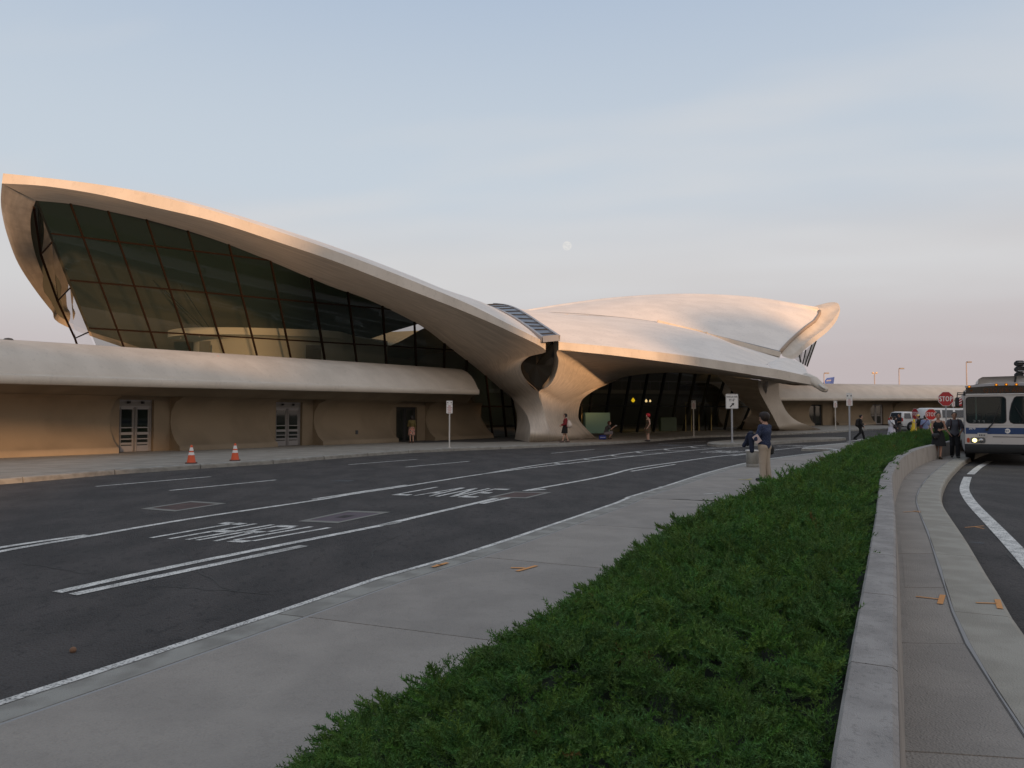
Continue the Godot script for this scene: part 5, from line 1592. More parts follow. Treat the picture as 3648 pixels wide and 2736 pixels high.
# ---------------------------------------------------------------- street furniture
func post_sign(label: String, foot: Vector3, high: float, r: float, panels: Array, m: Material, group := "", turn := 0.0) -> Node3D:
	# panels: [width, height, centre height, kind]
	var s := thing("street_sign", label, "sign", foot, turn, group)
	var st := begin()
	tube(st, [Vector3.ZERO, Vector3(0, high, 0)], r, 10)
	part("post", st, m, s)
	st = begin()
	tube(st, [Vector3(0, 0, 0), Vector3(0, 0.03, 0)], r * 2.4, 10)
	part("foot_plate", st, m, s)
	for p in panels:
		var w: float = p[0]
		var h: float = p[1]
		var y: float = p[2]
		var z := r + 0.012
		st = begin()
		prism(st, rounded(w, h, minf(w, h) * 0.07, 3), 0.006, Transform3D(Basis(), Vector3(0, y, z - 0.006)))
		var pn := part("panel", st, M.white, s)
		var zz := z + 0.002
		if p[3] == "arrows":
			var pr := part("arrow_marks", arrow_marks(w, h, y, zz), M.black, pn)
			pr.position = Vector3.ZERO
		elif p[3] == "notice":
			st = begin()
			for e in [[0.0, 0.30, 0.42, 0.09], [0.0, 0.13, 0.8, 0.05], [0.0, 0.03, 0.55, 0.03], [0.0, -0.06, 0.7, 0.03], [0.0, -0.14, 0.7, 0.03], [0.0, -0.22, 0.45, 0.03], [0.0, -0.36, 0.62, 0.06]]:
				var c := Vector3(e[0] * w, y + e[1] * h, zz)
				var hx: float = e[2] * w / 2
				var hy: float = e[3] * h / 2
				quad(st, c + Vector3(-hx, -hy, 0), c + Vector3(-hx, hy, 0), c + Vector3(hx, hy, 0), c + Vector3(hx, -hy, 0))
			part("red_print", st, plain(0.45, 0.10, 0.09, 0.5), pn)
		elif p[3] == "height":
			st = begin()
			for e in [[0, 0.475, 0.95, 0.02], [0, -0.475, 0.95, 0.02], [-0.475, 0, 0.02, 0.95], [0.475, 0, 0.02, 0.95]]:
				var c := Vector3(e[0] * w, y + e[1] * h, zz)
				quad(st, c + Vector3(-e[2] * w / 2, -e[3] * h / 2, 0), c + Vector3(-e[2] * w / 2, e[3] * h / 2, 0), c + Vector3(e[2] * w / 2, e[3] * h / 2, 0), c + Vector3(e[2] * w / 2, -e[3] * h / 2, 0))
			part("border", st, M.black, pn)
			lettering("VEHICLES OVER", 0.12 * h, M.black, pn, Vector3(0, y + 0.30 * h, zz), 0.86 * w)
			lettering("11'-6\"", 0.17 * h, M.black, pn, Vector3(0, y + 0.08 * h, zz), 0.48 * w)
			var ar := PackedVector2Array([Vector2(-0.14, -0.03), Vector2(0.04, -0.03), Vector2(0.04, -0.085), Vector2(0.15, 0), Vector2(0.04, 0.085), Vector2(0.04, 0.03), Vector2(-0.14, 0.03)])
			st = begin()
			prism(st, ar, 0.002, Transform3D(Basis(Vector3.BACK, PI / 4).scaled(Vector3.ONE * 1.15), Vector3(0, y - 0.25 * h, zz)))
			part("arrow", st, M.black, pn)
	return s

func arrow_marks(w: float, h: float, y: float, z: float) -> SurfaceTool:
	var st := begin()
	for sgn in [-1.0, 1.0]:
		var c := Vector3(sgn * w * 0.26, y - h * 0.05, z)
		var l := w * 0.17
		quad(st, c + Vector3(-l * 0.5, -h * 0.09, 0), c + Vector3(-l * 0.5, h * 0.09, 0), c + Vector3(l * 0.5, h * 0.09, 0), c + Vector3(l * 0.5, -h * 0.09, 0))
		tri(st, c + Vector3(sgn * l * 0.4, -h * 0.2, 0), c + Vector3(sgn * l * 0.4, h * 0.2, 0), c + Vector3(sgn * l * 1.0, 0, 0))
	return st

func stop_sign(label: String, foot: Vector3, centre_h: float, w: float, red: Material, post: Material, turn: float, post_top: float, strip: Material = null) -> void:
	var s := thing("stop_sign", label, "stop sign", foot, turn)
	var st := begin()
	box(st, Vector3(0, post_top / 2, -0.02), Vector3(0.065, post_top, 0.03))
	part("post", st, post, s)
	if strip:
		st = begin()
		box(st, Vector3(-0.01, post_top / 2 - 0.3, 0.0), Vector3(0.07, post_top - 0.9, 0.008))
		part("reflective_strip", st, strip, s)
	var oct := PackedVector2Array()
	var oct2 := PackedVector2Array()
	for k in 8:
		var a := TAU * (k + 0.5) / 8
		oct.append(Vector2(cos(a), sin(a)) * w / 2 / cos(PI / 8))
		oct2.append(Vector2(cos(a), sin(a)) * (w / 2 - 0.02) / cos(PI / 8))
	st = begin()
	prism(st, oct, 0.004, Transform3D(Basis(), Vector3(0, centre_h, 0.008)))
	part("border", st, M.white, s)
	st = begin()
	prism(st, oct2, 0.004, Transform3D(Basis(), Vector3(0, centre_h, 0.0105)))
	var f := part("face", st, red, s)
	lettering("STOP", w * 0.34, M.white, f, Vector3(0, centre_h, 0.016), w * 0.86)

func build_furniture() -> void:
	post_sign("white parking notice on a pale post at the kerb before the low left wing", Vector3(-3.102,0.150,-39.612), 2.30, 0.035, [[0.30, 0.16, 2.24, "arrows"], [0.30, 0.46, 1.92, "notice"]], M.offwhite)
	post_sign("white parking notice on a pale post before the entrance doors", Vector3(13.301,0.203,-58.448), 2.62, 0.04, [[0.32, 0.14, 2.55, "arrows"], [0.32, 0.46, 2.24, "notice"]], M.offwhite)
	post_sign("white parking notice on a thin post right of the far buttress", Vector3(29.300,0.443,-72.298), 2.62, 0.045, [[0.32, 0.14, 2.55, "arrows"], [0.32, 0.46, 2.24, "notice"]], M.offwhite)
	post_sign("two stacked faded notices on a tall galvanised post by the ground cover", Vector3(17.515,0.150,-41.410), 2.76, 0.045, [[0.29, 0.26, 2.62, "arrows"], [0.29, 0.38, 2.28, "notice"]], M.galv, "", -0.25)
	post_sign("large white height-limit sign with a black arrow on the traffic island", Vector3(12.800,0.150,-46.449), 2.80, 0.055, [[0.735, 0.87, 2.41, "height"]], M.galv)
	post_sign("small white notice on a post behind the white van", Vector3(42.877,0.402,-77.508), 2.72, 0.045, [[0.31, 0.5, 2.45, "notice"]], M.galv)
	var f1: Vector3 = Vector3(23.402,0.819,-43.000)
	stop_sign("large dark red STOP sign standing highest, left of the bus", Vector3(f1.x, elev(f1.z), f1.z), 1.75 + (897.0 - 861.7) / 1722.0 * 43.0, 0.77, M.red, M.galv, -0.15, 3.0)
	var f2: Vector3 = Vector3(23.107,0.797,-44.000)
	stop_sign("lower bright red STOP sign with a yellow-green post strip", Vector3(f2.x, elev(f2.z), f2.z), 1.75 + (897.0 - 895.3) / 1722.0 * 44.0, 0.61, M.red_bright, M.galv, -0.1, 2.05, plain(0.5, 0.55, 0.03, 0.5))
	var f3: Vector3 = Vector3(30.326,0.451,-60.000)
	stop_sign("narrow dark STOP sign turned nearly edge-on beside the white car", Vector3(f3.x, elev(f3.z), f3.z), 1.75 + (897.0 - 896.0) / 1722.0 * 60.0, 0.80, M.red, M.galv, -1.46, 2.1)
	# cones
	var cones := [[Vector3(-10.661,0.150,-26.578), "left of the two orange traffic cones on the far kerb"], [Vector3(-9.772,0.150,-28.209), "right of the two orange traffic cones on the far kerb"]]
	for c in cones:
		var t := thing("traffic_cone", c[1], "traffic cone", c[0], 0.3, "orange cones on the terminal pavement")
		var st := begin()
		prism(st, rounded(0.36, 0.36, 0.05, 3), 0.035, Transform3D(Basis(Vector3.RIGHT, -PI / 2), Vector3.ZERO))
		part("base", st, plain(0.10, 0.03, 0.02, 0.8), t)
		st = begin(true)
		lathe(st, [Vector2(0.145, 0.035), Vector2(0.135, 0.06), Vector2(0.098, 0.28)], 16)
		lathe(st, [Vector2(0.080, 0.37), Vector2(0.069, 0.42)], 16)
		lathe(st, [Vector2(0.046, 0.53), Vector2(0.032, 0.60), Vector2(0.02, 0.61), Vector2(0.0, 0.60)], 16)
		part("body", st, M.orange, t)
		for b in [[0.098, 0.28, 0.080, 0.37], [0.069, 0.42, 0.046, 0.53]]:
			st = begin(true)
			lathe(st, [Vector2(b[0] + 0.001, b[1]), Vector2(b[2] + 0.001, b[3])], 16)
			part("reflective_band", st, M.white, t)
	# concrete bin on the near pavement
	var bin := thing("ash_bin", "squat round pale concrete bin on the pavement by the standing woman", "bin", Vector3(7.485,0.145,-24.896))
	var st := begin(true)
	lathe(st, [Vector2(0.0, 0.0), Vector2(0.185, 0.0), Vector2(0.19, 0.015), Vector2(0.19, 0.085), Vector2(0.178, 0.095), Vector2(0.178, 0.105), Vector2(0.192, 0.115), Vector2(0.192, 0.46), Vector2(0.185, 0.475)], 28)
	part("body", st, M.kerb, bin)
	st = begin(true)
	lathe(st, [Vector2(0.185, 0.478), Vector2(0.205, 0.482), Vector2(0.21, 0.50), Vector2(0.205, 0.525), Vector2(0.15, 0.53), Vector2(0.13, 0.50), Vector2(0.0, 0.49)], 28)
	part("lid", st, M.offwhite, bin)
	# lamp posts far behind the right wing
	var lamps := [[Vector3(64.656,9.897,-165.000), 806.0, "shoebox lamp nearest the blue tail fin, on a thin post"], [Vector3(68.284,9.156,-150.000), 806.0, "short double-headed floodlight post with a warm glow put into its colour"], [Vector3(68.046,8.663,-140.000), 796.0, "tall lamp post with one flat head over the middle of the right wing"], [Vector3(54.238,6.441,-95.000), 782.0, "tallest lamp post with one flat head just left of the bus"]]
	for i in lamps.size():
		var q: Vector3 = lamps[i][0]
		var d := -q.z
		var h: float = 1.75 + (897.0 - lamps[i][1]) / 1722.0 * d - elev(q.z)
		var t := thing("lamp_post", lamps[i][2], "lamp post", Vector3(q.x, elev(q.z), q.z), 0.0, "lamp posts beyond the right wing")
		st = begin(true)
		tube(st, [Vector3.ZERO, Vector3(0, h, 0)], [0.11, 0.0006 * d], 8)
		part("pole", st, plain(0.42, 0.33, 0.28, 0.6), t)
		if i == 1:
			for sgn in [-1.0, 1.0]:
				st = begin()
				box(st, Vector3(sgn * 0.32, h + 0.05, 0.1), Vector3(0.42, 0.34, 0.3), Basis(Vector3.RIGHT, 0.5), 0.08)
				part("floodlight", st, plain(0.66, 0.50, 0.36, 0.5), t)  # warm glow put into the head colour; nothing is lit here
			st = begin()
			bar(st, Vector3(-0.45, h - 0.15, 0), Vector3(0.45, h - 0.15, 0), 0.08, 0.08)
			part("crossbar", st, M.galv, t)
		else:
			st = begin()
			bar(st, Vector3(0, h, 0), Vector3(0.003 * d, h, 0), 0.06, 0.06)
			box(st, Vector3(0.0035 * d, h, 0), Vector3(0.0058 * d, 0.0016 * d, 0.3), Basis(), 0.03)
			part("lamp_head", st, plain(0.20, 0.17, 0.15, 0.5), t)
	# tail of an airliner parked behind the right wing
	var tp: Vector3 = Vector3(74.976,8.992,-190.000)
	var tail := thing("airliner", "blue airliner tail fin rising over the right wing's roof", "airliner", Vector3(tp.x, 0.7, tp.z))
	var k := 190.0 / 2840.0 / 2.5925
	var fin := PackedVector2Array()
	for c in [[1355, 990], [1372, 955], [1420, 898], [1478, 890], [1466, 965], [1460, 1000]]: fin.append(Vector2((c[0] - 1410.0) * k, (962.0 - c[1]) * k + tp.y - 0.7))
	st = begin()
	prism(st, fin, 0.45, Transform3D(Basis(), Vector3(0, 0, -0.2)))
	part("tail_fin", st, plain(0.05, 0.115, 0.40, 0.75), tail)
	st = begin()
	var ru := PackedVector2Array()
	for c in [[1452, 905], [1480, 889], [1468, 966], [1440, 966]]: ru.append(Vector2((c[0] - 1410.0) * k, (962.0 - c[1]) * k + tp.y - 0.7))
	prism(st, ru, 0.30, Transform3D(Basis(), Vector3(0.05, 0, 0.02)))
	part("rudder", st, plain(0.035, 0.08, 0.30, 0.75), tail)
	st = begin()
	var bd := PackedVector2Array()
	for c in [[1410, 918], [1455, 914], [1452, 926], [1404, 930]]: bd.append(Vector2((c[0] - 1410.0) * k, (962.0 - c[1]) * k + tp.y - 0.7))
	prism(st, bd, 0.02, Transform3D(Basis(), Vector3(0, 0, 0.255)))
	part("fin_stripe", st, plain(0.03, 0.06, 0.18, 0.4), tail)
	st = begin(true)
	tube(st, [Vector3(-26, tp.y - 3.4, 0), Vector3(-8, tp.y - 3.4, 0), Vector3(0, tp.y - 3.0, 0), Vector3(6, tp.y - 2.2, 0)], [2.0, 2.0, 1.5, 0.4], 16)
	part("fuselage", st, M.white, tail)
	# back of a traffic signal at the right edge
	var sp: Vector3 = Vector3(33.206,4.757,-52.000)
	var sg := thing("traffic_signal", "black traffic signal seen from behind at the right edge, above the bus", "traffic signal", Vector3(sp.x + 1.4, 0, sp.z))
	st = begin(true)
	tube(st, [Vector3.ZERO, Vector3(0, sp.y + 0.3, 0)], [0.13, 0.10], 10)
	part("pole", st, M.galv, sg)
	for e in [-0.42, 0.42]:
		st = begin()
		bar(st, Vector3(0, sp.y + e * 0.6, 0), Vector3(-1.35, sp.y + e * 0.6, 0.26), 0.06, 0.07)
		part("bracket", st, M.steel, sg)
	for e in 3:
		st = begin()
		box(st, Vector3(-1.45, sp.y + 0.38 - e * 0.38, 0.0), Vector3(0.40, 0.37, 0.28), Basis(), 0.04)
		tube(st, [Vector3(-1.45, sp.y + 0.38 - e * 0.38, -0.14), Vector3(-1.45, sp.y + 0.38 - e * 0.38, -0.34)], 0.16, 12)
		part("signal_head", st, M.black, sg)
	st = begin()
	box(st, Vector3(-1.02, sp.y + 0.1, 0.0), Vector3(0.36, 0.9, 0.26), Basis(Vector3.UP, 0.9), 0.04)
	part("side_signal_head", st, M.black, sg)
	st = begin()
	bar(st, Vector3(-1.22, sp.y + 0.62, 0.17), Vector3(-1.22, sp.y - 0.6, 0.17), 0.05, 0.04, Vector3.BACK)
	bar(st, Vector3(-1.66, sp.y + 0.45, 0.17), Vector3(-1.22, sp.y + 0.45, 0.17), 0.05, 0.05)
	bar(st, Vector3(-1.66, sp.y - 0.12, 0.17), Vector3(-1.22, sp.y - 0.12, 0.17), 0.05, 0.05)
	part("frame", st, M.galv, sg)
	# yellow marker beside the people at the crossing
	var yp: Vector3 = Vector3(32.483,0.142,-64.457)
	var ys := thing("floor_cone", "plain yellow pyramid-shaped cone behind the ground cover, by the man in the yellow cap", "cone", Vector3(yp.x, elev(yp.z), yp.z))
	st = begin(true)
	lathe(st, [Vector2(0.42, 0.0), Vector2(0.40, 0.05), Vector2(0.20, 0.75), Vector2(0.10, 1.25), Vector2(0.06, 1.28), Vector2(0, 1.28)], 8)
	part("body", st, plain(0.75, 0.50, 0.02, 0.5), ys)
	st = begin()
	box(st, Vector3(0, 0.02, 0), Vector3(0.95, 0.04, 0.95), Basis(), 0.01)
	part("base", st, plain(0.70, 0.47, 0.02, 0.5), ys)

# ---------------------------------------------------------------- unseen masses behind the camera, placed to shade the terminal
func build_behind() -> void:
	var far := thing("unseen_shade_blocks", "unseen long concrete blocks behind the viewer, placed to shade the terminal", "building", Vector3(40, 0, 78))  # out of view, block heights chosen to shade the shells and ground
	for b in [[22.0, 28.5, 15.2], [28.5, 38.0, 24.3], [38.0, 52.0, 15.4], [52.0, 190.0, 21.2]]:
		var st := begin()
		box(st, Vector3((b[0] + b[1]) / 2 - 40, b[2] / 2, 0), Vector3(b[1] - b[0] - 0.02, b[2], 16))
		part("block", st, M.wall_face, far)
	for f in 4:
		var st := begin()
		box(st, Vector3(64, 3.0 + f * 3.6, -8.1), Vector3(170, 1.1, 0.2))
		part("parapet", st, M.concrete, far)
	var gw := thing("unseen_shade_deck", "unseen concrete deck on round piers behind the viewer, placed to shade the low roof", "shade_deck", Vector3(-20, 0, 22))  # out of view, placed to keep sun off the low left roof
	var s2 := begin()
	box(s2, Vector3(-5, 8.1, 0), Vector3(90, 3.2, 6.0))
	part("deck", s2, M.wall_face, gw)
	for i in 5:
		s2 = begin(true)
		lathe(s2, [Vector2(0.9, 0), Vector2(0.8, 6.0), Vector2(1.6, 6.6)], 14, Vector3(-46 + i * 20.0, 0, 0))
		part("pier", s2, M.wall_face, gw)
	var ct := thing("unseen_shade_tower", "unseen slim mass with a broad top far behind the viewer, placed to shade the right wing roof", "tower", Vector3(76, 0, 96))  # out of view, its top darkens a patch of the right wing roof
	s2 = begin(true)
	lathe(s2, [Vector2(1.6, 0), Vector2(1.3, 21), Vector2(3.0, 22), Vector2(6.4, 23.2), Vector2(6.8, 27.5), Vector2(5.0, 29.5), Vector2(0, 30)], 16)
	part("shaft_and_cab", s2, M.concrete, ct)

# ---------------------------------------------------------------- vehicles
func ring_plate(st: SurfaceTool, x0: float, x1: float, y0: float, y1: float, hole: PackedVector2Array, z: float) -> void:
	# a flat panel x0..x1, y0..y1 with a hole, in the plane z
	var c := Vector2.ZERO
	for p in hole: c += p
	c /= hole.size()
	var edge := func(p: Vector2) -> Vector2:
		var d := (p - c)
		var t := 1e9
		if d.x > 1e-5: t = minf(t, (x1 - c.x) / d.x)
		if d.x < -1e-5: t = minf(t, (x0 - c.x) / d.x)
		if d.y > 1e-5: t = minf(t, (y1 - c.y) / d.y)
		if d.y < -1e-5: t = minf(t, (y0 - c.y) / d.y)
		return c + d * t
	var corners := [Vector2(x0, y0), Vector2(x1, y0), Vector2(x1, y1), Vector2(x0, y1)]
	for i in hole.size():
		var a := hole[i]
		var b := hole[(i + 1) % hole.size()]
		var ea: Vector2 = edge.call(a)
		var eb: Vector2 = edge.call(b)
		quad(st, Vector3(a.x, a.y, z), Vector3(ea.x, ea.y, z), Vector3(eb.x, eb.y, z), Vector3(b.x, b.y, z))
		for k in corners:
			var v: Vector2 = k
			if (v - c).angle_to(a - c) * (v - c).angle_to(b - c) < 0 and absf((v - c).angle_to(a - c)) < 1.5 and absf((v - c).angle_to(b - c)) < 1.5:
				tri(st, Vector3(ea.x, ea.y, z), Vector3(v.x, v.y, z), Vector3(eb.x, eb.y, z))

func wheel(parent: Node3D, at: Vector3, r: float, w: float, axis: Vector3) -> void:
	var b := Basis(axis.cross(Vector3.UP).normalized(), axis, axis.cross(axis.cross(Vector3.UP).normalized()))
	var W := Node3D.new()
	W.name = "wheel"
	parent.add_child(W, true)
	W.position = at
	var st := begin(true)
	lathe(st, [Vector2(r * 0.62, -w / 2), Vector2(r * 0.92, -w / 2), Vector2(r, -w * 0.32), Vector2(r, w * 0.32), Vector2(r * 0.92, w / 2), Vector2(r * 0.62, w / 2)], 24, Vector3.ZERO, b)
	part("tyre", st, M.rubber, W)
	st = begin(true)
	for s in [-1.0, 1.0]:
		lathe(st, [Vector2(r * 0.63, w * 0.47 * s), Vector2(r * 0.55, w * 0.36 * s), Vector2(r * 0.25, w * 0.40 * s), Vector2(r * 0.2, w * 0.5 * s), Vector2(0, w * 0.5 * s)], 20, Vector3.ZERO, b)
	part("rim", st, M.steel, W)
	st = begin()
	for k in 5:
		var a := TAU * k / 5
		var c := b * Vector3(cos(a) * r * 0.4, w * 0.42, sin(a) * r * 0.4)
		box(st, c, Vector3(r * 0.16, r * 0.16, 0.02), Basis(axis, a))
	part("rim_opening", st, M.black, W)

func build_bus() -> void:
	# front face: x to the right as seen from the front, y up, z forward; origin on the ground under the middle of the front
	var c0: Vector3 = Vector3(16.218,1.203,-28.600)
	var yaw := -0.5
	var right := Vector3(cos(yaw), 0, -sin(yaw))
	var org := Vector3(c0.x, 0, c0.z) + right * 1.30
	var B := thing("bus", "white city bus with a blue stripe, lit headlight and destination sign", "bus", org, yaw)
	var hw := 1.30
	var L := 12.0
	# body shell: side walls, roof, tail; the front is built from panels
	var st := begin(true)
	var sec := [Vector2(-hw, 0.42), Vector2(-hw, 1.2), Vector2(-hw, 2.2), Vector2(-hw + 0.03, 2.62), Vector2(-hw + 0.10, 2.76), Vector2(-hw + 0.35, 2.85), Vector2(-0.5, 2.90), Vector2(0.5, 2.90), Vector2(hw - 0.35, 2.85), Vector2(hw - 0.10, 2.76), Vector2(hw - 0.03, 2.62), Vector2(hw, 2.2), Vector2(hw, 1.2), Vector2(hw, 0.42)]
	for k in sec.size() - 1:
		quad(st, Vector3(sec[k].x, sec[k].y, -0.06), Vector3(sec[k + 1].x, sec[k + 1].y, -0.06), Vector3(sec[k + 1].x, sec[k + 1].y, -L), Vector3(sec[k].x, sec[k].y, -L))
		tri(st, Vector3(0, 1.5, -L), Vector3(sec[k].x, sec[k].y, -L), Vector3(sec[k + 1].x, sec[k + 1].y, -L))
		# rounded corner to the front
		var q := [Vector3(sec[k].x, sec[k].y, -0.06), Vector3(sec[k + 1].x, sec[k + 1].y, -0.06)]
		var f0 := Vector3(sec[k].x * 0.975, minf(sec[k].y, 2.87), 0.0)
		var f1 := Vector3(sec[k + 1].x * 0.975, minf(sec[k + 1].y, 2.87), 0.0)
		quad(st, q[0], q[1], f1, f0)
	var body := part("body", st, M.bus_white, B)
	st = begin()
	quad(st, Vector3(-hw, 0.45, 0), Vector3(hw, 0.45, 0), Vector3(hw, 0.45, -L), Vector3(-hw, 0.45, -L))
	part("underside", st, M.black, B)
	var win_l := rounded(1.24, 0.96, 0.13, 5, Vector2(-0.635, 1.935))
	var win_r := PackedVector2Array([Vector2(1.24, 1.60), Vector2(1.24, 2.36), Vector2(1.20, 2.42), Vector2(0.30, 2.42), Vector2(0.22, 2.37), Vector2(0.13, 2.15), Vector2(0.07, 1.85), Vector2(0.055, 1.60), Vector2(0.09, 1.50), Vector2(0.18, 1.45), Vector2(1.15, 1.44), Vector2(1.21, 1.50)])
	st = begin()
	ring_plate(st, -1.268, 0.0, 1.42, 2.48, win_l, 0.0)
	ring_plate(st, 0.0, 1.268, 1.42, 2.48, win_r, 0.0)
	var fp := PackedVector2Array([Vector2(-1.268, 0.70), Vector2(1.268, 0.70), Vector2(1.268, 1.42), Vector2(-1.268, 1.42)])
	prism(st, fp, 0.02, Transform3D(Basis(), Vector3(0, 0, -0.02)))
	var front := part("front_panel", st, M.bus_white, B)
	# header over the sign, gently arched
	st = begin()
	var arch := PackedVector2Array()
	for i in 9: arch.append(Vector2(lerpf(-1.268, 1.268, i / 8.0), 2.80 + 0.09 * sin(PI * i / 8.0)))
	for i in 9: arch.append(Vector2(lerpf(1.25, -1.25, i / 8.0), 2.735 + 0.06 * sin(PI * i / 8.0)))
	prism(st, arch, 0.05, Transform3D(Basis(), Vector3(0, 0, -0.03)))
	part("roof_brow", st, plain(0.38, 0.37, 0.38, 0.5), B)
	for x in [-1.13, -0.30, 0.0, 0.30, 1.13]:
		st = begin(true)
		lathe(st, [Vector2(0.055, 0), Vector2(0.05, 0.02), Vector2(0.0, 0.035)], 12, Vector3(x, 2.772 + 0.075 * cos(x * 1.2) - 0.02, 0.02), Basis(Vector3.RIGHT, PI / 2))
		var ml := part("marker_light", st, plain(0.5, 0.14, 0.02, 0.3), B)
		st = begin(true)
		lathe(st, [Vector2(0.026, 0), Vector2(0.022, 0.014), Vector2(0.0, 0.02)], 10, Vector3(x, 2.772 + 0.075 * cos(x * 1.2) - 0.02, 0.045), Basis(Vector3.RIGHT, PI / 2))
		part("bulb", st, glow(Color(1.0, 0.62, 0.08), 1.3), ml)
	st = begin()
	var sgn := PackedVector2Array([Vector2(-1.22, 2.51), Vector2(1.22, 2.51), Vector2(1.24, 2.56), Vector2(1.24, 2.735)])
	for i in 9: sgn.append(Vector2(lerpf(1.24, -1.24, i / 8.0), 2.735 + 0.058 * sin(PI * i / 8.0)))
	sgn.append(Vector2(-1.24, 2.56))
	prism(st, sgn, 0.02, Transform3D(Basis(), Vector3(0, 0, -0.025)))
	var ds := part("destination_sign", st, plain(0.006, 0.006, 0.007, 0.15), B)
	var amber := glow(Color(0.75, 0.42, 0.10), 0.07)
	var tx := lettering("Q10 JFK AIRPORT", 0.15, amber, ds, Vector3(0.18, 2.63, 0.0), 1.75, 0.0, false)
	st = begin()
	quad(st, Vector3(-1.1, 2.60, 0.0), Vector3(-1.1, 2.66, 0.0), Vector3(-1.03, 2.66, 0.0), Vector3(-1.03, 2.60, 0.0))
	part("sign_dot", st, amber, ds)
	st = begin()
	box(st, Vector3(0, 2.495, 0.01), Vector3(2.5, 0.035, 0.04), Basis(), 0.008)
	part("sign_trim", st, M.white, B)
	# windscreens: glass, black rubber surround, dim cab behind
	var k := 0
	for w in [win_l, win_r]:
		var c := Vector2.ZERO
		for p in w: c += p
		c /= w.size()
		st = begin()
		for i in w.size():
			var a: Vector2 = w[i]
			var b: Vector2 = w[(i + 1) % w.size()]
			var ia := a + (c - a).normalized() * 0.035
			var ib := b + (c - b).normalized() * 0.035
			quad(st, Vector3(a.x, a.y, 0.006), Vector3(b.x, b.y, 0.006), Vector3(ib.x, ib.y, 0.012), Vector3(ia.x, ia.y, 0.012))
		part("window_rubber", st, M.black, B)
		st = begin()
		prism(st, w, 0.004, Transform3D(Basis(), Vector3(0, 0, -0.002)))
		var wm := glass(Color(0.16, 0.22, 0.23), 0.30)
		wm.metallic_specular = 0.28
		part("windscreen", st, wm, B)
		k += 1
	st = begin()
	quad(st, Vector3(-1.27, 0.7, -2.6), Vector3(1.27, 0.7, -2.6), Vector3(1.27, 2.7, -2.6), Vector3(-1.27, 2.7, -2.6))
	quad(st, Vector3(-1.27, 0.95, -2.6), Vector3(1.27, 0.95, -2.6), Vector3(1.27, 0.95, -0.05), Vector3(-1.27, 0.95, -0.05))
	quad(st, Vector3(-1.27, 2.6, -2.6), Vector3(1.27, 2.6, -2.6), Vector3(1.27, 2.6, -0.05), Vector3(-1.27, 2.6, -0.05))
	part("cab_lining", st, plain(0.15, 0.20, 0.20, 0.8), B)
	st = begin()
	box(st, Vector3(0, 1.38, -0.35), Vector3(2.4, 0.24, 0.5), Basis(), 0.04)
	part("dashboard", st, M.dark, B)
	st = begin()
	tube(st, [Vector3(-0.92, 1.0, -0.7), Vector3(-0.92, 2.55, -0.7)], 0.03, 8)
	part("grab_pole", st, plain(0.25, 0.50, 0.45, 0.4), B)
	for x in [-0.95, -0.35, 0.75]:
		st = begin()
		box(st, Vector3(x, 1.45, -1.9), Vector3(0.5, 0.75, 0.12), Basis(), 0.05)
		part("seat_back", st, plain(0.04, 0.045, 0.06, 0.8), B)
	st = begin()
	box(st, Vector3(-0.85, 1.53, -0.09), Vector3(0.5, 0.13, 0.02))
	var card := part("number_card", st, M.black, B)
	lettering("3 1 1", 0.09, plain(0.6, 0.62, 0.6, 0.6), card, Vector3(-0.85, 1.535, -0.076), 0.36)
	# blue band with number and round emblem
	st = begin()
	quad(st, Vector3(-1.268, 1.085, 0.004), Vector3(-1.268, 1.31, 0.004), Vector3(1.268, 1.31, 0.004), Vector3(1.268, 1.085, 0.004))
	var band := part("blue_stripe", st, M.blue, B)
	st = begin()
	for s in [-1.0, 1.0]: quad(st, Vector3(s * (hw + 0.004), 1.085, -0.06), Vector3(s * (hw + 0.004), 1.31, -0.06), Vector3(s * (hw + 0.004), 1.31, -L), Vector3(s * (hw + 0.004), 1.085, -L))
	part("side_stripe", st, M.blue, B)
	lettering("2670", 0.06, M.white, band, Vector3(-1.07, 1.275, 0.006), 0.20)
	var em := PackedVector2Array()
	for i in 20:
		var a := TAU * i / 20
		var p := Vector2(cos(a), sin(a)) * 0.088
		if cos(a) < -0.55: p *= 0.72 + 0.28 * absf(sin(a * 3.0))
		em.append(p)
	st = begin()
	prism(st, em, 0.004, Transform3D(Basis(), Vector3(0.0, 1.20, 0.004)))
	var eb := part("round_emblem", st, M.white, band)
	st = begin()
	for e in [[-0.055, -0.035], [-0.01, -0.012], [0.035, 0.012]]:
		var x: float = e[0]
		prism(st, PackedVector2Array([Vector2(x - 0.022, -0.022), Vector2(x + 0.006, -0.022), Vector2(x + 0.012, 0.026), Vector2(x - 0.012, 0.026)]), 0.002, Transform3D(Basis(), Vector3(-0.01, 1.20, 0.0085)))
	part("emblem_letters", st, M.blue, eb)
	# lamps
	for s in [-1.0, 1.0]:
		var hl := Node3D.new()
		hl.name = "headlight"
		B.add_child(hl, true)
		hl.position = Vector3(s * 0.90, 0.86, 0.0)
		st = begin()
		prism(st, rounded(0.46, 0.20, 0.06, 4), 0.012, Transform3D(Basis(), Vector3(0, 0, 0.002)))
		part("bezel", st, plain(0.10, 0.10, 0.10, 0.5), hl)
		for e in 2:
			st = begin(true)
			lathe(st, [Vector2(0.075, 0), Vector2(0.07, 0.018), Vector2(0.0, 0.03)], 14, Vector3(s * (0.10 if e == 0 else -0.10), 0, 0.012), Basis(Vector3.RIGHT, PI / 2))
			part("lamp", st, glow(Color(1.0, 0.93, 0.62), 3.0) if e == 0 else plain(0.45, 0.45, 0.45, 0.15, 0.8), hl)
		var li := SpotLight3D.new()
		li.name = "headlight_beam"
		li.light_color = Color(1.0, 0.93, 0.72)
		li.light_energy = 0.5
		li.spot_range = 30
		li.spot_angle = 40
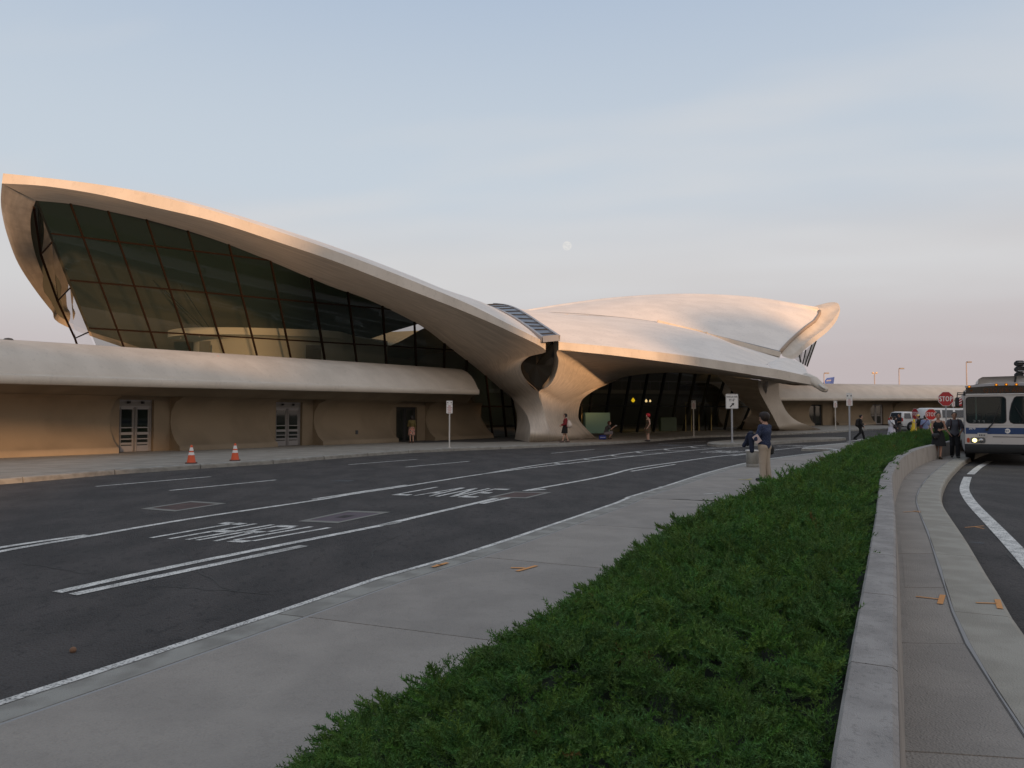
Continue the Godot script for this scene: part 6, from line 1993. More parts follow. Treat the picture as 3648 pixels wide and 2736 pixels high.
		li.spot_attenuation = 2.0
		li.light_size = 0.07
		li.shadow_enabled = true
		hl.add_child(li)
		li.position = Vector3(s * 0.10, 0, 0.06)
		li.rotation = Vector3(-0.12, PI, 0)
		st = begin()
		prism(st, rounded(0.09, 0.17, 0.04, 3), 0.012, Transform3D(Basis(), Vector3(s * 1.195, 0.86, 0.002)))
		part("turn_signal", st, plain(0.38, 0.05, 0.015, 0.3), B)
	st = begin()
	box(st, Vector3(0.08, 0.99, 0.003), Vector3(1.05, 0.022, 0.006))
	part("vent_slot", st, M.black, B)
	st = begin()
	box(st, Vector3(-0.76, 1.045, 0.012), Vector3(0.30, 0.15, 0.012), Basis(), 0.004)
	var pl := part("licence_plate", st, plain(0.48, 0.46, 0.44, 0.5), B)
	st = begin()
	for e in [-0.08, -0.03, 0.02, 0.07]: box(st, Vector3(-0.76 + e, 1.045, 0.0195), Vector3(0.028, 0.055, 0.002))
	part("plate_marks", st, M.dark, pl)
	st = begin()
	for e in [[-1.02, 1.375], [-0.2, 1.385], [0.55, 1.375]]:
		box(st, Vector3(e[0], e[1], 0.001), Vector3(0.3 if e[0] < -1 else 0.7, 0.008, 0.003))
	for e in [-0.16, 0.52]: box(st, Vector3(e, 0.80, 0.003), Vector3(0.04, 0.012, 0.01))
	box(st, Vector3(0.68, 0.87, 0.001), Vector3(0.008, 0.24, 0.003))
	part("panel_seams", st, plain(0.30, 0.27, 0.25, 0.7), B)
	st = begin(true)
	var bm := []
	for i in 11:
		var x := lerpf(-1.31, 1.31, i / 10.0)
		var bow := 0.13 * (1.0 - pow(absf(x) / 1.31, 3.0))
		bm.append([Vector3(x, 0.73, 0.0), Vector3(x, 0.72, 0.06 + bow), Vector3(x, 0.62, 0.10 + bow), Vector3(x, 0.48, 0.09 + bow), Vector3(x, 0.40, 0.04 + bow), Vector3(x, 0.38, -0.4)])
	for i in 10:
		for j in 5: quad(st, bm[i][j], bm[i][j + 1], bm[i + 1][j + 1], bm[i + 1][j])
	part("bumper", st, M.rubber, B)
	for s in [[-0.45, 1.44, -0.62, 1.24], [0.55, 1.46, 0.78, 1.22]]:
		st = begin()
		tube(st, [Vector3(s[2], s[3], 0.03), Vector3(s[0], s[1], 0.045), Vector3(s[0] + (s[0] - s[2]) * 1.4, s[1] + 0.62, 0.03)], [0.028, 0.018, 0.012], 6)
		tube(st, [Vector3(s[2], s[3], 0.0), Vector3(s[2], s[3], 0.05)], 0.045, 8)
		part("wiper", st, M.black, B)
	# left mirror on its arm, with a chevron board
	var mr := Node3D.new()
	mr.name = "mirror"
	B.add_child(mr, true)
	st = begin()
	tube(st, [Vector3(-1.26, 2.55, 0.0), Vector3(-1.50, 2.56, 0.08), Vector3(-1.52, 2.38, 0.1)], 0.018, 6)
	tube(st, [Vector3(-1.26, 2.48, 0.0), Vector3(-1.50, 2.50, 0.08)], 0.018, 6)
	box(st, Vector3(-1.29, 2.52, 0.0), Vector3(0.06, 0.14, 0.08))
	part("arm", st, M.black, mr)
	st = begin()
	box(st, Vector3(-1.48, 2.22, 0.10), Vector3(0.20, 0.34, 0.10), Basis(Vector3.UP, 0.2), 0.03)
	part("housing", st, M.black, mr)
	st = begin()
	prism(st, rounded(0.085, 0.29, 0.02, 2), 0.004, Transform3D(Basis(), Vector3(-1.415, 2.22, 0.165)))
	part("chevron_board", st, M.red, mr)
	st = begin()
	for i in 3:
		var y := 2.13 + i * 0.09
		quad(st, Vector3(-1.455, y, 0.171), Vector3(-1.455, y + 0.035, 0.171), Vector3(-1.375, y + 0.085, 0.171), Vector3(-1.375, y + 0.05, 0.171))
	part("chevrons", st, M.white, mr)
	# roof unit, side windows, wheels
	st = begin(true)
	var un := [Vector2(-0.85, 2.86), Vector2(-0.82, 3.06), Vector2(-0.70, 3.13), Vector2(0.70, 3.15), Vector2(1.1, 3.13), Vector2(1.15, 2.86)]
	for i in un.size() - 1:
		quad(st, Vector3(un[i].x, un[i].y, -0.5), Vector3(un[i + 1].x, un[i + 1].y, -0.5), Vector3(un[i + 1].x, un[i + 1].y, -4.0), Vector3(un[i].x, un[i].y, -4.0))
		tri(st, Vector3(0, 2.86, -0.5), Vector3(un[i].x, un[i].y, -0.5), Vector3(un[i + 1].x, un[i + 1].y, -0.5))
	part("roof_unit", st, M.bus_white, B)
	st = begin()
	box(st, Vector3(0.30, 3.0, -0.49), Vector3(0.05, 0.26, 0.05), Basis(Vector3.BACK, -0.15))
	part("roof_strap", st, M.black, B)
	for s in [-1.0, 1.0]:
		for i in 7:
			st = begin()
			var z0 := -1.9 - i * 1.4
			quad(st, Vector3(s * (hw + 0.003), 1.5, z0), Vector3(s * (hw + 0.003), 2.35, z0), Vector3(s * (hw + 0.003), 2.35, z0 - 1.3), Vector3(s * (hw + 0.003), 1.5, z0 - 1.3))
			part("side_window", st, M.glass_dark, B)
		for z in [-2.6, -8.6]: wheel(B, Vector3(s * 1.10, 0.48, z), 0.48, 0.30, Vector3(s, 0, 0))

func build_car(called: String, label: String, cat: String, at: Vector3, turn: float, prof: Array, w: float, windows: Array, wheels: Array, wr: float, rear_x: float) -> void:
	# profile along x (front to +x), y up; car built across z
	var C := thing(called, label, cat, at, turn)
	var st := begin(true)
	var poly := PackedVector2Array()
	for p in prof: poly.append(p)
	var secs := []
	for e in [[-w / 2, 0.0], [-w / 2 + 0.06, 0.05], [w / 2 - 0.06, 0.05], [w / 2, 0.0]]:
		var row := []
		for p in prof:
			var tuck: float = 0.0
			if p.y > 1.0: tuck = 0.16 * (p.y - 1.0) / 0.8
			var z: float = e[0] - signf(e[0]) * tuck
			var q := Vector2(p.x, p.y)
			if e[1] == 0.0: q = q.lerp(Vector2(0, 0.9), 0.025)
			row.append(Vector3(q.x, q.y, z))
		secs.append(row)
	for i in 3:
		for k in prof.size():
			var k2 := (k + 1) % prof.size()
			quad(st, secs[i][k], secs[i][k2], secs[i + 1][k2], secs[i + 1][k])
	var t := Geometry2D.triangulate_polygon(poly)
	for s in [0, 3]:
		for i in range(0, t.size(), 3): tri(st, secs[s][t[i]], secs[s][t[i + 1]], secs[s][t[i + 2]])
	part("body", st, M.white, C)
	for s in [-1.0, 1.0]:
		for q in windows:
			st = begin()
			var v := []
			for p in q:
				var tuck := 0.16 * maxf(0.0, p.y - 1.0) / 0.8
				v.append(Vector3(p.x, p.y, s * (w / 2 - tuck + 0.004)))
			quad(st, v[0], v[1], v[2], v[3])
			part("side_window", st, plain(0.05, 0.06, 0.075, 0.12), C)
		for x in wheels:
			st = begin(true)
			var arc := []
			for i in 9:
				var a := PI * i / 8
				arc.append(Vector3(x + cos(a) * (wr + 0.10), wr + sin(a) * (wr + 0.10) - 0.02, s * (w / 2 + 0.006)))
			for i in 8: tri(st, Vector3(x, wr * 0.7, s * (w / 2 + 0.006)), arc[i], arc[i + 1])
			part("wheel_arch", st, M.black, C)
			wheel(C, Vector3(x, wr, s * (w / 2 - 0.06)), wr, 0.22, Vector3(0, 0, s))
		st = begin()
		box(st, Vector3(rear_x + 0.03, 1.02, s * (w / 2 - 0.12)), Vector3(0.08, 0.30, 0.20), Basis(), 0.02)
		part("tail_light", st, M.red_bright, C)
		st = begin()
		box(st, Vector3(prof[0].x - 0.06, 0.85, s * (w / 2 - 0.25)), Vector3(0.1, 0.2, 0.3), Basis(), 0.02)
		part("headlight", st, M.steel, C)
		for x in wheels:
			st = begin()
			box(st, Vector3(x * 0.35 + 0.1, 1.0, s * (w / 2 + 0.012)), Vector3(0.18, 0.035, 0.03), Basis(), 0.008)
			part("door_handle", st, M.dark, C)
	st = begin()
	quad(st, Vector3(rear_x - 0.006 + 0.02, 1.15, -w * 0.38), Vector3(rear_x - 0.006 + 0.02, 1.15, w * 0.38), Vector3(rear_x + 0.13, 1.66, w * 0.34), Vector3(rear_x + 0.13, 1.66, -w * 0.34))
	part("rear_window", st, plain(0.04, 0.05, 0.06, 0.12), C)
	st = begin()
	box(st, Vector3((prof[0].x + rear_x) / 2, 0.36, 0), Vector3(prof[0].x - rear_x - 0.1, 0.12, w + 0.02), Basis(), 0.02)
	part("sill", st, M.dark, C)

func build_vehicles() -> void:
	build_bus()
	var s: Vector3 = Vector3(36.648,0.351,-74.000)
	s.y = elev(s.z)
	var suv := [Vector2(2.2, 0.45), Vector2(2.2, 0.85), Vector2(2.1, 1.02), Vector2(1.1, 1.10), Vector2(0.55, 1.62), Vector2(0.3, 1.70), Vector2(-1.6, 1.76), Vector2(-2.05, 1.68), Vector2(-2.22, 1.10), Vector2(-2.25, 0.5), Vector2(-2.1, 0.34), Vector2(2.0, 0.34)]
	build_car("parked_car", "white sport utility car with red tail lights, parked beyond the crossing", "car", s + Vector3(1.0, 0, -0.5), 0.28, suv, 1.85,
		[[Vector2(0.95, 1.12), Vector2(0.48, 1.58), Vector2(-0.35, 1.60), Vector2(-0.35, 1.12)], [Vector2(-0.45, 1.12), Vector2(-0.45, 1.60), Vector2(-1.15, 1.62), Vector2(-1.15, 1.12)], [Vector2(-1.28, 1.12), Vector2(-1.28, 1.62), Vector2(-1.95, 1.60), Vector2(-2.05, 1.14)]], [1.38, -1.35], 0.37, -2.25)
	var v: Vector3 = Vector3(38.278,0.427,-70.000)
	v.y = elev(v.z)
	var van := [Vector2(3.0, 0.45), Vector2(3.0, 0.95), Vector2(2.8, 1.15), Vector2(1.9, 1.28), Vector2(1.25, 1.95), Vector2(0.9, 2.10), Vector2(-2.5, 2.14), Vector2(-2.75, 2.05), Vector2(-2.85, 1.2), Vector2(-2.88, 0.5), Vector2(-2.7, 0.36), Vector2(2.8, 0.36)]
	build_car("parked_van", "long white passenger van with dark side windows behind the couple", "van", v + Vector3(0.3, 0, 0), 0.1, van, 2.0,
		[[Vector2(1.75, 1.30), Vector2(1.2, 1.92), Vector2(0.72, 1.94), Vector2(0.72, 1.30)], [Vector2(0.55, 1.30), Vector2(0.55, 1.94), Vector2(-0.25, 1.95), Vector2(-0.25, 1.30)], [Vector2(-0.45, 1.30), Vector2(-0.45, 1.95), Vector2(-1.45, 1.96), Vector2(-1.45, 1.30)], [Vector2(-1.62, 1.30), Vector2(-1.62, 1.96), Vector2(-2.5, 1.96), Vector2(-2.6, 1.30)]], [2.0, -1.75], 0.38, -2.88)
	# the moon
	var mst := SphereMesh.new()
	var mp: Vector3 = Vector3(139.271,429.728,-2000.000)
	mst.radius = 9.6 / 1722.0 * mp.distance_to(Vector3(0, 1.75, 0))
	mst.height = mst.radius * 2
	mst.radial_segments = 40
	mst.rings = 20
	var nm := noise_image(128, 0.035, 78, 3)
	var im := Image.create(128, 128, false, Image.FORMAT_RGB8)
	for y in 128:
		for x in 128:
			var t := smoothstep(0.35, 0.65, nm.get_pixel(x, y).r)
			im.set_pixel(x, y, Color(0.70, 0.70, 0.70).lerp(Color(0.76, 0.75, 0.735), t).linear_to_srgb())
	var mm := StandardMaterial3D.new()
	mm.albedo_color = Color.BLACK
	mm.roughness = 1.0
	mm.metallic_specular = 0.0
	mm.emission_enabled = true
	mm.emission = Color.WHITE
	mm.emission_operator = BaseMaterial3D.EMISSION_OP_MULTIPLY
	mm.emission_texture = ImageTexture.create_from_image(im)
	mm.emission_energy_multiplier = 0.98
	var mo := part("moon", mst, mm, self)
	mo.position = mp
	mo.set_meta("kind", "structure")

# ---------------------------------------------------------------- people
func blob(st: SurfaceTool, bones: Array, cell: float, k: float) -> void:
	# surface nets round tapered capsules [from, to, radius, radius] joined by a smooth minimum
	var lo := Vector3(1e9, 1e9, 1e9)
	var hi := -lo
	for b in bones:
		var r: float = maxf(b[2], b[3])
		for p in [b[0], b[1]]:
			lo = lo.min(p - Vector3.ONE * r)
			hi = hi.max(p + Vector3.ONE * r)
	lo -= Vector3.ONE * cell * 2.5
	hi += Vector3.ONE * cell * 2.5
	var n := Vector3i(((hi - lo) / cell).ceil()) + Vector3i.ONE
	var sx := 1
	var sy := n.x
	var sz := n.x * n.y
	var f := PackedFloat32Array()
	f.resize(n.x * n.y * n.z)
	f.fill(10.0)
	var touched := {}
	for b in bones:
		var a: Vector3 = b[0]
		var d: Vector3 = b[1] - a
		var l2 := maxf(d.length_squared(), 1e-9)
		var ra: float = b[2]
		var rb: float = b[3]
		var pad := maxf(ra, rb) + k + cell * 1.6
		var i0 := Vector3i(((a.min(b[1]) - Vector3.ONE * pad - lo) / cell).floor()).clamp(Vector3i.ZERO, n - Vector3i.ONE)
		var i1 := Vector3i(((a.max(b[1]) + Vector3.ONE * pad - lo) / cell).ceil()).clamp(Vector3i.ZERO, n - Vector3i.ONE)
		for z in range(i0.z, i1.z + 1):
			for y in range(i0.y, i1.y + 1):
				for x in range(i0.x, i1.x + 1):
					var p := lo + Vector3(x, y, z) * cell - a
					var t := clampf(p.dot(d) / l2, 0.0, 1.0)
					var v := (p - d * t).length() - lerpf(ra, rb, t)
					var i := x + y * sy + z * sz
					var o := f[i]
					if o > 9.0: f[i] = v
					else:
						var h := clampf(0.5 + 0.5 * (o - v) / k, 0.0, 1.0)
						f[i] = lerpf(o, v, h) - k * h * (1.0 - h)
	var vert := {}
	var order := [0, sx, sy, sx + sy, sz, sx + sz, sy + sz, sx + sy + sz]
	for z in n.z - 1:
		for y in n.y - 1:
			var base := y * sy + z * sz
			for x in n.x - 1:
				var i := base + x
				var f0 := f[i]
				if f0 > cell * 2.0 or f0 < -cell * 2.0: continue
				var m := 0
				for c in 8:
					if f[i + order[c]] < 0.0: m |= 1 << c
				if m == 0 or m == 255: continue
				var s := Vector3.ZERO
				var cnt := 0
				for c in 8:
					for ax in 3:
						var bit := 1 << ax
						if c & bit: continue
						var c2 := c | bit
						if ((m >> c) & 1) == ((m >> c2) & 1): continue
						var va := f[i + order[c]]
						var vb := f[i + order[c2]]
						var q := Vector3(c & 1, (c >> 1) & 1, (c >> 2) & 1)
						q[ax] += va / (va - vb)
						s += q
						cnt += 1
				vert[i] = lo + (Vector3(x, y, z) + s / cnt) * cell
	for i in vert:
		var fi := f[i]
		for ax in 3:
			var u: int = [sx, sy, sz][ax]
			var e := f[i + u]
			if (fi < 0.0) == (e < 0.0): continue
			var p: int = [sy, sz, sx][ax]
			var q: int = [sz, sx, sy][ax]
			if not (vert.has(i - p) and vert.has(i - q) and vert.has(i - p - q)): continue
			if fi < 0.0: quad(st, vert[i], vert[i - q], vert[i - p - q], vert[i - p])
			else: quad(st, vert[i], vert[i - p], vert[i - p - q], vert[i - q])

func skirt(st: SurfaceTool, rings: Array, folds: float, wave: int) -> void:
	# rings: [centre, half width, half depth]
	var n := 28
	var fine := []
	for i in rings.size():
		var row := []
		for k in n:
			var a := TAU * k / n
			var w := 1.0 + folds * (float(i) / (rings.size() - 1)) * sin(a * wave + i * 0.6)
			row.append(rings[i][0] + Vector3(cos(a) * rings[i][1] * w, 0, sin(a) * rings[i][2] * w))
		fine.append(row)
	for i in rings.size() - 1:
		for k in n: quad(st, fine[i][k], fine[i][(k + 1) % n], fine[i + 1][(k + 1) % n], fine[i + 1][k])
	for k in n: tri(st, rings[0][0], fine[0][k], fine[0][(k + 1) % n])

func hand_bones(w: Vector3, dir: Vector3, palm: Vector3, side: float, s: float, curl: float) -> Array:
	# palm and five unequal fingers, bent towards the palm's facing
	var d := dir.normalized()
	var pn := (palm - d * palm.dot(d)).normalized()
	var ax := d.cross(pn) * side
	var out := [[w, w + d * 0.045 * s, 0.024 * s, 0.026 * s], [w + d * 0.045 * s + ax * 0.014 * s, w + d * 0.08 * s + ax * 0.02 * s, 0.018 * s, 0.014 * s], [w + d * 0.045 * s - ax * 0.014 * s, w + d * 0.08 * s - ax * 0.02 * s, 0.018 * s, 0.014 * s]]
	var lens := [0.066, 0.076, 0.071, 0.056]
	for i in 4:
		var o := w + d * 0.082 * s + ax * (0.027 - 0.018 * i) * s
		var d1 := (d + pn * curl * 0.5 + ax * (0.10 - 0.065 * i)).normalized()
		var d2 := (d + pn * curl * 1.5).normalized()
		var m: Vector3 = o + d1 * lens[i] * 0.55 * s
		out.append([o, m, 0.0088 * s, 0.008 * s])
		out.append([m, m + d2 * lens[i] * 0.5 * s, 0.008 * s, 0.0068 * s])
	var t0 := w + d * 0.025 * s + ax * 0.022 * s
	var t1 := t0 + (d * 0.7 + ax * 0.8 + pn * 0.4).normalized() * 0.038 * s
	out.append([t0, t1, 0.0125 * s, 0.010 * s])
	out.append([t1, t1 + (d + ax * 0.1 + pn * 0.5).normalized() * 0.032 * s, 0.010 * s, 0.008 * s])
	return out

func person(label: String, at: Vector3, turn: float, high: float, q: Dictionary) -> Node3D:
	# joints in the figure's own axes: faces +z, its left hand at +x; sized for 1.75 m
	var P := thing("person", label, "person", at, turn)
	var s := high / 1.75
	var J := {
		"hip": Vector3(0, 0.93, 0), "kl": Vector3(0.095, 0.50, 0.015), "kr": Vector3(-0.095, 0.50, 0.015), "al": Vector3(0.10, 0.085, -0.02), "ar": Vector3(-0.10, 0.085, -0.02),
		"chest": Vector3(0, 1.27, -0.005), "neck": Vector3(0, 1.47, -0.01), "head": Vector3(0, 1.63, 0.02),
		"sl": Vector3(0.175, 1.41, -0.01), "sr": Vector3(-0.175, 1.41, -0.01), "el": Vector3(0.225, 1.13, -0.03), "er": Vector3(-0.225, 1.13, -0.03), "wl": Vector3(0.23, 0.89, 0.04), "wr": Vector3(-0.23, 0.89, 0.04),
		"look": Vector3(0, 0, 1), "tl": Vector3(0.02, -0.045, 0.17), "tr": Vector3(-0.02, -0.045, 0.17), "pl": Vector3(-1, 0, 0.2), "pr": Vector3(1, 0, 0.2),
	}
	for key in q.get("j", {}): J[key] = q.j[key]
	var slim: float = q.get("slim", 1.0)
	for key in J:
		if not key in ["look", "pl", "pr"]: J[key] = J[key] * s
	var cell: float = q.get("cell", 0.026)
	var hips := [J.hip + Vector3(0.085, -0.03, 0) * s, J.hip + Vector3(-0.085, -0.03, 0) * s]
	var look: Vector3 = (J.look as Vector3).normalized()
	var hup := (Vector3.UP - look * look.y).normalized()
	var hx := hup.cross(look)
	var hd: Vector3 = J.head
	var hp := func(x: float, y: float, z: float) -> Vector3: return hd + (hx * x + hup * y + look * z) * s
	var legs := [[hips[0], J.kl, 0.082 * slim, 0.056], [J.kl, J.al, 0.055, 0.036], [hips[1], J.kr, 0.082 * slim, 0.056], [J.kr, J.ar, 0.055, 0.036]]
	var trunk := [[hips[0], hips[1], 0.10 * slim, 0.10 * slim], [J.hip, J.chest, 0.115 * slim, 0.125 * slim], [J.chest + Vector3(0.06, 0.02, 0) * s, J.chest + Vector3(-0.06, 0.02, 0) * s, 0.115 * slim, 0.115 * slim], [J.sl, J.sr, 0.058, 0.058], [J.chest, (J.sl + J.sr) / 2, 0.11 * slim, 0.075]]
	var arms := [[J.sl, J.el, 0.047 * slim, 0.037], [J.el, J.wl, 0.037, 0.026], [J.sr, J.er, 0.047 * slim, 0.037], [J.er, J.wr, 0.037, 0.026]]
	var feet := [[J.al + Vector3(0, -0.035, -0.04) * s, J.al + J.tl, 0.042, 0.032], [J.al, J.al + Vector3(0, -0.03, 0.02) * s, 0.04, 0.045], [J.ar + Vector3(0, -0.035, -0.04) * s, J.ar + J.tr, 0.042, 0.032], [J.ar, J.ar + Vector3(0, -0.03, 0.02) * s, 0.04, 0.045]]
	var sc := func(list: Array, grow: float) -> Array:
		var out := []
		for b in list: out.append([b[0], b[1], b[2] * s + grow, b[3] * s + grow])
		return out
	var skin := plain(0.48, 0.28, 0.20, 0.6) if not q.has("skin") else plain(q.skin[0], q.skin[1], q.skin[2], 0.6)
	var st := begin(true)
	blob(st, sc.call(legs + trunk + arms + feet + [[J.neck, hd + Vector3(0, -0.06, -0.02) * s, 0.056, 0.050], [J.neck + Vector3(0, -0.05, 0) * s, J.neck, 0.075, 0.056]], 0.0), cell, 0.03)
	var head := [[hp.call(0, -0.01, -0.02), hp.call(0, 0.045, -0.02), 0.078, 0.086], [hp.call(0, -0.05, 0.03), hp.call(0, -0.075, 0.045), 0.056, 0.040], [hp.call(0, 0.02, 0.03), hp.call(0, 0.05, 0.03), 0.064, 0.066], [hp.call(0, 0.015, 0.085), hp.call(0, -0.02, 0.103), 0.012, 0.017], [hp.call(0.078, -0.01, -0.01), hp.call(0.084, 0.02, -0.018), 0.012, 0.016], [hp.call(-0.078, -0.01, -0.01), hp.call(-0.084, 0.02, -0.018), 0.012, 0.016], [hp.call(0.018, -0.055, 0.082), hp.call(-0.018, -0.055, 0.082), 0.010, 0.010], [hp.call(0, -0.06, 0.01), hp.call(0, -0.14, -0.03), 0.05, 0.05]]
	blob(st, sc.call(head, 0.0), minf(cell * 0.5, 0.011), 0.018)
	for e in [[J.wl, J.wl - J.el, J.pl, 1.0], [J.wr, J.wr - J.er, J.pr, -1.0]]:
		blob(st, hand_bones(e[0], e[1], e[2], e[3], s, q.get("curl", 0.35)), minf(cell * 0.25, 0.006), 0.008)
	part("body", st, skin, P)
	# eyes and mouth
	st = begin(true)
	for x in [-0.031, 0.031]:
		var c: Vector3 = hp.call(x, 0.018, 0.087)
		blob(st, [[c, c + hx * 0.004 * s, 0.011 * s, 0.011 * s]], 0.005, 0.005)
	part("eyes", st, plain(0.05, 0.035, 0.03, 0.3), P)
	st = begin(true)
	blob(st, [[hp.call(0.022, -0.052, 0.088), hp.call(-0.022, -0.052, 0.088), 0.008 * s, 0.008 * s]], 0.005, 0.005)
	part("lips", st, plain(0.35, 0.13, 0.11, 0.5), P)
	# hair
	var hair := [[hp.call(0, 0.05, -0.03), hp.call(0, 0.062, -0.01), 0.094, 0.088], [hp.call(0, 0.0, -0.05), hp.call(0, 0.05, -0.05), 0.082, 0.086]]
	var style: String = q.get("hair", "short")
	if style == "curly": hair += [[hp.call(0.045, 0.06, -0.05), hp.call(-0.045, 0.06, -0.05), 0.118, 0.118], [hp.call(0.05, 0.02, -0.05), hp.call(-0.05, 0.02, -0.05), 0.10, 0.10], [hp.call(0.05, 0.11, 0.0), hp.call(-0.05, 0.11, 0.0), 0.075, 0.075], [hp.call(0, 0.09, 0.05), hp.call(0, 0.10, 0.0), 0.05, 0.07]]
	if style == "bob": hair += [[hp.call(0.055, 0.03, -0.03), hp.call(0.065, -0.10, -0.03), 0.05, 0.035], [hp.call(-0.055, 0.03, -0.03), hp.call(-0.065, -0.10, -0.03), 0.05, 0.035], [hp.call(0, 0, -0.07), hp.call(0, -0.11, -0.06), 0.07, 0.05]]
	if style == "long": hair += [[hp.call(0, 0, -0.07), hp.call(0, -0.24, -0.09), 0.075, 0.05], [hp.call(0.06, 0.0, -0.03), hp.call(0.07, -0.18, -0.03), 0.04, 0.03], [hp.call(-0.06, 0.0, -0.03), hp.call(-0.07, -0.18, -0.03), 0.04, 0.03]]
	if style == "bun": hair += [[hp.call(0, 0.08, -0.10), hp.call(0, 0.10, -0.10), 0.05, 0.05]]
	st = begin(true)
	blob(st, sc.call(hair, 0.0), minf(cell * 0.5, 0.012), 0.02)
	var hc: Array = q.get("hair_color", [0.015, 0.011, 0.009])
	part("hair", st, plain(hc[0], hc[1], hc[2], 0.7), P)
	if q.has("cap"):
		st = begin(true)
		blob(st, sc.call([[hp.call(0, 0.085, -0.02), hp.call(0, 0.095, 0.0), 0.098, 0.09]], 0.0), 0.012, 0.02)
		blob(st, sc.call([[hp.call(0.04, 0.075, 0.09), hp.call(0.03, 0.06, 0.15), 0.014, 0.012], [hp.call(-0.04, 0.075, 0.09), hp.call(-0.03, 0.06, 0.15), 0.014, 0.012], [hp.call(0.0, 0.078, 0.07), hp.call(0.0, 0.062, 0.16), 0.02, 0.014]], 0.0), 0.010, 0.02)
		part("cap", st, plain(q.cap[0], q.cap[1], q.cap[2], 0.7), P)
	# clothes
	if q.has("top"):
		st = begin(true)
		var t: Array = trunk.slice(0, 5)
		var g: Array = [[J.hip + Vector3(0.07, 0.03, 0) * s, J.hip + Vector3(-0.07, 0.03, 0) * s, 0.10 * slim, 0.10 * slim]] + t.slice(1)
		if q.sleeve == "none": g = [g[0], g[1], g[2], [J.chest + Vector3(0.08, 0.05, 0) * s, J.chest + Vector3(0.10, 0.15, 0) * s, 0.085 * slim, 0.035], [J.chest + Vector3(-0.08, 0.05, 0) * s, J.chest + Vector3(-0.10, 0.15, 0) * s, 0.085 * slim, 0.035]]
		elif q.sleeve == "short": g += [[J.sl, (J.sl as Vector3).lerp(J.el, 0.75), 0.058, 0.064], [J.sr, (J.sr as Vector3).lerp(J.er, 0.75), 0.058, 0.064]]
		else: g += [[J.sl, J.el, 0.054, 0.046], [J.el, (J.el as Vector3).lerp(J.wl, 0.94), 0.046, 0.036], [J.sr, J.er, 0.054, 0.046], [J.er, (J.er as Vector3).lerp(J.wr, 0.94), 0.046, 0.036]]
		blob(st, sc.call(g, 0.016), cell * 0.9, 0.035)
		part("top", st, cloth_material(q.top, q.get("top_print", 0)), P)
	if q.has("trousers"):
		st = begin(true)
		var short: bool = q.get("shorts", false)
		var end := 0.94
		var g := [[hips[0], hips[1], 0.105 * slim, 0.105 * slim], [J.hip + Vector3(0.05, 0.05, 0) * s, J.hip + Vector3(-0.05, 0.05, 0) * s, 0.10 * slim, 0.10 * slim], [hips[0], J.kl, 0.09 * slim, 0.072], [hips[1], J.kr, 0.09 * slim, 0.072]]
		if not short: g += [[J.kl, (J.kl as Vector3).lerp(J.al, end), 0.070, 0.064], [J.kr, (J.kr as Vector3).lerp(J.ar, end), 0.070, 0.064]]
		blob(st, sc.call(g, 0.012), cell * 0.9, 0.025)
		part("trousers" if not short else "shorts", st, cloth_material(q.trousers, 0), P)
	if q.has("skirt"):
		st = begin(true)
		var y1: float = q.skirt_len
		var rings := []
		for i in 7:
			var t := i / 6.0
			var c: Vector3 = (J.hip + Vector3(0, 0.12, 0) * s).lerp(Vector3(J.hip.x + (J.kl.x + J.kr.x) / 2 * 0.5, y1 * s, (J.kl.z + J.kr.z) / 2 + 0.02), t)
			var w: float = lerpf(0.135, q.skirt_w, pow(t, 0.7)) * s
			rings.append([c, w * 1.08 + 0.02, maxf(w * 0.86 + 0.02, 0.12 * s + absf(J.kl.z - J.kr.z) * 0.42 * t)])
		skirt(st, rings, 0.06, 7)
		part("skirt", st, cloth_material(q.skirt, q.get("skirt_print", 0)), P)
	st = begin(true)
	blob(st, sc.call(feet, 0.009), minf(cell, 0.016), 0.02)
	var sh: Array = q.get("shoes", [0.02, 0.018, 0.016])
	part("shoes", st, plain(sh[0], sh[1], sh[2], 0.5), P)
	if q.has("belt"):
		st = begin(true)
		skirt(st, [[J.hip + Vector3(0, 0.10, 0) * s, 0.155 * s, 0.135 * s], [J.hip + Vector3(0, 0.05, 0) * s, 0.165 * s, 0.142 * s]], 0, 1)
		part("belt", st, plain(q.belt[0], q.belt[1], q.belt[2], 0.5), P)
	return P

func cloth_material(c: Array, pattern: int) -> StandardMaterial3D:
	if pattern == 0:
		return plain(c[0], c[1], c[2], 0.9)
	# woven or printed spots
	var im := Image.create(128, 128, false, Image.FORMAT_RGB8)
	var n := noise_image(128, 0.06 if pattern > 1 else 0.2, 40 + pattern, 2)
	for y in 128:
		for x in 128:
			var v := n.get_pixel(x, y).r
			var col := Color(c[0], c[1], c[2])
			if pattern == 1: col = col.lerp(Color(0.12, 0.14, 0.2), 0.8 if v > 0.66 else 0.0)
			elif pattern == 2: col = Color(0.55, 0.10, 0.05) if v > 0.58 else (Color(0.02, 0.02, 0.02) if v < 0.38 else col)
			else: col = Color(0.16, 0.05, 0.02) if v > 0.66 else (Color(0.10, 0.09, 0.03) if v < 0.32 else col)
			im.set_pixel(x, y, col.linear_to_srgb())
	var m := StandardMaterial3D.new()
	m.albedo_texture = ImageTexture.create_from_image(im)
	m.uv1_triplanar = true
	m.uv1_scale = Vector3.ONE * 1.6
	m.roughness = 0.9
	return m

func shell(bones: Array, cell := 0.02, k := 0.03) -> SurfaceTool:
	var st := begin(true)
	blob(st, bones, cell, k)
	return st

func at_person(p: Node3D, v: Vector3) -> Vector3:
	return p.transform * v

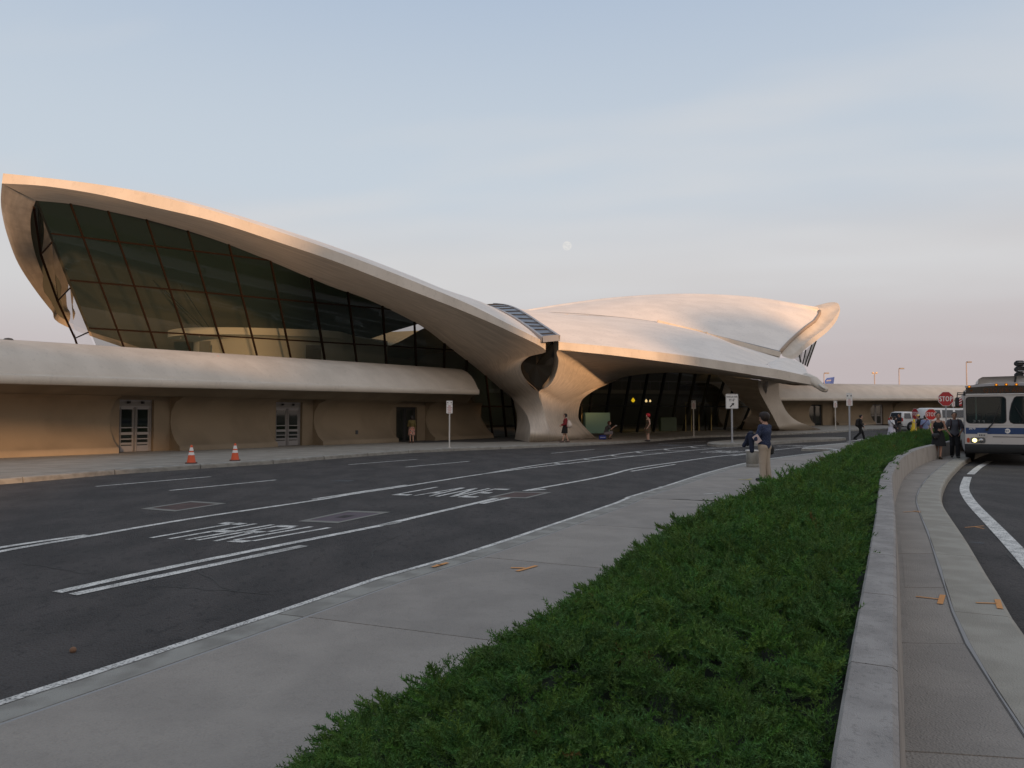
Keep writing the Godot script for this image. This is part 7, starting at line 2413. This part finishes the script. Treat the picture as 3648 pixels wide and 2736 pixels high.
func build_people() -> void:
	# woman on the near pavement, seen from behind, looking left at what she holds
	var w := person("woman in a dark blue top and beige trousers standing on the near pavement", Vector3(6.170,0.145,-19.514), -2.45, 1.63, {
		"cell": 0.016, "hair": "curly", "hair_color": [0.018, 0.010, 0.007], "top": [0.012, 0.020, 0.055], "top_print": 1, "sleeve": "long", "trousers": [0.42, 0.34, 0.26], "shoes": [0.015, 0.012, 0.012], "slim": 1.08,
		"j": {"look": Vector3(0.45, -0.2, 0.9), "wl": Vector3(0.18, 1.12, 0.33), "el": Vector3(0.28, 1.10, 0.06), "er": Vector3(-0.25, 1.10, 0.05), "wr": Vector3(-0.06, 1.18, 0.36), "kl": Vector3(0.085, 0.5, 0.02), "kr": Vector3(-0.085, 0.5, 0.0), "al": Vector3(0.085, 0.085, 0.0), "ar": Vector3(-0.10, 0.085, -0.05)}, "curl": 0.7})
	var st := shell([[at_person(w, Vector3(-0.25, 0.70, -0.02)), at_person(w, Vector3(-0.25, 0.80, -0.02)), 0.065, 0.075], [at_person(w, Vector3(-0.23, 0.70, 0.06)), at_person(w, Vector3(-0.23, 0.80, 0.06)), 0.06, 0.07]], 0.014)
	tube(st, [at_person(w, Vector3(-0.24, 0.82, 0.04)), at_person(w, Vector3(-0.20, 1.10, 0.02)), at_person(w, Vector3(-0.15, 1.38, 0.0))], 0.008, 6)
	solo("handbag", st, M.black, "small black handbag on the right hip of the woman in beige trousers", "handbag")
	st = shell([[at_person(w, Vector3(0.20, 1.14, 0.30)), at_person(w, Vector3(0.02, 1.16, 0.36)), 0.05, 0.06], [at_person(w, Vector3(0.26, 1.08, 0.20)), at_person(w, Vector3(0.30, 0.74, 0.16)), 0.07, 0.055], [at_person(w, Vector3(0.16, 1.06, 0.34)), at_person(w, Vector3(0.10, 0.90, 0.42)), 0.08, 0.06], [at_person(w, Vector3(0.12, 0.98, 0.40)), at_person(w, Vector3(0.22, 0.86, 0.44)), 0.06, 0.05]], 0.018)
	solo("jacket", st, plain(0.008, 0.012, 0.032, 0.85), "dark blue jacket draped over the arms of the woman in beige trousers", "jacket")
	st = begin()
	box(st, at_person(w, Vector3(0.29, 1.03, 0.02)), Vector3(0.02, 0.20, 0.15), Basis(Vector3.UP, -2.2) * Basis(Vector3.RIGHT, 0.6), 0.004)
	solo("folded_paper", st, plain(0.55, 0.42, 0.38, 0.8), "pale folded paper tucked under the arm of the woman in beige trousers", "paper")
	# couple walking towards us
	var c1 := person("woman in a black sleeveless top and black skirt walking beside the planter wall", Vector3(15.579,0.150,-29.178), -0.32, 1.68, {
		"cell": 0.016, "hair": "bun", "hair_color": [0.02, 0.012, 0.009], "top": [0.008, 0.008, 0.009], "sleeve": "none", "skirt": [0.009, 0.009, 0.010], "skirt_len": 0.50, "skirt_w": 0.215, "belt": [0.28, 0.20, 0.11], "shoes": [0.05, 0.035, 0.02], "slim": 0.95, "skin": [0.40, 0.22, 0.15],
		"j": {"kl": Vector3(0.06, 0.52, 0.10), "al": Vector3(0.02, 0.085, 0.14), "kr": Vector3(-0.06, 0.50, -0.04), "ar": Vector3(-0.03, 0.17, -0.30), "tr": Vector3(0, -0.10, 0.12), "el": Vector3(0.26, 1.13, 0.0), "wl": Vector3(0.06, 1.12, 0.20), "er": Vector3(-0.24, 1.13, 0.02), "wr": Vector3(-0.20, 0.92, 0.14)}})
	st = shell([[at_person(c1, Vector3(-0.17, 0.86, 0.15)), at_person(c1, Vector3(-0.06, 0.88, 0.17)), 0.085, 0.075], [at_person(c1, Vector3(-0.15, 0.80, 0.15)), at_person(c1, Vector3(-0.08, 0.80, 0.16)), 0.075, 0.07]], 0.016)
	solo("shoulder_bag", st, plain(0.014, 0.014, 0.015, 0.6), "dark round bag carried at the hip by the woman in black", "bag")
	var c2 := person("man in a grey shirt and black trousers walking with hands in pockets", Vector3(16.637,0.150,-30.019), -0.38, 1.70, {
		"cell": 0.016, "hair": "short", "hair_color": [0.03, 0.018, 0.012], "top": [0.085, 0.085, 0.10], "sleeve": "short", "trousers": [0.008, 0.008, 0.010], "shoes": [0.03, 0.03, 0.032], "skin": [0.36, 0.19, 0.12],
		"j": {"kl": Vector3(0.09, 0.52, 0.08), "al": Vector3(0.085, 0.085, 0.10), "kr": Vector3(-0.09, 0.50, 0.02), "ar": Vector3(-0.09, 0.10, -0.12), "el": Vector3(0.30, 1.14, -0.06), "wl": Vector3(0.19, 0.95, 0.06), "er": Vector3(-0.30, 1.14, -0.06), "wr": Vector3(-0.19, 0.95, 0.06)}, "curl": 0.2})
	st = begin(true)
	blob(st, [[at_person(c2, Vector3(0, 1.10, -0.20)), at_person(c2, Vector3(0, 1.32, -0.19)), 0.14, 0.13]], 0.025, 0.03)
	for x in [-0.12, 0.12]: tube(st, [at_person(c2, Vector3(x, 1.40, -0.12)), at_person(c2, Vector3(x, 1.455, 0.0)), at_person(c2, Vector3(x, 1.40, 0.115)), at_person(c2, Vector3(x * 1.1, 1.22, 0.155)), at_person(c2, Vector3(x * 1.35, 1.05, 0.10))], 0.022, 8)
	solo("backpack", st, plain(0.03, 0.012, 0.014, 0.8), "dark backpack with reddish straps worn by the man in grey", "backpack")
	# people along the terminal
	var r1 := person("woman in a red top and black skirt walking left past the buttress", Vector3(3.157,0.150,-47.190), -1.45, 1.68, {
		"hair": "bob", "top": [0.22, 0.02, 0.025], "sleeve": "long", "skirt": [0.012, 0.010, 0.010], "skirt_len": 0.56, "skirt_w": 0.20, "shoes": [0.10, 0.06, 0.05],
		"j": {"kl": Vector3(0.07, 0.50, 0.10), "al": Vector3(0.06, 0.085, 0.19), "kr": Vector3(-0.07, 0.50, -0.02), "ar": Vector3(-0.06, 0.085, -0.20), "el": Vector3(0.22, 1.14, 0.04), "wl": Vector3(0.14, 1.05, 0.24), "er": Vector3(-0.22, 1.14, 0.04), "wr": Vector3(-0.14, 1.05, 0.24)}})
	st = shell([[at_person(r1, Vector3(0.10, 1.02, -0.22)), at_person(r1, Vector3(0.10, 1.20, -0.18)), 0.17, 0.11], [at_person(r1, Vector3(0.02, 1.02, -0.24)), at_person(r1, Vector3(0.02, 1.15, -0.22)), 0.16, 0.12]], 0.025)
	tube(st, [at_person(r1, Vector3(0.10, 1.25, -0.18)), at_person(r1, Vector3(0.13, 1.48, -0.04)), at_person(r1, Vector3(0.12, 1.40, 0.06))], 0.022, 6)
	solo("tote_bag", st, plain(0.62, 0.52, 0.44, 0.85), "large off-white bag on the back of the woman in red", "bag")
	var r2 := person("person in grey shirt and shorts crouching to take a photograph", Vector3(6.432,0.158,-53.105), 1.35, 1.72, {
		"hair": "bob", "hair_color": [0.06, 0.02, 0.012], "top": [0.055, 0.055, 0.06], "sleeve": "short", "trousers": [0.20, 0.18, 0.20], "shorts": true, "shoes": [0.05, 0.03, 0.025],
		"j": {"hip": Vector3(0, 0.42, -0.22), "kl": Vector3(0.11, 0.50, 0.20), "kr": Vector3(-0.11, 0.40, 0.22), "al": Vector3(0.10, 0.085, 0.0), "ar": Vector3(-0.10, 0.085, 0.02), "chest": Vector3(0, 0.74, -0.10), "neck": Vector3(0, 0.95, 0.0), "head": Vector3(0, 1.09, 0.06), "sl": Vector3(0.17, 0.90, 0.0), "sr": Vector3(-0.17, 0.90, 0.0), "el": Vector3(0.20, 0.66, 0.16), "er": Vector3(-0.20, 0.68, 0.16), "wl": Vector3(0.06, 0.84, 0.36), "wr": Vector3(-0.06, 0.84, 0.36)}, "curl": 0.9})
	st = begin()
	box(st, at_person(r2, Vector3(0, 0.90, 0.47)), Vector3(0.13, 0.085, 0.06), Basis(Vector3.UP, 1.35), 0.012)
	tube(st, [at_person(r2, Vector3(0, 0.90, 0.49)), at_person(r2, Vector3(0, 0.90, 0.56))], 0.032, 10)
	solo("camera", st, plain(0.45, 0.45, 0.45, 0.4, 0.4), "silver compact camera held out by the crouching person", "camera")
	var bg: Vector3 = Vector3(5.921,0.154,-52.279)
	st = begin()
	box(st, bg + Vector3(0, 0.16, 0), Vector3(0.46, 0.30, 0.24), Basis(Vector3.UP, 0.1), 0.05)
	var bagn := thing("blue_bag", "bright blue duffel bag on the pavement beside the crouching person", "bag", bg, 0.1)
	st = begin()
	box(st, Vector3(0, 0.15, 0), Vector3(0.46, 0.28, 0.24), Basis(), 0.05)
	part("body", st, plain(0.02, 0.035, 0.22, 0.6), bagn)
	st = begin()
	tube(st, [Vector3(-0.12, 0.28, 0.05), Vector3(-0.06, 0.40, 0.03), Vector3(0.06, 0.40, 0.03), Vector3(0.12, 0.28, 0.05)], 0.012, 6)
	part("handle", st, plain(0.02, 0.02, 0.10, 0.6), bagn)
	st = begin()
	quad(st, Vector3(-0.17, 0.13, 0.123), Vector3(-0.17, 0.17, 0.123), Vector3(0.17, 0.17, 0.123), Vector3(0.17, 0.13, 0.123))
	part("pale_mark", st, plain(0.35, 0.38, 0.5, 0.6), bagn)
	person("woman with bright red hair in a dark patterned dress by the kerb", Vector3(8.336,0.150,-48.947), -1.3, 1.66, {
		"hair": "curly", "hair_color": [0.45, 0.01, 0.02], "top": [0.025, 0.022, 0.016], "top_print": 3, "sleeve": "none", "skirt": [0.025, 0.022, 0.016], "skirt_print": 3, "skirt_len": 0.56, "skirt_w": 0.22, "shoes": [0.02, 0.012, 0.012], "skin": [0.50, 0.31, 0.23], "slim": 0.92,
		"j": {"wl": Vector3(0.17, 0.90, 0.10), "wr": Vector3(-0.17, 0.90, 0.10)}})
	person("woman in a pale floral skirt and dark hat standing in the dark doorway", Vector3(-5.834,0.150,-46.425), -2.7, 1.55, {
		"hair": "bob", "top": [0.10, 0.075, 0.02], "sleeve": "long", "skirt": [0.50, 0.42, 0.34], "skirt_print": 2, "skirt_len": 0.50, "skirt_w": 0.20, "shoes": [0.10, 0.05, 0.03], "cap": [0.012, 0.01, 0.008],
		"j": {"wl": Vector3(0.12, 1.15, 0.28), "el": Vector3(0.22, 1.12, 0.05)}})
	# people at the crossing
	var m1 := person("man in black with a backpack striding to the right across the road", Vector3(24.527,0.030,-56.273), 1.45, 1.74, {
		"hair": "short", "top": [0.010, 0.010, 0.011], "sleeve": "long", "trousers": [0.009, 0.009, 0.010], "shoes": [0.01, 0.01, 0.01],
		"j": {"kl": Vector3(0.08, 0.52, 0.20), "al": Vector3(0.07, 0.10, 0.30), "kr": Vector3(-0.08, 0.50, 0.0), "ar": Vector3(-0.07, 0.11, -0.40), "tr": Vector3(0, -0.07, 0.15), "el": Vector3(0.23, 1.16, 0.06), "wl": Vector3(0.20, 1.10, 0.32), "er": Vector3(-0.24, 1.13, -0.02), "wr": Vector3(-0.22, 0.92, 0.16), "chest": Vector3(0, 1.27, 0.03), "neck": Vector3(0, 1.46, 0.06), "head": Vector3(0, 1.62, 0.10)}})
	solo("backpack", shell([[at_person(m1, Vector3(0, 1.05, -0.17)), at_person(m1, Vector3(0, 1.33, -0.13)), 0.15, 0.13]], 0.025), plain(0.016, 0.014, 0.014, 0.8), "bulky black backpack on the man striding across the road", "backpack")
	var w2 := person("woman in a white blouse and long white skirt at the crossing", Vector3(27.266,0.041,-57.365), 2.2, 1.60, {
		"hair": "bun", "hair_color": [0.09, 0.045, 0.02], "top": [0.70, 0.70, 0.72], "sleeve": "short", "skirt": [0.68, 0.66, 0.74], "skirt_len": 0.04, "skirt_w": 0.34, "shoes": [0.3, 0.3, 0.3],
		"j": {"el": Vector3(0.22, 1.14, 0.06), "wl": Vector3(0.10, 1.12, 0.28)}})
	st = shell([[at_person(w2, Vector3(-0.30, 0.86, -0.06)), at_person(w2, Vector3(-0.28, 0.96, -0.06)), 0.12, 0.10]], 0.025)
	tube(st, [at_person(w2, Vector3(-0.26, 1.0, -0.08)), at_person(w2, Vector3(0.0, 1.28, -0.16)), at_person(w2, Vector3(0.15, 1.46, -0.06))], 0.018, 6)
	solo("shoulder_bag", st, plain(0.018, 0.010, 0.010, 0.6), "dark shoulder bag hanging behind the woman in white", "bag")
	person("dark-haired man in a black shirt and grey trousers facing the woman in white", Vector3(30.171,0.104,-62.142), -1.5, 1.76, {
		"hair": "short", "top": [0.014, 0.013, 0.016], "sleeve": "short", "trousers": [0.085, 0.080, 0.078], "shoes": [0.02, 0.02, 0.02], "skin": [0.36, 0.19, 0.12],
		"j": {"el": Vector3(0.24, 1.14, 0.05), "wl": Vector3(0.12, 1.10, 0.28), "er": Vector3(-0.24, 1.15, 0.08), "wr": Vector3(-0.06, 1.30, 0.24)}})
	person("person with dark hair in dark clothes, half hidden behind the woman in white", Vector3(29.019,0.806,-60.500) * Vector3(1, 0, 1), 1.9, 1.66, {
		"hair": "long", "top": [0.02, 0.022, 0.03], "sleeve": "long", "trousers": [0.02, 0.02, 0.025], "j": {"look": Vector3(0, -0.5, 1)}})
	var m3 := person("man in a yellow cap with a black backpack and olive trousers", Vector3(28.006,0.892,-55.000) * Vector3(1, 0, 1), -2.0, 1.75, {
		"hair": "short", "top": [0.012, 0.012, 0.012], "sleeve": "short", "trousers": [0.16, 0.12, 0.02], "cap": [0.80, 0.55, 0.16], "j": {"el": Vector3(0.26, 1.16, 0.12), "wl": Vector3(0.24, 1.28, 0.34)}})
	solo("backpack", shell([[at_person(m3, Vector3(0, 1.0, -0.18)), at_person(m3, Vector3(0, 1.36, -0.15)), 0.19, 0.15]], 0.028), plain(0.012, 0.012, 0.013, 0.8), "black backpack on the man in the yellow cap", "backpack")
	var m4 := person("man in a pale blue shirt and beige shorts seen from behind", Vector3(25.884,0.970,-50.000) * Vector3(1, 0, 1), 2.9, 1.72, {
		"hair": "short", "hair_color": [0.06, 0.04, 0.03], "top": [0.19, 0.23, 0.38], "sleeve": "short", "trousers": [0.42, 0.34, 0.27], "shorts": true, "slim": 1.15, "shoes": [0.2, 0.2, 0.2]})
	st = shell([[at_person(m4, Vector3(0.24, 0.95, -0.02)), at_person(m4, Vector3(0.24, 1.08, -0.02)), 0.10, 0.09]], 0.025)
	tube(st, [at_person(m4, Vector3(0.22, 1.10, -0.10)), at_person(m4, Vector3(0.02, 1.32, -0.165)), at_person(m4, Vector3(-0.12, 1.47, -0.06))], 0.02, 6)
	solo("sling_bag", st, plain(0.10, 0.03, 0.05, 0.8), "maroon sling bag of the man in the pale blue shirt", "bag")

func build_rest() -> void:
	build_hedge()
	build_furniture()
	build_behind()
	build_vehicles()
	build_people()

func build_sky() -> Sky:
	# clear dusk air: blue-grey overhead, pale below, a dusky rose band at the horizon, thin high streaks; warmer towards the low sun behind
	var W := 1024
	var Hh := 512
	var n := FastNoiseLite.new()
	n.seed = 5
	n.frequency = 0.9
	n.fractal_octaves = 5
	n.noise_type = FastNoiseLite.TYPE_SIMPLEX_SMOOTH
	var im := Image.create(W, Hh, false, Image.FORMAT_RGBF)
	var zen := Color(0.36, 0.465, 0.63)
	var mid := Color(0.56, 0.63, 0.705)
	var low := Color(0.64, 0.635, 0.64)
	var rose := Color(0.54, 0.485, 0.49)
	var sun_az := atan2(0.42, 0.90)
	for y in Hh:
		var el := (0.5 - (y + 0.5) / Hh) * PI
		var t := rad_to_deg(el)
		var c: Color
		if t < 0: c = Color(0.16, 0.155, 0.15)
		elif t < 3.0: c = rose
		elif t < 9.5: c = rose.lerp(low, smoothstep(3.0, 9.5, t))
		elif t < 16.0: c = low.lerp(mid, smoothstep(9.5, 16.0, t))
		else: c = mid.lerp(zen, smoothstep(15.0, 38.0, t))
		for x in W:
			var az := ((x + 0.5) / W) * TAU
			var d := Vector3(sin(az) * cos(el), sin(el), -cos(az) * cos(el))
			var col := c
			if t >= 0:
				# towards the sunset (behind the camera) the low sky is warm
				var w := maxf(0.0, d.x * sin(sun_az) + d.z * cos(sun_az))
				w = w * exp(-maxf(t, 0.0) / 30.0)
				col = col.lerp(Color(1.55, 1.18, 0.86), w * 0.8)
				# right of the view the rose band deepens a little
				var k := maxf(0.0, -d.z) * smoothstep(-0.2, 0.7, d.x) * exp(-t / 9.0)
				col = col.lerp(Color(0.47, 0.395, 0.405), k * 0.6)
				if t > 1.0:
					var q := Vector2(d.x, d.z) / (d.y + 0.12)
					var s := n.get_noise_3d(q.x * 0.55 + q.y * 0.2, q.y * 1.9 - q.x * 0.5, 3.0)
					var s2 := n.get_noise_3d(q.x * 0.25, q.y * 0.35, 9.0)
					var v := clampf(s * 1.1 + s2 * 0.9 + 0.10, 0.0, 1.0) * smoothstep(1.0, 12.0, t)
					col = col.lerp(Color(0.67, 0.675, 0.69), v * 0.75)
			im.set_pixel(x, y, col)
	var pm := PanoramaSkyMaterial.new()
	pm.panorama = ImageTexture.create_from_image(im)
	var sky := Sky.new()
	sky.sky_material = pm
	return sky

func _ready() -> void:
	rng.seed = 7
	var cam := Camera3D.new()
	cam.name = "camera"
	cam.position = Vector3(0, 1.75, 0)
	cam.rotation.x = atan(67.5 / 1722.0)
	cam.fov = rad_to_deg(2.0 * atan(1368.0 / 2840.0))
	cam.near = 0.05
	cam.far = 6000.0
	add_child(cam)
	cam.current = true
	var we := WorldEnvironment.new()
	we.name = "environment"
	var env := Environment.new()
	env.background_mode = Environment.BG_SKY
	env.sky = build_sky()
	env.background_energy_multiplier = 1.0
	env.ambient_light_source = Environment.AMBIENT_SOURCE_SKY
	env.tonemap_mode = Environment.TONE_MAPPER_LINEAR
	env.tonemap_exposure = 1.0
	env.sdfgi_enabled = true
	env.ssao_enabled = true
	env.ssil_enabled = true
	we.environment = env
	add_child(we)
	var sun := DirectionalLight3D.new()
	sun.name = "sun"
	sun.light_color = Color(1.0, 0.78, 0.57)
	sun.light_energy = 1.3
	sun.light_angular_distance = 1.6
	sun.shadow_enabled = true
	add_child(sun)
	sun.look_at_from_position(Vector3.ZERO, Vector3(-0.30, -0.095, -0.95), Vector3.UP)
	make_materials()
	build_site()
	build_head_house()
	build_wings()
	build_rest()
